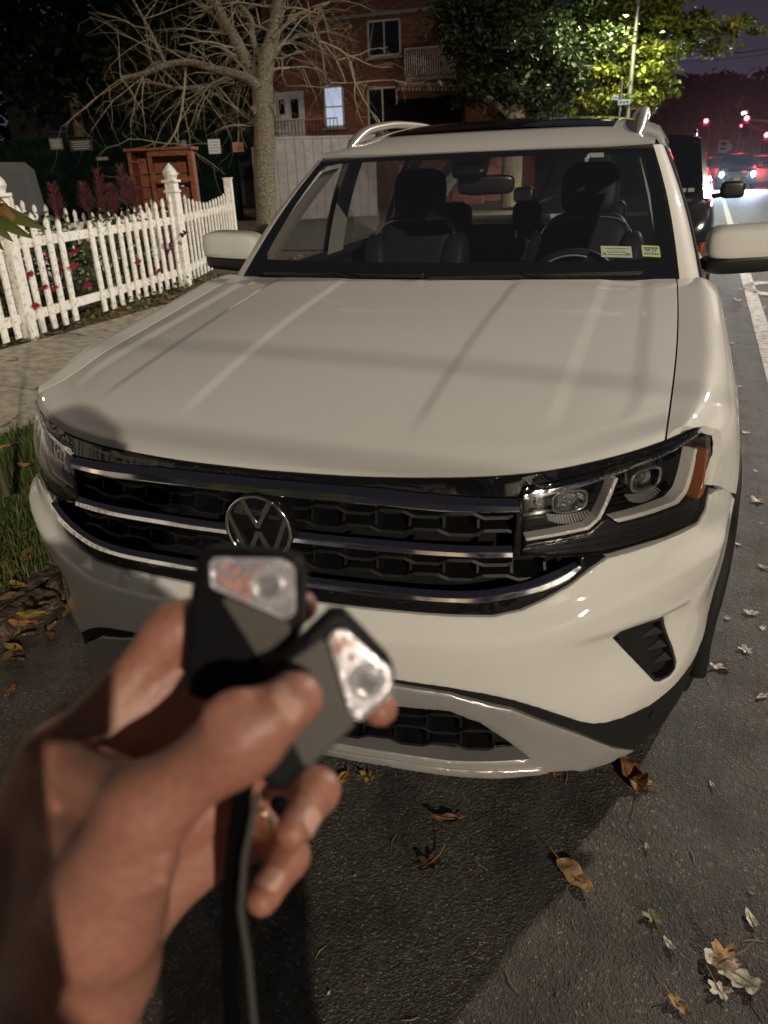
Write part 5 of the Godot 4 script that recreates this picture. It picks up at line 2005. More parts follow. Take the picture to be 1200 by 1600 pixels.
# ------------------------------------------------------------------ trees
func branch_to(st: MB, a: Vector3, dir: Vector3, len: float, r: float, depth: int, droop: float) -> void:
	var pts := [a]
	var rr := [r]
	var p := a
	var d := dir
	var n := 5
	for k in n:
		d = (d + Vector3(rng.randfn(), rng.randfn(), rng.randfn()) * .17 + Vector3(0, -droop * k / n, 0)).normalized()
		p += d * len / n
		pts.append(p)
		rr.append(r * (1.0 - .72 * (k + 1) / n))
	st.tube(pts, rr, 5 if depth < 2 else 6, false)
	if depth <= 0: return
	for k in range(1, n + 1):
		if rng.randf() < .82:
			var side := Vector3(rng.randfn(), rng.randfn() * .6 + .1, rng.randfn()).normalized()
			var nd := (d * .65 + side * .8).normalized()
			branch_to(st, pts[k], nd, len * rng.randf_range(.42, .68), rr[k] * .62, depth - 1, droop)
func limb(o: Node3D, name_: String, px: Array, D: float, r0: float, r1: float, m: Material) -> Array:
	var pts := []
	var rr := []
	var src := []
	for q in px: src.append(at(q[0], q[1], D + (q[2] if q.size() > 2 else 0.0)) - o.position)
	var n := src.size()
	for k in n - 1:
		for e in 4:
			var t := e / 4.0
			var p0: Vector3 = src[maxi(k - 1, 0)]
			var p3: Vector3 = src[mini(k + 2, n - 1)]
			pts.append((src[k] as Vector3).cubic_interpolate(src[k + 1], p0, p3, t))
			rr.append(lerpf(r0, r1, (k + t) / (n - 1)) * rng.randf_range(.94, 1.06))
	pts.append(src[n - 1]); rr.append(r1)
	var b := MB.new()
	b.tube(pts, rr, 12)
	part(o, name_, b, m)
	return pts
func trees() -> void:
	M.bark = tri_mat(mat(1, 1, 1, .9), 1.1)
	M.bark.albedo_texture = noise_tex(FastNoiseLite.TYPE_SIMPLEX, .03, 5, 512, [[.2, .05, .042, .03], [.45, .14, .12, .085], [.6, .24, .21, .15], [.85, .36, .33, .25]], 61)
	M.bark.heightmap_enabled = true
	M.bark.heightmap_texture = noise_tex(FastNoiseLite.TYPE_SIMPLEX, .05, 5, 512, [], 62)
	M.bark.heightmap_scale = 4.0
	M.twig = mat(.24, .21, .14, .8)
	rng.seed = 101
	var D := 18.0
	var base := at(416, 352, D)
	base.y = .25
	var o := thing("bare_tree", "bare tree with thick pale trunk and drooping leafless twigs", "tree", base)
	limb(o, "trunk", [[418, 356], [416, 320], [413, 260], [413, 200], [411, 165], [410, 130]], D, .26, .25, M.bark)
	limb(o, "trunk_collar", [[396, 178], [412, 170], [430, 172]], D - .05, .16, .14, M.bark)
	var limbs := [
		[[[404, 140], [392, 125], [365, 115], [335, 108], [300, 98], [265, 100], [225, 115], [190, 123]], .12, .05],
		[[[405, 125], [385, 95], [365, 55], [345, 20], [330, -20]], .17, .09],
		[[[412, 132], [418, 90], [428, 50], [436, 10], [440, -40]], .21, .13],
		[[[416, 110], [435, 75], [450, 62], [475, 55], [500, 65], [525, 95], [540, 130]], .08, .025],
		[[[398, 112], [380, 85], [360, 55], [335, 25], [300, 0]], .07, .03],
		[[[400, 128], [370, 120], [330, 132], [280, 138], [240, 130], [190, 128]], .07, .025],
		[[[412, 100], [395, 60], [392, 30], [360, -10]], .09, .05],
		[[[290, 100], [288, 140], [280, 190], [262, 225], [235, 236]], .03, .01],
		[[[260, 102], [240, 60], [225, 30], [200, -15]], .05, .02],
		[[[425, 60], [470, 20], [490, 40], [500, 10]], .05, .015],
		[[[500, 65], [540, 85], [555, 130], [580, 175]], .03, .010],
		[[[330, 120], [370, 170], [400, 195]], .022, .008],
	]
	var tw := MB.new()
	for q in limbs:
		var pts := limb(o, "limb", q[0], D + rng.randf_range(-.3, .3), q[1], q[2], M.bark if q[1] > .045 else M.twig)
		for k in range(2, pts.size()):
			if k % 2 or (pts[k].x > .3 and k % 4): continue
			for e in (1 if k % 4 else 2):
				var side := Vector3(rng.randfn(), rng.randfn() * .7 - .1, rng.randfn() * .7).normalized()
				var dir: Vector3 = ((pts[k] - pts[k - 1]).normalized() * .5 + side).normalized()
				branch_to(tw, pts[k], dir, rng.randf_range(.9, 2.0), maxf(.014, q[2] * .28), 1, .16)
	part(o, "twigs", tw, M.twig, "stuff")
	# leaf shapes for the full crowns
	var lm := MB.new()
	for s in [-1.0, 1.0]:
		lm.quad(Vector3.ZERO, Vector3(s * .05, .016, .045), Vector3(s * .035, .0, .10), Vector3(0, -.02, .13), Vector3.UP)
	var leaf := lm.mesh()
	M.tree_leaf = mat(1, 1, 1, .55)
	M.tree_leaf.vertex_color_use_as_albedo = true
	M.tree_leaf.backlight_enabled = true
	M.tree_leaf.backlight = Color(.6, .6, .6)
	# the dark street tree behind the roof
	rng.seed = 202
	var D2 := 23.0
	base = at(800, 300, D2)
	base.y = .2
	o = thing("street_tree", "large dark leafy tree spreading over the car's roof", "tree", base)
	limb(o, "trunk", [[798, 330], [800, 250], [805, 190], [815, 140], [828, 100]], D2, .34, .22, M.bark)
	limb(o, "limb", [[812, 150], [780, 110], [740, 70], [700, 40]], D2, .16, .05, M.bark)
	limb(o, "limb", [[825, 105], [850, 60], [880, 10]], D2, .15, .06, M.bark)
	limb(o, "limb", [[800, 185], [760, 150], [720, 130]], D2, .10, .03, M.bark)
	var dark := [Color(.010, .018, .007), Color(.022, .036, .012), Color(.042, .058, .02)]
	for q in [[815, 60, 0, 2.9, 1.9, 4800], [735, 45, .6, 1.6, 1.2, 2400], [830, 90, -.6, 1.7, 1.4, 3000], [800, 130, .3, 2.2, 1.0, 2600], [840, 10, 0, 2.3, 1.4, 2600]]:
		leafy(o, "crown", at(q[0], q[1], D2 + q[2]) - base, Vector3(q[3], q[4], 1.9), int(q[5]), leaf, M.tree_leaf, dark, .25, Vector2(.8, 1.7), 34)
	# the bright tree under the lamp
	rng.seed = 303
	var D3 := 24.5
	base = at(995, 300, D3)
	base.y = .2
	o = thing("maple_tree", "bright yellow green tree lit by the street lamp at the kerb", "tree", base)
	limb(o, "trunk", [[986, 330], [990, 240], [995, 170], [1003, 110], [1012, 60], [1020, 10]], D3, .16, .09, M.bark)
	limb(o, "limb", [[984, 300], [975, 200], [962, 140], [950, 90]], D3 + .3, .13, .06, M.bark)
	limb(o, "limb", [[1003, 110], [1040, 70], [1090, 50]], D3, .06, .02, M.bark)
	var bright := [Color(.06, .085, .014), Color(.12, .16, .024), Color(.20, .22, .04), Color(.27, .24, .06)]
	for q in [[1030, 40, 0, 1.7, 1.1, 2600], [1100, 50, 0, 1.5, .75, 1500], [960, 100, .5, 1.5, .9, 1700], [1010, 100, -.2, 1.3, .7, 1500], [1000, 150, .2, 1.2, .5, 900], [920, 120, .8, 1.6, .9, 2000], [900, 50, .9, 1.6, 1.2, 2200], [950, 40, .5, 1.4, 1.0, 1700], [1030, 145, .4, .6, .4, 450], [1160, 45, .3, .7, .3, 300], [1000, 0, 0, 2.4, .8, 1800], [900, 165, .8, 1.1, .45, 700], [870, 140, 1.0, 1.1, .5, 700]]:
		leafy(o, "crown", at(q[0], q[1], D3 + q[2]) - base, Vector3(q[3], q[4], 1.3), int(q[5]), leaf, M.tree_leaf, bright, .2, Vector2(.8, 1.6), 22)
	# street trees behind the photographer: the car's chrome and glass mirror them
	rng.seed = 505
	for q in [[Vector3(-3.3, .15, 5.5), "leafy street tree on the grass behind the photographer, nearer one"], [Vector3(-3.9, .15, 13.0), "leafy street tree on the grass behind the photographer, farther one"], [Vector3(14.5, .15, 6.0), "leafy street tree across the road behind the photographer"]]:
		o = thing("street_tree", q[1], "tree", q[0], 0.0, "street trees behind the photographer")
		var sb := MB.new()
		sb.tube([Vector3.ZERO, Vector3(.05, 1.6, 0), Vector3(0, 3.6, .1)], [.16, .13, .10], 10)
		part(o, "trunk", sb, M.bark)
		leafy(o, "crown", Vector3(0, 5.0, 0), Vector3(2.1, 1.9, 2.1), 3600, leaf, M.tree_leaf, bright, .3, Vector2(.9, 1.8), 40)
	# dark wall of trees beyond the lights
	rng.seed = 404
	var names := ["rounded dark tree directly left of the traffic lights", "broad dark tree at the end of the street above the oncoming car", "taller dark tree at the street's end near the right edge", "dark tree against the violet sky, rightmost of the far row", "dark tree filling the gap under the bright leaves", "dark tree behind the brick house, far left of the row"]
	var i := 0
	for q in [[1040, 190, 62, 4.6, 3.6], [1105, 168, 75, 5.0, 3.0], [1150, 155, 80, 5.2, 3.4], [1215, 165, 78, 5.6, 3.4], [985, 190, 60, 5.0, 4.4], [300, 40, 48, 12, 8]]:
		var c := at(q[0], q[1], q[2])
		base = Vector3(c.x, 0, c.z)
		o = thing("far_tree", names[i], "tree", base, 0.0, "dark trees beyond the street")
		i += 1
		var b := MB.new()
		b.tube([Vector3.ZERO, Vector3(0, c.y * .8, 0)], [.3, .2], 8)
		part(o, "trunk", b, M.bark)
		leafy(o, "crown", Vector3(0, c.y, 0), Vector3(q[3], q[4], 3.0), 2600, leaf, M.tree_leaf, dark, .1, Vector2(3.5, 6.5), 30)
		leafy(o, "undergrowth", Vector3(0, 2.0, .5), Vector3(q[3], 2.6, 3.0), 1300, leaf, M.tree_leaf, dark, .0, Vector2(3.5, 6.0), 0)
	# dark tree crowns over the hoarding
	o = thing("yard_tree", "dark leafy tree rising behind the green hoarding, left of the bare tree", "tree", Vector3(-21.5, .2, -27.0))
	var o2 := thing("yard_tree", "dark tree mass at the upper left edge, beyond the timber house", "tree", Vector3(-36, .2, -44))
	for q in [[Vector3(0, 7.0, 0), Vector3(9.0, 6.5, 3)], [Vector3(16, 8.0, 0), Vector3(9.0, 6.5, 3)], [Vector3(-2, 15.0, 0), Vector3(12, 5, 3)], [Vector3(20, 16, 0), Vector3(12, 5, 3)]]:
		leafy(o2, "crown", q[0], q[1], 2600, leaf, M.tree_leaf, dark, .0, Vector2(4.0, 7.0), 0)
	var t2 := MB.new()
	t2.tube([Vector3.ZERO, Vector3(0, 9, 0)], [.5, .3], 8)
	part(o2, "trunk", t2, M.bark)
	var tb := MB.new()
	tb.tube([Vector3.ZERO, Vector3(0, 4.5, 0)], [.3, .2], 8)
	part(o, "trunk", tb, M.bark)
	for q in [[Vector3(0, 7.0, 0), Vector3(6.0, 3.6, 2.4)], [Vector3(5.0, 5.2, .5), Vector3(4.0, 2.6, 1.6)], [Vector3(-6, 6.0, .5), Vector3(4.6, 3.4, 1.8)], [Vector3(4.0, 9.5, 0), Vector3(5.0, 2.6, 2.0)], [Vector3(-5, 9.5, 0), Vector3(5.0, 2.6, 2.0)]]:
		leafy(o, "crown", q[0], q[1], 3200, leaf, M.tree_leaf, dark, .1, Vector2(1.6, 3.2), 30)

# ------------------------------------------------------------------ other vehicles, signals, signs
# a car of the given size, nose towards +z. q: l, w, h, belt, hood (length of the hood), rake
func auto(called: String, label: String, q: Dictionary, paint: Material, pos: Vector3, turn: float, group := "") -> Node3D:
	var o := thing(called, label, "car", pos, turn, group)
	var l: float = q.l
	var w: float = q.w * .5
	var h: float = q.h
	var belt: float = q.belt
	var zf: float = l * .5
	var zc: float = zf - q.hood            # cowl
	var zr: float = zc - q.rake            # windscreen header
	var top := func(z: float) -> float:
		return pchip([-zf, -zf + .35, zc, zf - .3, zf - .02], [belt - .12, belt + .02, belt, belt - .13, belt - .26], z)
	var half := func(z: float) -> float:
		return w * pchip([-zf, -zf + .3, 0.0, zf - .45, zf - .12, zf], [.86, .97, 1.0, .98, .90, .74], z)
	var b := MB.new()
	b.grid(func(i, j):
		var z := lerpf(-zf, zf, j)
		var hw: float = half.call(z)
		var ty: float = top.call(z)
		var a: float = i * 2.0 - 1.0
		var x := pchip([0.0, .35, .5, .62, .8, 1.0], [0.0, .62, .86, .965, 1.0, .97], absf(a)) * hw * signf(a)
		var y := pchip([0.0, .35, .5, .62, .8, 1.0], [ty + .02, ty + .012, ty - .01, ty - .09, ty - .34, .30], absf(a))
		return Vector3(x, y, z), 36, 40, Vector3.UP)
	# nose and tail sheets
	for s in [1.0, -1.0]:
		b.grid(func(i, j):
			var a: float = i * 2.0 - 1.0
			var ty: float = top.call(s * zf)
			return Vector3(a * half.call(s * zf) * .98, lerpf(.28, ty + .01, j), s * (zf + .07 * (1.0 - pow(absf(a), 3.0)) * (1.0 - .5 * j))), 16, 10, Vector3(0, 0, s))
	part(o, "body", b, paint)
	# cabin
	var roof := func(i: float, j: float) -> Vector3:
		var a := i * 2.0 - 1.0
		var z := lerpf(zr, -zf + q.tail, j)
		return Vector3(a * w * .74, h - .05 * pow(absf(a), 4.0) - .06 * absf(j - .3) , z)
	b = MB.new()
	b.grid(roof, 16, 14, Vector3.UP)
	part(o, "roof", b, paint)
	b = MB.new()
	b.grid(func(i, j):
		var a: float = i * 2.0 - 1.0
		var hi: Vector3 = roof.call(i, 0.0)
		return Vector3(a * w * .86, belt + .0, zc + .02 - .1 * a * a).lerp(hi, j), 16, 8, Vector3(0, .5, 1))
	part(o, "windscreen", b, q.glass)
	for s in [-1.0, 1.0]:
		b = MB.new()
		b.grid(func(i, j):
			var lo := Vector3(s * w * lerpf(.86, .93, i), belt, zc - .08 - .08 * i)
			var hi: Vector3 = roof.call(.5 + .5 * s, 0.0) + Vector3(s * .035 * i, -.02 * i, -.06 * i)
			return lo.lerp(hi, j), 3, 8, Vector3(s, .3, .6))
		b.grid(func(i, j):
			var r: Vector3 = roof.call(.5 + .5 * s, i)
			return r.lerp(r + Vector3(s * .045, -.07, 0), j), 10, 2, Vector3(s, .4, 0))
		part(o, "pillar", b, q.get("pillar", paint))
	for s in [-1.0, 1.0]:
		b = MB.new()
		b.grid(func(i, j):
			var z := lerpf(zc - .12, -zf + .2, i)
			var t := clampf((z - zr) / (-zf + q.tail - zr), 0.0, 1.0)
			var r: Vector3 = roof.call(.5 + .5 * s, t)
			if z > zr: r = Vector3(s * w * .93, belt, zc - .12).lerp(r, (zc - .12 - z) / maxf(.01, zc - .12 - zr))
			if z < -zf + q.tail: r.z = z + (q.tail - .2) * 0.0
			return Vector3(s * w * .95, belt, z).lerp(r + Vector3(s * .045, -.07, 0), j), 16, 5, Vector3(s, .2, 0))
		part(o, "side_window", b, M.pane_dark)
	b = MB.new()
	b.grid(func(i, j):
		var a: float = i * 2.0 - 1.0
		var hi: Vector3 = roof.call(i, 1.0)
		return Vector3(a * w * .86, belt, -zf + .08).lerp(hi, j), 10, 5, Vector3(0, .3, -1))
	part(o, "rear_window", b, M.pane_dark)
	# nose: grille, plate, bumper, lamps
	b = MB.new()
	var gy := belt - .42
	b.bx(Vector3(0, gy, zf + .055), Vector3(w * 1.05, .24, .06), .02)
	var gr := part(o, "grille", b, M.gloss)
	for k in 3:
		b = MB.new()
		b.bx(Vector3(0, gy - .07 + k * .07, zf + .09), Vector3(w * 1.0, .022, .02), .006)
		part(gr, "bar", b, M.chrome)
	b = MB.new()
	b.bx(Vector3(0, .42, zf + .04), Vector3(w * 1.74, .2, .14), .05)
	part(o, "bumper", b, q.get("bumper", M.smooth_black))
	b = MB.new()
	b.bx(Vector3(0, .47, zf + .115), Vector3(.31, .155, .012), .003)
	part(o, "number_plate", b, mat(.50, .36, .06, .5) if not q.get("away", false) else mat(.5, .5, .5, .5))
	for s in [-1.0, 1.0]:
		b = MB.new()
		var c := Vector3(s * w * .76, belt - .36, zf - .04)
		pillow(b, Transform3D(Basis(Vector3.UP, s * .35), c), Vector3(.36, .17, .16), .5)
		var hl := part(o, "headlight", b, M.clear if q.get("on", 0.0) <= 0.0 else M.clear)
		b = MB.new()
		b.lathe([Vector2(0, .0), Vector2(.055, .0), Vector2(.075, .03), Vector2(.08, .05)], 20, Transform3D(Basis.from_euler(Vector3(PI / 2, s * .1, 0)), c + Vector3(0, 0, -.02)))
		part(hl, "reflector", b, M.chrome)
		b = MB.new()
		b.lathe([Vector2(0, .03), Vector2(.12 if q.get("on", 0.0) > 0.0 else .05, .0), Vector2(0, -.01)], 18, Transform3D(Basis.from_euler(Vector3(PI / 2, 0, 0)), c + Vector3(0, 0, .03)))
		part(hl, "headlight_bulb", b, glow(.92, .96, 1.0, q.on) if q.get("on", 0.0) > 0.0 else M.chrome)
		if q.has("amber"):
			b = MB.new()
			pillow(b, Transform3D(Basis(Vector3.UP, s * .6), c + Vector3(s * .15, -.015, -.055)), Vector3(.12, .13, .08), .5)
			part(hl, "amber_reflector", b, M.amber)
		b = MB.new()
		pillow(b, Transform3D(Basis(Vector3.UP, s * .12), Vector3(s * (w + .13), belt + .06, zc - .42)), Vector3(.24, .17, .12), .45)
		b.beam(Vector3(s * w * .93, belt + .0, zc - .42), Vector3(s * (w + .06), belt + .02, zc - .42), .07, .05, .01)
		part(o, "side_mirror", b, q.get("mirror", paint))
		b = MB.new()
		pillow(b, Transform3D(Basis(), Vector3(s * w * .82, belt - .22, -zf - .01)), Vector3(.2, .3, .12), .45)
		part(o, "tail_light", b, glow(1.0, .03, .02, q.tail_on) if q.get("tail_on", 0.0) > 0.0 else mat(.3, .01, .01, .2))
		for z in [zf - .88, -zf + .95]:
			b = MB.new()
			b.lathe([Vector2(.2, -.1), Vector2(.30, -.105), Vector2(.335, -.08), Vector2(.34, .07), Vector2(.31, .105), Vector2(.22, .10), Vector2(.2, .05), Vector2(0, .04)], 28, Transform3D(Basis(Vector3(0, -s, 0), Vector3(s, 0, 0), Vector3(0, 0, 1)), Vector3(s * (w - .10), .34, z)))
			var wh := part(o, "wheel", b, M.rubber)
			b = MB.new()
			for k in 5:
				var a := TAU * k / 5.0
				b.beam(Vector3(s * (w - .04), .34, z), Vector3(s * (w - .035), .34 + .2 * sin(a), z + .2 * cos(a)), .05, .03, .006, Vector3(s, 0, 0))
			part(wh, "rim", b, M.satin)
	return o

func black_suv() -> void:
	var p := M.gloss.duplicate() as StandardMaterial3D
	p.albedo_color = lin(.012, .012, .014)
	p.roughness = .16
	var q := {"l": 4.9, "w": 1.94, "h": 1.80, "belt": 1.16, "hood": 1.35, "rake": .75, "tail": .35, "glass": M.glass, "amber": true, "mirror": M.smooth_black, "bumper": M.satin}
	var yaw := -deg_to_rad(3.1)
	var o := auto("black_suv", "black sport utility vehicle parked close behind the white car", q, p, Vector3(.43, 0, -8.75), yaw)
	# a rack bar on the roof and stickers behind the glass
	var b := MB.new()
	for s in [-1.0, 1.0]:
		b.beam(Vector3(s * .66, 1.80, .2), Vector3(s * .64, 1.80, -1.5), .04, .04, .01)
	part(o, "roof_rail", b, M.smooth_black)
	b = MB.new()
	b.box(Transform3D(Basis.from_euler(Vector3(-.7, 0, 0)), Vector3(.60, 1.235, .955)), Vector3(.10, .045, .002))
	part(o, "registration_sticker", b, mat(.45, .50, .40, .6))
	b = MB.new()
	b.box(Transform3D(Basis.from_euler(Vector3(-.7, 0, 0)), Vector3(.70, 1.235, .935)), Vector3(.06, .045, .002))
	part(o, "inspection_sticker", b, mat(.42, .50, .38, .6))
	b = MB.new()
	for s in [-.38, .38]:
		pillow(b, Transform3D(Basis(), Vector3(s, 1.2, -.25)), Vector3(.46, .7, .16), .5)
		pillow(b, Transform3D(Basis(), Vector3(s, 1.56, -.3)), Vector3(.26, .2, .12), .5)
	part(o, "seats", b, M.leather)
	b = MB.new()
	b.bx(Vector3(0, .85, -.6), Vector3(1.7, .5, 3.6))
	b.bx(Vector3(0, 1.08, .9), Vector3(1.6, .14, .4), .03)
	part(o, "dashboard", b, M.dark)

func signal_head(o: Node3D, p: Vector3, s: float, face: Basis, on := true) -> void:
	var b := MB.new()
	b.box(Transform3D(face, p), Vector3(.34, 1.0, .22) * s, .03)
	var h := part(o, "signal_head", b, M.dark)
	for k in 3:
		var c := p + face * (Vector3(0, .31 - .31 * k, .115) * s)
		var T := Transform3D(face * Basis(Vector3.RIGHT, PI / 2), c)
		b = MB.new()
		b.lathe([Vector2(0, .03 * s), Vector2(.07 * s, .02 * s), Vector2(.105 * s, .0)], 20, T)
		part(h, "signal_lamp", b, (glow(1.0, .04, .07, 60.0) if k == 0 and on else mat(.02, .02, .015, .3)))
		b = MB.new()
		var pts := []
		for i in 9:
			var a := PI * i / 8.0
			pts.append([c + face * (Vector3(.115 * cos(a), .115 * sin(a), 0) * s), c + face * (Vector3(.115 * cos(a), .115 * sin(a) - .02, .16) * s)])
		for i in 8: b.quad(pts[i][0], pts[i + 1][0], pts[i + 1][1], pts[i][1])
		part(h, "visor", b, M.dark)
	if on: lamp(o.position + p + face * (Vector3(0, .31, .2) * s), Color(1, .16, .2), 4.0 * s * s, .1)

func traffic() -> void:
	var toward := Basis(Vector3.UP, -deg_to_rad(4.0))
	# oncoming car with its headlights on
	var q := {"l": 4.5, "w": 1.84, "h": 1.62, "belt": 1.05, "hood": 1.0, "rake": .75, "tail": .3, "glass": M.pane_dark, "on": 150.0}
	var hp := at(1161, 262, 37.0)
	var o := auto("oncoming_car", "dark car coming down the street with dazzling headlights", q, mat(.03, .05, .07, .3), Vector3(hp.x - .1, 0, hp.z - 2.2), -deg_to_rad(3.0))
	for s in [-1.0, 1.0]:
		var lp := o.transform * Vector3(s * .70, .69, 2.42)
		spot(lp, lp + (o.transform.basis * Vector3(s * .05, -.055, 1.0)), Color(.80, .90, 1.0), 110.0, 34.0, .1, .9)
	# queue waiting at the lights, seen from behind
	var base := {"l": 4.5, "w": 1.8, "h": 1.5, "belt": .98, "hood": 1.0, "rake": .75, "tail": .5, "glass": M.pane_dark, "away": true, "tail_on": 22.0}
	var spots := [[1126, 243, 47.0, "red lit rear of a car waiting left of the oncoming car"], [1140, 241, 56.0, "car with red tail lights waiting just behind the oncoming car"], [1186, 252, 40.0, "car with bright red tail lights at the right edge, nearest of the queue"], [1165, 241, 62.0, "small car with red tail lights in the middle of the queue"], [1115, 240, 66.0, "farthest car of the queue, next to the black vehicle's pillar"]]
	var proto: Node3D
	var paint := mat(.03, .02, .025, .3)
	for k in spots.size():
		var e: Array = spots[k]
		var p := at(e[0], e[1], e[2])
		var c: Node3D
		if k == 0:
			c = auto("queued_car", e[3], base, paint, Vector3(p.x, 0, p.z), PI - deg_to_rad(3.0), "cars queuing at the red lights")
			proto = c
		else:
			c = proto.duplicate()
			c.name = "queued_car_%03d" % k
			add_child(c, true)
			c.position = Vector3(p.x, 0, p.z)
			c.set_meta("label", e[3])
		if k < 4:
			lamp(c.transform * Vector3(0, .75, -2.5), Color(1, .10, .08), 4.0, .3)
	# cars parked out of the picture, which the chrome and the glass mirror
	var pk := {"l": 4.6, "w": 1.82, "h": 1.5, "belt": 1.0, "hood": 1.05, "rake": .75, "tail": .5, "glass": M.pane_dark}
	var pale := auto("parked_sedan", "pale silver car parked across the road behind the photographer, first of the row", pk, mat(.55, .56, .58, .35), Vector3(10.9, 0, 3.5), PI, "cars parked across the road")
	for k in 3:
		var c := pale.duplicate()
		c.name = "parked_sedan_%03d" % (k + 1)
		add_child(c, true)
		c.position = [Vector3(10.6, 0, 9.2), Vector3(10.25, 0, 15.2), Vector3(11.2, 0, -2.2)][k]
		c.set_meta("label", "pale silver car parked across the road, " + ["second of the row behind the photographer", "third of the row behind the photographer", "level with the white car"][k])
	auto("parked_hatchback", "white car parked at the kerb behind the photographer, facing away from him", pk, mat(.68, .68, .66, .35), Vector3(-.35, 0, 8.2), 0.0)
	# signals on a mast arm, on a pole and on the near corner
	o = thing("signal_pole", "traffic signal showing red above the black vehicle's roof, on a plain pole", "traffic light", Vector3(at(1103, 195, 52).x, 0, at(1103, 195, 52).z))
	var p := at(1102, 199, 52) - o.position
	var b := MB.new()
	b.tube([Vector3(.25, 0, -.2), Vector3(.25, p.y + .6, -.2)], [.09, .07], 10)
	part(o, "pole", b, M.metal_grey)
	signal_head(o, p, 1.25, toward)
	var mp := at(1148, 240, 44)
	o = thing("signal_mast", "slanting grey signal mast with an arm carrying red signals, right edge", "traffic light", Vector3(mp.x, 0, mp.z))
	var tip := at(1166, 187, 44) - o.position
	var far := at(1240, 195, 44) - o.position
	b = MB.new()
	b.tube([at(1146, 262, 44) * Vector3(1, 0, 1) - o.position * Vector3(1, 0, 1), at(1150, 235, 44) - o.position, at(1163, 190, 44) - o.position], [.10, .09, .06], 10)
	part(o, "pole", b, M.metal_grey)
	b = MB.new()
	b.tube([tip, tip.lerp(far, .4) + Vector3(0, .03, 0), far], [.05, .06, .08], 8)
	b.tube([tip + Vector3(0, -.1, 0), tip.lerp(far, .3) + Vector3(0, -.45, 0), far + Vector3(0, -.5, 0)], [.02, .03, .03], 6)
	part(o, "arm", b, mat(.42, .40, .42, .5))
	signal_head(o, at(1165, 196, 43.8) - o.position, 1.2, toward)
	signal_head(o, at(1158, 202, 44.6) - o.position, .6, toward)
	o = thing("signal_pole", "traffic signal showing red, cut by the right edge and lowest of the three", "traffic light", Vector3(at(1197, 225, 40).x, 0, at(1197, 225, 40).z))
	p = at(1196, 222, 40) - o.position
	b = MB.new()
	b.tube([Vector3(.3, 0, -.2), Vector3(.3, p.y + .6, -.2)], [.09, .07], 10)
	part(o, "pole", b, M.metal_grey)
	signal_head(o, p, 1.1, toward)
	# distant lamp seen as a point
	p = at(1162, 177, 60)
	o = thing("street_lamp", "distant street lamp seen as a small pale light above the signal arm", "street lamp", Vector3(p.x + .3, 0, p.z), 0.0, "street lamps")
	b = MB.new()
	b.tube([Vector3.ZERO, Vector3(0, p.y + .2, 0)], [.09, .06], 8)
	b.tube([Vector3(0, p.y + .2, 0), Vector3(-.3, p.y + .15, 0)], [.05, .04], 8)
	part(o, "pole", b, M.metal_grey)
	b = MB.new()
	pillow(b, Transform3D(Basis(), Vector3(-.3, p.y, 0)), Vector3(.34, .22, .34), .8)
	part(o, "lamp_globe", b, glow(1.0, .93, .72, 14.0))
	# small signs
	for q2 in [[1130, 229, 48, .6, .75, "small white road sign on a post above the queue of cars"], [1138, 230, 50, .45, .45, "round white sign beside the small white road sign"]]:
		p = at(q2[0], q2[1], q2[2])
		o = thing("road_sign", q2[5], "road sign", Vector3(p.x, 0, p.z))
		b = MB.new()
		b.tube([Vector3.ZERO, Vector3(0, p.y + .3, 0)], [.03, .03], 8)
		part(o, "post", b, M.metal_grey)
		b = MB.new()
		if q2[3] > .5: b.bx(Vector3(0, p.y, .05), Vector3(q2[3], q2[4], .02), .005)
		else: b.lathe([Vector2(0, .02), Vector2(.24, .02), Vector2(.24, 0), Vector2(0, 0)], 24, Transform3D(Basis(Vector3.RIGHT, PI / 2), Vector3(0, p.y, .05)))
		part(o, "plate", b, mat(.75, .72, .72, .5))
		if q2[3] > .5:
			b = MB.new()
			for k in 2: b.bx(Vector3(0, p.y + .16 - .3 * k, .064), Vector3(.34, .16 - .06 * k, .006))
			part(o, "print", b, mat(.04, .04, .05, .6))
	# street name blades on a pole in front of the bright tree
	p = at(972, 160, 21.5)
	o = thing("street_sign", "blue and white street name blades on a pole in front of the bright tree", "street sign", Vector3(p.x - .05, .2, p.z))
	b = MB.new()
	b.tube([Vector3.ZERO, Vector3(0, p.y + .35, 0)], [.035, .03], 8)
	part(o, "pole", b, M.metal_grey)
	for e in [[975, 160, .34, .13, .0, .10, .26, .55], [961, 153, .20, .11, .5, .30, .42, .58]]:
		b = MB.new()
		var c := at(e[0], e[1], 21.4) - o.position
		var T := Transform3D(Basis(Vector3.UP, e[4]), c)
		b.box(T, Vector3(e[2], e[3], .012), .003)
		var bl := part(o, "blade", b, mat(.42, .52, .66, .4))
		b = MB.new()
		for k in 3: b.box(T.translated_local(Vector3((k - 1) * e[2] * .26, 0, .008)), Vector3(e[2] * .16, e[3] * .42, .003))
		part(bl, "print", b, mat(.05, .08, .16, .5))
	# added fog imitating lens bloom round the lights at the street's end
	var fv := FogVolume.new()
	fv.name = "bloom_fog"
	fv.shape = RenderingServer.FOG_VOLUME_SHAPE_BOX
	fv.size = Vector3(44, 16, 62)
	fv.position = Vector3(16, 7.5, -62)
	var fm := FogMaterial.new()
	fm.density = .0045
	fm.albedo = Color(.9, .9, .92)
	fv.material = fm
	add_child(fv, true)
	fv.set_meta("kind", "stuff")
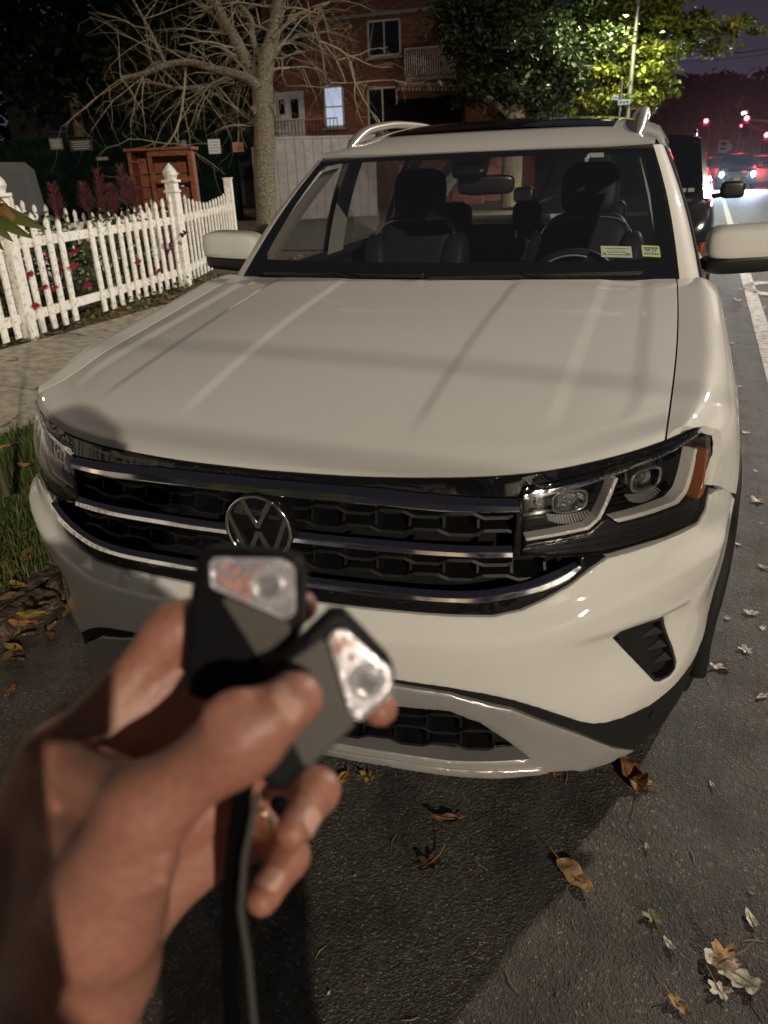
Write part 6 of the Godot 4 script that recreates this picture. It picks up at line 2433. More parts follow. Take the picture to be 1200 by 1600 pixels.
	# two cables strung behind the photographer; their soft shadows fall across the hood
	for e in [[Vector3(-.62, 1.0, -.42), Vector3(.60, 1.04, -.20)], [Vector3(-.6, 1.09, -.90), Vector3(.75, 1.10, -.72)]]:
		var lp := Vector3(20.5, 10.7, 24.2)
		var a0: Vector3 = (e[0] as Vector3).lerp(lp, .17)
		var a1: Vector3 = (e[1] as Vector3).lerp(lp, .17)
		var dd := (a1 - a0).normalized()
		b = MB.new()
		b.tube([a0 - dd * 9.0, a0, a1, a1 + dd * 14.0], [.008, .008, .008, .008], 8)
		solo("overhead_cable", b, M.rubber, "thick overhead cable strung high behind the photographer, " + ("nearer to the grille" if e[0].z > -.5 else "nearer to the windscreen"), "cable")
	# wires over the street
	for e in [["overhead_cable", [[905, 104, 24], [1060, 92, 27], [1240, 70, 34]], .022, "thick twisted overhead cable crossing the sky above the street"], ["overhead_wire", [[900, 110, 24], [1060, 98, 27], [1240, 79, 34]], .010, "thin overhead wire just under the thick cable"], ["overhead_wire", [[560, 62, 24], [640, 58, 26], [730, 48, 28]], .010, "thin wire crossing the front of the brick house"]]:
		b = MB.new()
		var pts := []
		var rr := []
		var s: Array = e[1]
		for k in 21:
			var t := k / 20.0 * 2.0
			var i := mini(int(t), 1)
			var f := t - i
			pts.append(at(s[i][0], s[i][1], s[i][2]).lerp(at(s[i + 1][0], s[i + 1][1], s[i + 1][2]), f) - Vector3(0, .05 * sin(PI * f), 0))
			rr.append(e[2] * (1.0 + .4 * sin(k * 2.2)))
		b.tube(pts, rr, 6)
		solo(e[0], b, M.metal_grey if e[2] > .02 else M.rubber, e[3], "cable")

# ------------------------------------------------------------------ fallen leaves
func leaf_shape(kind: int, s: float) -> PackedVector2Array:
	var r := PackedVector2Array()
	if kind == 0:            # lobed
		for k in 40:
			var a := TAU * k / 40.0 + PI * .5
			var lobe := absf(cos(2.5 * (a - PI * .5)))
			var q := (.48 + .52 * pow(lobe, 1.3)) * (1.0 - .28 * (1.0 - sin(a)) * .5) * (.92 + .08 * sin(a * 17.0)) * (1.0 + .15 * sin(a * 2.0 + s * 300.0))
			r.append(Vector2(cos(a), sin(a)) * s * q)
	elif kind == 1:          # oval with a point
		for k in 28:
			var t := TAU * k / 28.0
			var y := -cos(t)
			var x := .46 * sin(t) * (1.0 - .35 * y) * (1.0 + .05 * sin(t * 8.0))
			r.append(Vector2(x, y * (1.0 + .12 * ss(.6, 1.0, y))) * s)
	else:                    # thin jagged oak
		for k in 36:
			var t := TAU * k / 36.0
			var y := -cos(t)
			var x := (.18 + .34 * absf(sin(y * 6.0 + .6))) * signf(sin(t)) * pow(absf(sin(t)), .5)
			r.append(Vector2(x, y) * s)
	return r
func fallen(called: String, label: String, p: Vector3, s: float, kind: int, m: Material, turn: float, curl: float, lift := 0.0, category := "leaf", group := "fallen leaves on the road") -> void:
	var o := thing(called, label, category, p, turn, group)
	var b := MB.new()
	var seedv := rng.randf() * 10.0
	var f := func(u: float, v: float, off: float) -> Vector3:
		var x := u / s
		var y := v / s
		var h := curl * (x * x * .9 + .35 * y * y + .22 * sin(x * 5.0 + seedv) * y + .12 * sin(y * 7.0 + seedv * 2.0)) * s
		return Vector3(u * (1.0 - .3 * curl * absf(x)), maxf(.001, h + .004 + lift * (y + 1.0) * s) + off, -v)
	b.patch(leaf_shape(kind, s), [], f, 0.0, s * .16)
	part(o, "blade", b, m)
	b = MB.new()
	b.tube([f.call(0.0, s * .8, .001), f.call(0.0, 0.0, .001), f.call(0.0, -s * .85, .001), f.call(s * .1, -s * 1.5, .002)], [.0006, .0012, .0016, .0012], 5)
	part(o, "stalk", b, M.stalk)
func litter() -> void:
	M.stalk = mat(.20, .12, .05, .7)
	var tex := noise_tex(FastNoiseLite.TYPE_SIMPLEX, .02, 5, 256, [[.2, .45, .42, .38], [.5, .8, .78, .74], [.8, 1, 1, 1]], 71)
	var lm := func(r: float, g: float, b: float) -> StandardMaterial3D:
		var m := mat(r, g, b, .55)
		m.albedo_texture = tex
		m.uv1_triplanar = true
		m.uv1_scale = Vector3.ONE * 9.0
		m.backlight_enabled = true
		m.backlight = Color(.25, .25, .25)
		return m
	var brown: Material = lm.call(.20, .095, .035)
	var dark: Material = lm.call(.085, .045, .022)
	var tan_: Material = lm.call(.42, .27, .13)
	var pale: Material = lm.call(.62, .60, .52)
	var yellow: Material = lm.call(.42, .30, .05)
	var green: Material = lm.call(.16, .19, .05)
	var orange: Material = lm.call(.45, .20, .045)
	rng.seed = 88
	var L := [
		[898, 1372, .056, 1, tan_, -2.3, .5, .0, "big curled tan leaf on the asphalt, ahead of the bumper's right corner"],
		[1136, 1503, .050, 0, tan_, 2.2, .6, .05, "crumpled tan leaf lying on the pale star shaped leaf at lower right"],
		[1140, 1520, .058, 2, pale, 1.0, .35, 0.0, "pale spiky leaf under the crumpled tan leaf at lower right"],
		[1122, 1548, .030, 0, pale, 3.6, .3, 0.0, "small pale star leaf below the crumpled tan leaf"],
		[1020, 1436, .028, 0, green, .3, .3, 0.0, "small greenish star shaped leaf between the two tan leaves"],
		[696, 1284, .034, 1, brown, 1.9, .6, .10, "brown folded leaf standing up on the dark asphalt under the bumper"],
		[672, 1352, .038, 0, dark, 2.6, .45, .03, "dark brown lobed leaf on the shaded asphalt by the hand"],
		[534, 1222, .034, 1, yellow, 3.0, .35, 0.0, "yellow oval leaf under the bumper next to the key fobs"],
		[573, 1217, .032, 0, yellow, .9, .5, 0.0, "yellow brown lobed leaf right of the yellow oval leaf"],
		[986, 1212, .066, 1, brown, .45, .9, .04, "long rolled brown leaf at the foot of the bumper's right corner"],
		[1010, 1228, .026, 0, tan_, 1.5, .8, .1, "small crumpled tan leaf beside the rolled brown leaf"],
		[672, 1204, .036, 1, orange, 1.4, .3, 0.0, "orange leaf half hidden under the bumper's lower lip"],
		[868, 1208, .026, 1, orange, .4, .5, 0.0, "small orange leaf at the lip's right end"],
		[1060, 1573, .026, 1, tan_, 4.0, .7, 0.0, "small tan folded leaf near the bottom edge"],
		[1045, 1478, .016, 1, pale, .7, .5, 0.0, "tiny pale petal shaped leaf left of the crumpled pair"],
		[1165, 1018, .032, 0, pale, .2, .3, 0.0, "white star shaped leaf on the road beside the wheel"],
		[1174, 960, .032, 0, pale, 1.2, .35, 0.0, "white star shaped leaf further up the road, above the one beside the wheel"],
		[1126, 1045, .034, 1, pale, 1.8, .7, 0.0, "pale curled leaf close to the tyre"],
		[1184, 785, .045, 0, pale, 2.0, .4, 0.0, "large white torn leaf on the road level with the headlight"],
		[1166, 678, .034, 0, pale, .5, .35, 0.0, "white leaf on the road next to the fender's bulge"],
		[1192, 888, .022, 1, pale, .9, .4, 0.0, "small white leaf at the right edge level with the bumper"],
		[1154, 852, .020, 0, pale, 2.9, .5, 0.0, "small white leaf hugging the bumper's side"],
		[1190, 1090, .022, 1, pale, 2.4, .4, 0.0, "small white leaf at the right edge level with the fog vent"],
		[1172, 1438, .022, 1, pale, .3, .4, 0.0, "thin pale leaf sliver at the right edge"],
		[1152, 470, .07, 0, pale, .3, .3, 0.0, "white leaf on the lane line below the white mirror"],
		[1160, 452, .06, 1, pale, 1.3, .3, 0.0, "white leaf by the lane line nearest to the mirror"],
		[1128, 500, .06, 0, pale, 2.3, .3, 0.0, "white leaf between the car and the lane line"],
		[1190, 527, .05, 1, pale, 2.9, .3, 0.0, "white leaf right of the lane line"],
		[1142, 538, .05, 0, pale, .9, .3, 0.0, "white leaf touching the lane line's left side, lower one"],
		[1010, 1325, .010, 1, pale, .4, .3, 0.0, "tiny pale leaf scrap right of the big tan leaf"],
		[1112, 1228, .011, 1, pale, .4, .3, 0.0, "tiny pale leaf scrap ahead of the dark cladding"],
		[942, 1180, .02, 0, brown, 1.0, .6, 0.0, "small brown leaf beneath the skid plate's corner"],
	]
	for q in L:
		fallen("fallen_leaf", q[8], aty(q[0], q[1], 0.0) + Vector3(0, .002, 0), q[2], q[3], q[4], q[5], q[6], q[7])
	# on the verge and at the kerb
	var V := [
		[52, 964, .05, 1, yellow, 1.9, .5, "yellow leaf in the gutter left of the bumper, upper of the two"],
		[38, 978, .05, 1, orange, 1.7, .5, "orange leaf in the gutter left of the bumper, lower of the two"],
		[42, 742, .05, 1, orange, 1.4, .4, "orange leaf on the grass beside the headlight"],
		[18, 1080, .03, 1, brown, .4, .4, "small reddish leaf on the bare ground at the left edge"],
		[30, 665, .05, 1, yellow, .4, .4, "yellow leaf where the grass meets the pavement"],
		[12, 712, .05, 1, orange, 2.4, .4, "orange leaf in the grass at the left edge"],
	]
	for q in V:
		var g := aty(q[0], q[1], .0)
		if g.x < kerb_x(g.z): g = aty(q[0], q[1], .15)
		if q[1] < 760: g += Vector3(0, .05, 0)
		fallen("fallen_leaf", q[7], g, q[2], q[3], q[4], q[5], q[6])
	# leaf carpet too dense to count: at the foot of the fence and along the kerb
	var bl := MB.new()
	bl.patch(leaf_shape(1, .04), [], func(u, v, f): return Vector3(u, f + 14.0 * u * u + 5.0 * v * v * (1.0 if u > 0 else -.4), v), .002, .016)
	var places := []
	var tints := []
	for k in 2600:
		var z := rng.randf_range(.8, -11)
		var d := rng.randf_range(2.98, 3.75) if k % 3 else rng.randf_range(-.18, .22) * (1.0 + rng.randf())
		if k % 3 and z > -2.5: continue
		if k % 3 == 0 and z < -2.2: z = rng.randf_range(.6, -1.8)
		if k % 3 == 0 and k % 2: continue
		if k % 9 == 0: d = rng.randf_range(.2, 1.4)
		if k % 17 == 0 and k % 3: d = rng.randf_range(1.5, 2.98)
		var y := land_y(d) if d > .0 else .004
		if d > 2.9: y = .28
		var s := rng.randf_range(.45, 1.15)
		places.append(Transform3D(Basis.from_euler(Vector3(rng.randf_range(-.35, .35), rng.randf() * TAU, rng.randf_range(-.35, .35))).scaled(Vector3.ONE * s), Vector3(kerb_x(z) - .14 - d, y + .004 + rng.randf() * .012, z)))
		tints.append(Color(.10, .055, .02).lerp(Color(.34, .20, .06), rng.randf() * rng.randf()).lerp(Color(.30, .24, .05), .3 * rng.randf()))
	var cm := mat(1, 1, 1, .6)
	cm.vertex_color_use_as_albedo = true
	scatter(self, "leaf_carpet", bl.mesh(), cm, places, tints)
	# grit, chips and scraps on the asphalt
	var ch := MB.new()
	ch.box(Transform3D(Basis.from_euler(Vector3(.3, .4, .2)), Vector3.ZERO), Vector3(.006, .003, .005), .001)
	places = []
	tints = []
	for k in 1500:
		var z := 1.0 - 6.0 * pow(rng.randf(), 1.5)
		var x := rng.randf_range(-1.4, 2.6)
		var s := .35 + 1.3 * pow(rng.randf(), 5.0)
		places.append(Transform3D(Basis.from_euler(Vector3(rng.randf(), rng.randf() * TAU, rng.randf())).scaled(Vector3(s * rng.randf_range(.7, 1.6), s * .8, s)), Vector3(x, .0015 * s, z)))
		var t := rng.randf()
		tints.append(Color(.07, .066, .06).lerp(Color(.34, .32, .27), t * t * t * t))
	scatter(self, "grit", ch.mesh(), cm, places, tints)
	var tw := MB.new()
	tw.tube([Vector3(-.02, .001, 0), Vector3(0, .002, .003), Vector3(.022, .001, -.002)], [.0006, .0009, .0005], 5)
	places = []
	tints = []
	for k in 120:
		var s := rng.randf_range(.4, 1.5)
		places.append(Transform3D(Basis(Vector3.UP, rng.randf() * TAU).scaled(Vector3.ONE * s), Vector3(rng.randf_range(-.9, 1.7), .001, rng.randf_range(-2.5, .7))))
		tints.append(Color(.16, .12, .07).lerp(Color(.40, .36, .28), rng.randf()))
	scatter(self, "twig_scraps", tw.mesh(), cm, places, tints)
	# dropped white scraps up the road
	var sc := MB.new()
	sc.patch(leaf_shape(0, .03), [], func(u, v, f): return Vector3(u, f + 9.0 * u * u, v), .002, .012)
	places = []
	tints = []
	for k in 240:
		var z := rng.randf_range(-1.0, -14)
		var x := 1.05 - .055 * z + rng.randf_range(0.0, 2.6)
		var s := rng.randf_range(.2, .9)
		places.append(Transform3D(Basis.from_euler(Vector3(rng.randf_range(-.3, .3), rng.randf() * TAU, 0)).scaled(Vector3.ONE * s), Vector3(x, .003, z)))
		tints.append(Color(.55, .53, .47).lerp(Color(.25, .20, .12), rng.randf() * .7))
	scatter(self, "leaf_scraps", sc.mesh(), cm, places, tints)

# ------------------------------------------------------------------ the two key fobs
func fob(called: String, label: String, outline: Array, panel: Array, head: Array, lens_at: Array, D: float, tilt: Vector2, thick: float) -> Node3D:
	# outline etc. are given by direction at distance D, then laid on a tilted plane of their own
	var c0 := Vector2.ZERO
	for q in outline: c0 += Vector2(q[0], q[1])
	c0 /= outline.size()
	var org := at(c0.x, c0.y, D)
	var B := cam_basis * Basis.from_euler(Vector3(tilt.x, tilt.y, 0))
	var o := thing(called, label, "key fob", org, 0.0, "key fobs held in the hand")
	o.transform = Transform3D(B, org)
	var inv := o.transform.affine_inverse()
	var flat := func(px: Array) -> PackedVector2Array:
		var r := PackedVector2Array()
		for q in px:
			var d := cam_basis * Vector3((q[0] - 600.0) / FOCAL, (800.0 - q[1]) / FOCAL, -1.0)
			var t := (org - EYE).dot(B.z) / d.dot(B.z)
			var p := inv * (EYE + d * t)
			r.append(Vector2(p.x, p.y))
		return r
	var rounded := func(p: PackedVector2Array, rad: float) -> PackedVector2Array:
		var a := Geometry2D.offset_polygon(p, -rad, Geometry2D.JOIN_ROUND)
		if a.size() != 1: return p
		var r := Geometry2D.offset_polygon(a[0], rad, Geometry2D.JOIN_ROUND)
		return r[0]
	var plane := func(u: float, v: float, f: float) -> Vector3: return Vector3(u, v, f)
	var b := MB.new()
	b.patch(rounded.call(flat.call(outline), .004), [], plane, 0.0, .003, .0022, thick)
	var body := rounded.call(flat.call(outline), .004) as PackedVector2Array
	b.prism(Geometry2D.offset_polygon(body, -.0008)[0], Transform3D(Basis(), Vector3(0, 0, -thick)), .002)
	part(o, "case", b, M.fob)
	b = MB.new()
	b.patch(rounded.call(flat.call(panel), .0012), [], plane, .0008, .003, .0006, .003)
	part(o, "panel", b, M.fob_panel)
	# the clear lamp insert
	var hp := rounded.call(flat.call(head), .0022) as PackedVector2Array
	b = MB.new()
	b.patch(hp, [], func(u, v, f): return Vector3(u, v, f + .0005 * sin(u * 2600.0) * sin(v * 2300.0)), .0012, .0009, .001, .003)
	var hd := part(o, "lamp_insert", b, M.fob_chrome)
	b = MB.new()
	b.patch(hp, [Geometry2D.offset_polygon(hp, -.0008)[0]], plane, .0026, .002, .0006, .004)
	part(hd, "insert_rim", b, M.fob_chrome_smooth)
	var lc := (flat.call([lens_at[0]]) as PackedVector2Array)[0]
	var le := (flat.call([lens_at[1]]) as PackedVector2Array)[0]
	var lr := lc.distance_to(le)
	var T := Transform3D(Basis(Vector3.RIGHT, PI / 2), Vector3(lc.x, lc.y, .0030))
	b = MB.new()
	var ring := []
	for k in 11:
		var a := PI * k / 10.0
		ring.append(Vector2(lr * 1.12 + lr * .16 * cos(a), lr * .16 * sin(a)))
	b.lathe(ring, 40, T)
	part(hd, "lens_ring", b, M.fob_chrome_smooth)
	b = MB.new()
	b.lathe([Vector2(0, -.0012), Vector2(lr * .4, -.001), Vector2(lr, .0002)], 30, T)
	for k in 8:
		var a := TAU * k / 8.0
		b.beam(T * Vector3(lr * .3 * cos(a), .0006, lr * .3 * sin(a)), T * Vector3(lr * .85 * cos(a), .0008, lr * .85 * sin(a)), .0011, .0010, .0003, B.z)
	part(hd, "lens_bowl", b, M.fob_chrome_smooth)
	b = MB.new()
	var dome := []
	for k in 9:
		var a := PI * .5 * (1.0 - k / 8.0)
		dome.append(Vector2(lr * cos(a), lr * .42 * sin(a) + .0006))
	dome.append(Vector2(0, .0004))
	b.lathe(dome, 32, T)
	part(hd, "lens", b, M.lens)
	# small bright facets round the lens
	b = MB.new()
	for k in 26:
		var a := TAU * k / 26.0
		var p := lc + Vector2(cos(a), sin(a)) * lr * 1.5
		if Geometry2D.is_point_in_polygon(p, Geometry2D.offset_polygon(hp, -.0012)[0]):
			pillow(b, Transform3D(Basis.from_euler(Vector3(.5 * sin(k * 2.0), .5 * cos(k * 3.0), a)), Vector3(p.x, p.y, .0024)), Vector3(.0022, .0014, .0016), .7, 8, 6)
	part(hd, "facet", b, M.fob_chrome_smooth, "stuff")
	# reddish side reflector, faceted
	var rc := (flat.call([lens_at[2]]) as PackedVector2Array)[0]
	b = MB.new()
	rng.seed = 6 + int(lens_at[0][0])
	for k in 40:
		var d: Vector2 = Vector2(rng.randf_range(-1, 1), rng.randf_range(-1, 1)) * lens_at[3]
		var p: Vector2 = rc + d
		if not Geometry2D.is_point_in_polygon(p, Geometry2D.offset_polygon(hp, -.0018)[0]): continue
		if p.distance_to(lc) < lr * 1.45: continue
		pillow(b, Transform3D(Basis.from_euler(Vector3(rng.randf(), rng.randf(), rng.randf() * 3.0)), Vector3(p.x, p.y, .0022)), Vector3(.0024, .0020, .0018), .8, 8, 6)
	part(hd, "red_reflector", b, M.fob_red)
	return o
func keys() -> void:
	M.fob = mat(.006, .006, .007, .5)
	M.fob.metallic_specular = .22
	M.fob_panel = mat(.085, .08, .074, .55)
	M.fob_panel.metallic_specular = .3
	M.fob_chrome = mat(.62, .60, .66, .22, .7)
	M.fob_chrome_smooth = mat(.80, .78, .83, .14, .6)
	M.fob_red = mat(.70, .36, .29, .12, .35)
	fob("key_fob", "black key fob with headlamp shaped insert, upper left one nearest the badge",
		[[306, 860], [340, 856], [440, 866], [464, 878], [470, 900], [467, 985], [400, 1110], [330, 1100], [284, 1085], [292, 960]],
		[[341, 928], [453, 973], [452, 1000], [418, 1040], [408, 1032]],
		[[330, 870], [440, 872], [461, 884], [463, 955], [450, 968], [332, 916]],
		[[424, 914], [443, 914], [378, 900], .0085], .305, Vector2(.10, -.12), .013)
	fob("key_fob", "black key fob under the thumb with headlamp shaped insert, lower right one",
		[[528, 944], [614, 1036], [620, 1068], [556, 1138], [478, 1206], [432, 1250], [405, 1215], [396, 1120], [410, 1058]],
		[[428, 1052], [507, 995], [541, 1104], [555, 1132], [478, 1202], [452, 1150]],
		[[511, 988], [536, 980], [612, 1046], [613, 1080], [557, 1130], [544, 1104]],
		[[574, 1062], [590, 1068], [530, 1012], .0075], .288, Vector2(.06, .10), .012)
	# strap and cord hanging from the fobs
	var b := MB.new()
	var pts := []
	var rr := []
	for q in [[385, 1190, .31], [372, 1290, .315], [362, 1400, .33], [360, 1520, .35], [368, 1680, .38]]:
		pts.append(at(q[0], q[1], q[2])); rr.append(.0042)
	b.tube(pts, rr, 14, true, .18, cam_basis.x)
	var lan := thing("lanyard", "black strap with thin grey cord hanging from the key fobs inside the fist", "lanyard")
	part(lan, "strap", b, M.strap)
	b = MB.new()
	pts = []
	rr = []
	for q in [[402, 1240, .305], [382, 1340, .31], [376, 1420, .315], [388, 1500, .325], [397, 1600, .335], [400, 1720, .35]]:
		pts.append(at(q[0], q[1], q[2])); rr.append(.0016)
	b.tube(pts, rr, 8)
	part(lan, "cord", b, mat(.045, .045, .042, .6))
	b = MB.new()
	var ring := []
	rr = []
	for k in 25:
		var a := TAU * k / 24.0
		ring.append(at(400, 1288, .318) + cam_basis * Vector3(.007 * cos(a), .008 * sin(a), .004 * sin(a + .6))); rr.append(.0009)
	b.tube(ring, rr, 6, false)
	solo("key_ring", b, mat(.75, .55, .25, .15, 1.0), "small brass key ring in the shadow of the fist", "key ring")

# ------------------------------------------------------------------ the person holding the keys
# a field of tapered capsules joined smoothly, meshed as surface nets
class Field:
	var lo: Vector3
	var h: float
	var n: Vector3i
	var acc := PackedFloat32Array()
	var k: float
	func _init(a: Vector3, b: Vector3, cell: float, blend: float) -> void:
		lo = a; h = cell; k = 1.0 / blend
		n = Vector3i(((b - a) / cell).ceil()) + Vector3i.ONE
		acc.resize(n.x * n.y * n.z)
		acc.fill(0.0)
	func bone(a: Vector3, b: Vector3, ra: float, rb: float, flat := Vector3.ZERO, squash := 1.0) -> void:
		var m := maxf(ra, rb) + 5.0 / k
		var q0 := Vector3i(((a.min(b) - Vector3.ONE * m - lo) / h).floor()).clamp(Vector3i.ZERO, n - Vector3i.ONE)
		var q1 := Vector3i(((a.max(b) + Vector3.ONE * m - lo) / h).ceil()).clamp(Vector3i.ZERO, n - Vector3i.ONE)
		var ab := b - a
		var l2 := maxf(ab.length_squared(), 1e-12)
		for z in range(q0.z, q1.z + 1):
			for y in range(q0.y, q1.y + 1):
				var row := (z * n.y + y) * n.x
				for x in range(q0.x, q1.x + 1):
					var p := lo + Vector3(x, y, z) * h
					var t := clampf((p - a).dot(ab) / l2, 0.0, 1.0)
					var v := p - a - ab * t
					if squash != 1.0:
						var s := v.dot(flat)
						v += flat * s * (1.0 / squash - 1.0)
					var d := v.length() - lerpf(ra, rb, t)
					if d < m: acc[row + x] += exp(-d * k)
	# surface nets; f < 0 inside where f = -ln(acc) / k
	func mesh_into(b: MB, tint: Callable) -> void:
		var val := func(i: int) -> float: return -log(maxf(acc[i], 1e-30)) / k
		var F := PackedFloat32Array()
		F.resize(acc.size())
		for i in acc.size(): F[i] = -log(maxf(acc[i], 1e-12)) / k
		var id := {}
		var sx := 1
		var sy := n.x
		var sz := n.x * n.y
		var corner := [0, sx, sy, sx + sy, sz, sx + sz, sy + sz, sx + sy + sz]
		var base := b.P.size()
		for z in n.z - 1:
			for y in n.y - 1:
				for x in n.x - 1:
					var i := z * sz + y * sy + x
					var f0 := F[i]
					if absf(f0) > h * 2.5: continue
					var neg := 0
					for c in 8:
						if F[i + corner[c]] < 0.0: neg += 1
					if neg == 0 or neg == 8: continue
					var s := Vector3.ZERO
					var cnt := 0
					for e in [[0, 1], [2, 3], [4, 5], [6, 7], [0, 2], [1, 3], [4, 6], [5, 7], [0, 4], [1, 5], [2, 6], [3, 7]]:
						var a := F[i + corner[e[0]]]
						var d := F[i + corner[e[1]]]
						if (a < 0.0) == (d < 0.0): continue
						var t := a / (a - d)
						var p0 := Vector3(e[0] & 1, (e[0] >> 1) & 1, (e[0] >> 2) & 1)
						var p1 := Vector3(e[1] & 1, (e[1] >> 1) & 1, (e[1] >> 2) & 1)
						s += p0.lerp(p1, t)
						cnt += 1
					var g := Vector3(F[i + sx] + F[i + sx + sy] + F[i + sx + sz] + F[i + sx + sy + sz] - F[i] - F[i + sy] - F[i + sz] - F[i + sy + sz],
						F[i + sy] + F[i + sx + sy] + F[i + sy + sz] + F[i + sx + sy + sz] - F[i] - F[i + sx] - F[i + sz] - F[i + sx + sz],
						F[i + sz] + F[i + sx + sz] + F[i + sy + sz] + F[i + sx + sy + sz] - F[i] - F[i + sx] - F[i + sy] - F[i + sx + sy])
					var p := lo + (Vector3(x, y, z) + s / cnt) * h
					b.col = tint.call(p)
					id[i] = b.v(p, g.normalized(), Vector2(p.x, p.y))
		b.col = Color.WHITE
		for i: int in id:
			var x := i % n.x
			var y := (i / n.x) % n.y
			var z := i / sz
			for ax in 3:
				var st: int = [sx, sy, sz][ax]
				var u: int = [sy, sz, sx][ax]
				var w: int = [sz, sx, sy][ax]
				if (F[i] < 0.0) == (F[i + st] < 0.0): continue
				if id.has(i - u) and id.has(i - w) and id.has(i - u - w):
					b.tri(id[i], id[i - u], id[i - u - w])
					b.tri(id[i], id[i - u - w], id[i - w])

func person() -> void:
	M.skin = mat(1, 1, 1, .48)
	M.skin.vertex_color_use_as_albedo = true
	M.skin.subsurf_scatter_enabled = true
	M.skin.subsurf_scatter_strength = .12
	M.skin.normal_enabled = true
	M.skin.normal_texture = noise_tex(FastNoiseLite.TYPE_CELLULAR, .08, 1, 512, [], 81, 2.0)
	M.skin.normal_scale = .22
	M.skin.uv1_triplanar = true
	M.skin.uv1_scale = Vector3.ONE * 22.0
	M.skin.albedo_texture = noise_tex(FastNoiseLite.TYPE_SIMPLEX, .012, 5, 512, [[.2, .80, .74, .73], [.45, .93, .91, .90], [.6, 1, 1, 1]], 82)
	M.skin.heightmap_enabled = true
	M.skin.heightmap_texture = noise_tex(FastNoiseLite.TYPE_CELLULAR, .05, 1, 512, [], 83)
	M.skin.heightmap_scale = .035
	var foot := Vector3(1.07, 0, 1.72)
	var o := thing("person", "person standing before the car, left hand holding up two key fobs", "person", foot)
	var skin := Color(.33, .155, .115)
	var nail := Color(.52, .30, .22)
	# hand: joints by direction and distance
	var J := func(x: float, y: float, d: float) -> Vector3: return at(x, y, d) - foot
	var hand := Field.new(J.call(230, 1270, .33) - Vector3(.17, .17, .18), J.call(230, 1270, .33) + Vector3(.17, .17, .18), .0026, .0028)
	var wrist: Vector3 = J.call(50, 1650, .330)
	var heel: Vector3 = J.call(140, 1500, .335)
	var mc := [J.call(92, 1190, .338), J.call(165, 1265, .358), J.call(205, 1330, .372), J.call(240, 1400, .382)]
	# palm
	for k in 4:
		hand.bone(heel.lerp(wrist, .2) + (mc[k] - mc[1]) * .35, mc[k], .019, .0125)
	hand.bone(mc[0], mc[3], .012, .011)
	hand.bone(J.call(40, 1330, .350), J.call(60, 1480, .345), .022, .026)
	hand.bone(mc[0], J.call(20, 1320, .352), .015, .020)
	hand.bone(wrist, heel, .033, .031)
	hand.bone(wrist + (wrist - heel) * .9, wrist, .034, .033)
	hand.bone(mc[0], J.call(300, 1060, .352), .015, .012)
	hand.bone(mc[1], J.call(345, 1130, .362), .015, .012)
	hand.bone(mc[2], J.call(390, 1215, .380), .017, .013)
	hand.bone(mc[3], J.call(370, 1290, .384), .016, .012)
	hand.bone(mc[1], J.call(400, 1150, .372), .015, .011)
	# ball of the thumb and thumb
	var cmc: Vector3 = J.call(160, 1425, .305)
	var mcp: Vector3 = J.call(232, 1262, .288)
	var ip: Vector3 = J.call(378, 1155, .276)
	var tp: Vector3 = J.call(462, 1092, .2715)
	hand.bone(heel, cmc, .026, .024)
	hand.bone(cmc, mcp, .0245, .0158)
	hand.bone(mcp, mc[0], .014, .012)
	hand.bone(mcp.lerp(cmc, .5), mc[0].lerp(heel, .35), .016, .016)
	hand.bone(mcp, ip, .0150, .0124)
	hand.bone(ip, tp, .0125, .0100)
	hand.bone(ip.lerp(mcp, .12), ip.lerp(tp, .10), .0131, .0130)
	# folds over the thumb's knuckle and at its root
	for q in [[330, 1118, 352, 1166], [345, 1108, 368, 1158], [362, 1100, 384, 1150], [378, 1092, 398, 1138], [196, 1360, 262, 1340], [190, 1392, 255, 1376]]:
		hand.bone(J.call(q[0], q[1], .2675 if q[1] < 1200 else .281), J.call(q[2], q[3], .2655 if q[1] < 1200 else .280), .0022, .0022)
	# fingers
	var fingers := [
		[mc[0], J.call(272, 985, .345), J.call(385, 928, .341), J.call(470, 948, .330), .0120, .0100, .0088, .0076],
		[mc[1], J.call(372, 1040, .356), J.call(520, 1060, .350), J.call(594, 1108, .336), .0120, .0102, .0090, .0078],
		[mc[2], J.call(420, 1195, .380), J.call(497, 1235, .352), J.call(458, 1298, .330), .0115, .0098, .0090, .0080],
		[mc[3], J.call(400, 1300, .378), J.call(452, 1338, .350), J.call(410, 1405, .330), .0104, .0090, .0082, .0072],
	]
	for q in fingers:
		hand.bone(q[0], q[1], q[4], q[5])
		hand.bone(q[1], q[2], q[5], q[6])
		hand.bone(q[2], q[3], q[6], q[7])
		hand.bone((q[1] as Vector3).lerp(q[0], .06), (q[1] as Vector3).lerp(q[2], .06), q[5] * 1.08, q[5] * 1.06)
	var b := MB.new()
	hand.mesh_into(b, func(p: Vector3) -> Color:
		var t := .5 + .5 * sin(p.x * 61.0 + sin(p.y * 83.0)) * sin(p.z * 57.0)
		return skin.lerp(Color(.32, .135, .095), t * .5))
	# the rest of the body, in dark clothes
	var A := func(x: float, y: float, z: float) -> Vector3: return Vector3(x, y, z)
	var body := Field.new(Vector3(-1.15, -.05, -.6), Vector3(.6, 1.85, .5), .022, .022)
	var hip := Vector3(.06, .95, .02)
	var chest := Vector3(-.08, 1.25, .03)
	var yawv := Vector3(.34, 0, -.94).normalized()
	var rt := Vector3(.94, 0, .34)
	for s in [-1.0, 1.0]:
		var hp: Vector3 = hip + rt * s * .10
		var kn: Vector3 = Vector3(0, .50, -.01) + rt * s * .135
		var an: Vector3 = Vector3(0, .09, .03) + rt * s * .155
		body.bone(hp, kn, .092, .066)
		body.bone(kn, an, .064, .047)
		body.bone(an, an + Vector3(-yawv.x, 0, -yawv.z) * -.17 + Vector3(0, -.045, 0), .045, .036)
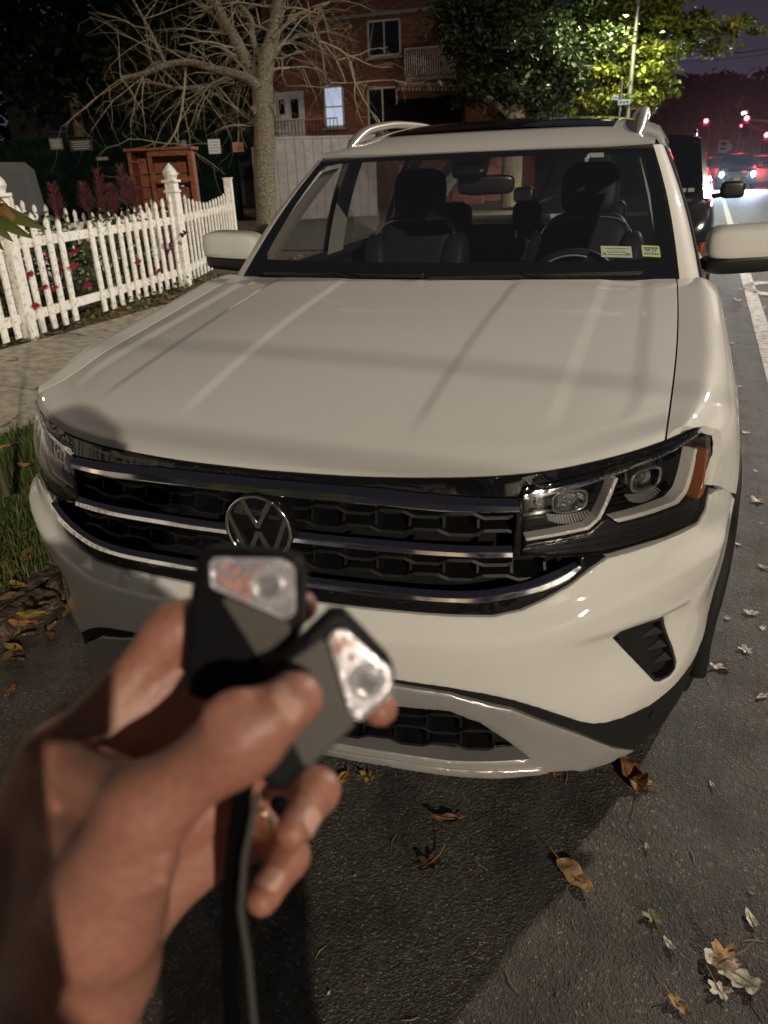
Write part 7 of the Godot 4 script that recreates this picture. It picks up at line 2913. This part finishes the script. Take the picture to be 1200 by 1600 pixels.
	body.bone(hip - rt * .07, hip + rt * .07, .125, .125)
	body.bone(hip + Vector3(0, .05, 0), chest + Vector3(0, .05, 0), .14, .15)
	body.bone(hip + Vector3(0, -.16, 0) - rt * .06, hip + Vector3(0, -.16, 0) + rt * .07, .15, .15)
	body.bone(chest - rt * .10, chest + rt * .05, .135, .125)
	var sl := Vector3(-.13, 1.40, .03) - rt * .185
	var sr := Vector3(-.13, 1.34, .13) + rt * .13
	body.bone(sl, sr, .066, .066)
	# left arm out to the hand, right arm up to the phone
	var fore := wrist + (wrist - heel).normalized() * .05
	var el := (sl + fore) * .5 + Vector3(-.10, -.17, .06)
	body.bone(sl, el, .058, .047)
	body.bone(el, fore, .046, .033)
	var er := Vector3(.72, 1.12, 1.57) - foot
	var ph := EYE - foot + cam_basis * Vector3(-.05, -.115, .035)
	body.bone(sr, er, .058, .047)
	body.bone(er, ph.lerp(er, .22), .046, .031)
	body.bone(ph.lerp(er, .22), ph, .031, .024)
	body.bone(Vector3(-.13, 1.42, .02), Vector3(-.17, 1.57, -.02), .062, .055)
	var cloth := Color(.02, .021, .026)
	body.mesh_into(b, func(p: Vector3) -> Color: return skin if p.y > 1.47 and p.x > -.35 and p.x < .02 and p.z > -.12 else (skin if p.distance_to(ph) < .12 else cloth))
	# head with face
	var hc := Vector3(-.19, 1.69, -.06)
	var head := Field.new(hc - Vector3(.2, .24, .22), hc + Vector3(.2, .22, .22), .006, .010)
	var fw := yawv
	head.bone(hc + Vector3(0, .03, 0) - fw * .02, hc + Vector3(0, .025, 0) + fw * .03, .078, .074)
	head.bone(hc + Vector3(0, -.05, 0) + fw * .035, hc + Vector3(0, -.085, 0) + fw * .06, .055, .032)
	head.bone(hc + Vector3(0, -.02, 0) + fw * .095, hc + Vector3(0, .03, 0) + fw * .09, .013, .008)
	head.bone(hc - rt * .02 + Vector3(0, -.062, 0) + fw * .085, hc + rt * .02 + Vector3(0, -.062, 0) + fw * .085, .010, .010)
	head.bone(hc - rt * .045 + Vector3(0, .045, 0) + fw * .078, hc + rt * .045 + Vector3(0, .045, 0) + fw * .078, .012, .012)
	for s in [-1.0, 1.0]:
		head.bone(hc + rt * s * .082 + Vector3(0, -.01, 0), hc + rt * s * .086 + Vector3(0, .03, 0) - fw * .01, .012, .014)
	head.bone(hc + Vector3(0, -.06, 0), hc + Vector3(0, -.16, .03), .055, .056)
	head.mesh_into(b, func(p: Vector3) -> Color: return skin)
	part(o, "body", b, M.skin)
	# hair, eyes, nails
	b = MB.new()
	b.grid(func(i, j):
		var a: float = TAU * i
		var e: float = PI * .5 * (1.0 - j)
		var d: Vector3 = rt * cos(a) * cos(e) + fw * sin(a) * cos(e) + Vector3.UP * (sin(e) - .25 * j * (1.0 - maxf(0.0, sin(a))))
		return hc + Vector3(0, .035, 0) + d * (.094 + .004 * sin(a * 9.0) * j), 40, 14, Vector3.UP)
	part(o, "hair", b, mat(.012, .010, .009, .6))
	for s in [-1.0, 1.0]:
		b = MB.new()
		pillow(b, Transform3D(Basis(), hc + rt * s * .033 + Vector3(0, .020, 0) + fw * .082), Vector3(.022, .018, .018), 1.0, 12, 8)
		part(o, "eye", b, mat(.6, .58, .55, .2))
	# nails that the picture shows: thumb and little finger
	for q in [[tp.lerp(ip, .12), (tp - ip), cam_basis * Vector3(-.12, .35, 1.0), .0097, .0145, .0118], [(fingers[3][3] as Vector3).lerp(fingers[3][2], .25), (fingers[3][3] as Vector3) - fingers[3][2], cam_basis * Vector3(-.35, .1, 1.0), .0074, .011, .0086], [(fingers[2][3] as Vector3).lerp(fingers[2][2], .2), (fingers[2][3] as Vector3) - fingers[2][2], cam_basis * Vector3(.9, -.1, .8), .0078, .011, .0090]]:
		var y := (q[1] as Vector3).normalized()
		var z: Vector3 = q[2]
		z = (z - y * z.dot(y)).normalized()
		var x := y.cross(z)
		b = MB.new()
		b.grid(func(i, j):
			var a: float = (i - .5) * 1.7
			var round := 1.0 - pow(absf(j * 2.0 - 1.0), 4.0) * .35
			return q[0] + (x * sin(a * round) + z * cos(a * round)) * (q[3] + .0007) + y * (j - .5) * q[4], 10, 10, z)
		part(o, "nail", b, M.nail if M.has("nail") else mat(.50, .30, .24, .3))
	# the phone in the other hand, just behind the lens
	b = MB.new()
	b.box(Transform3D(cam_basis, EYE + cam_basis * Vector3(-.040, -.050, .012)), Vector3(.072, .148, .008), .003)
	solo("phone", b, M.smooth_black, "black phone held up by the person standing before the car", "phone")
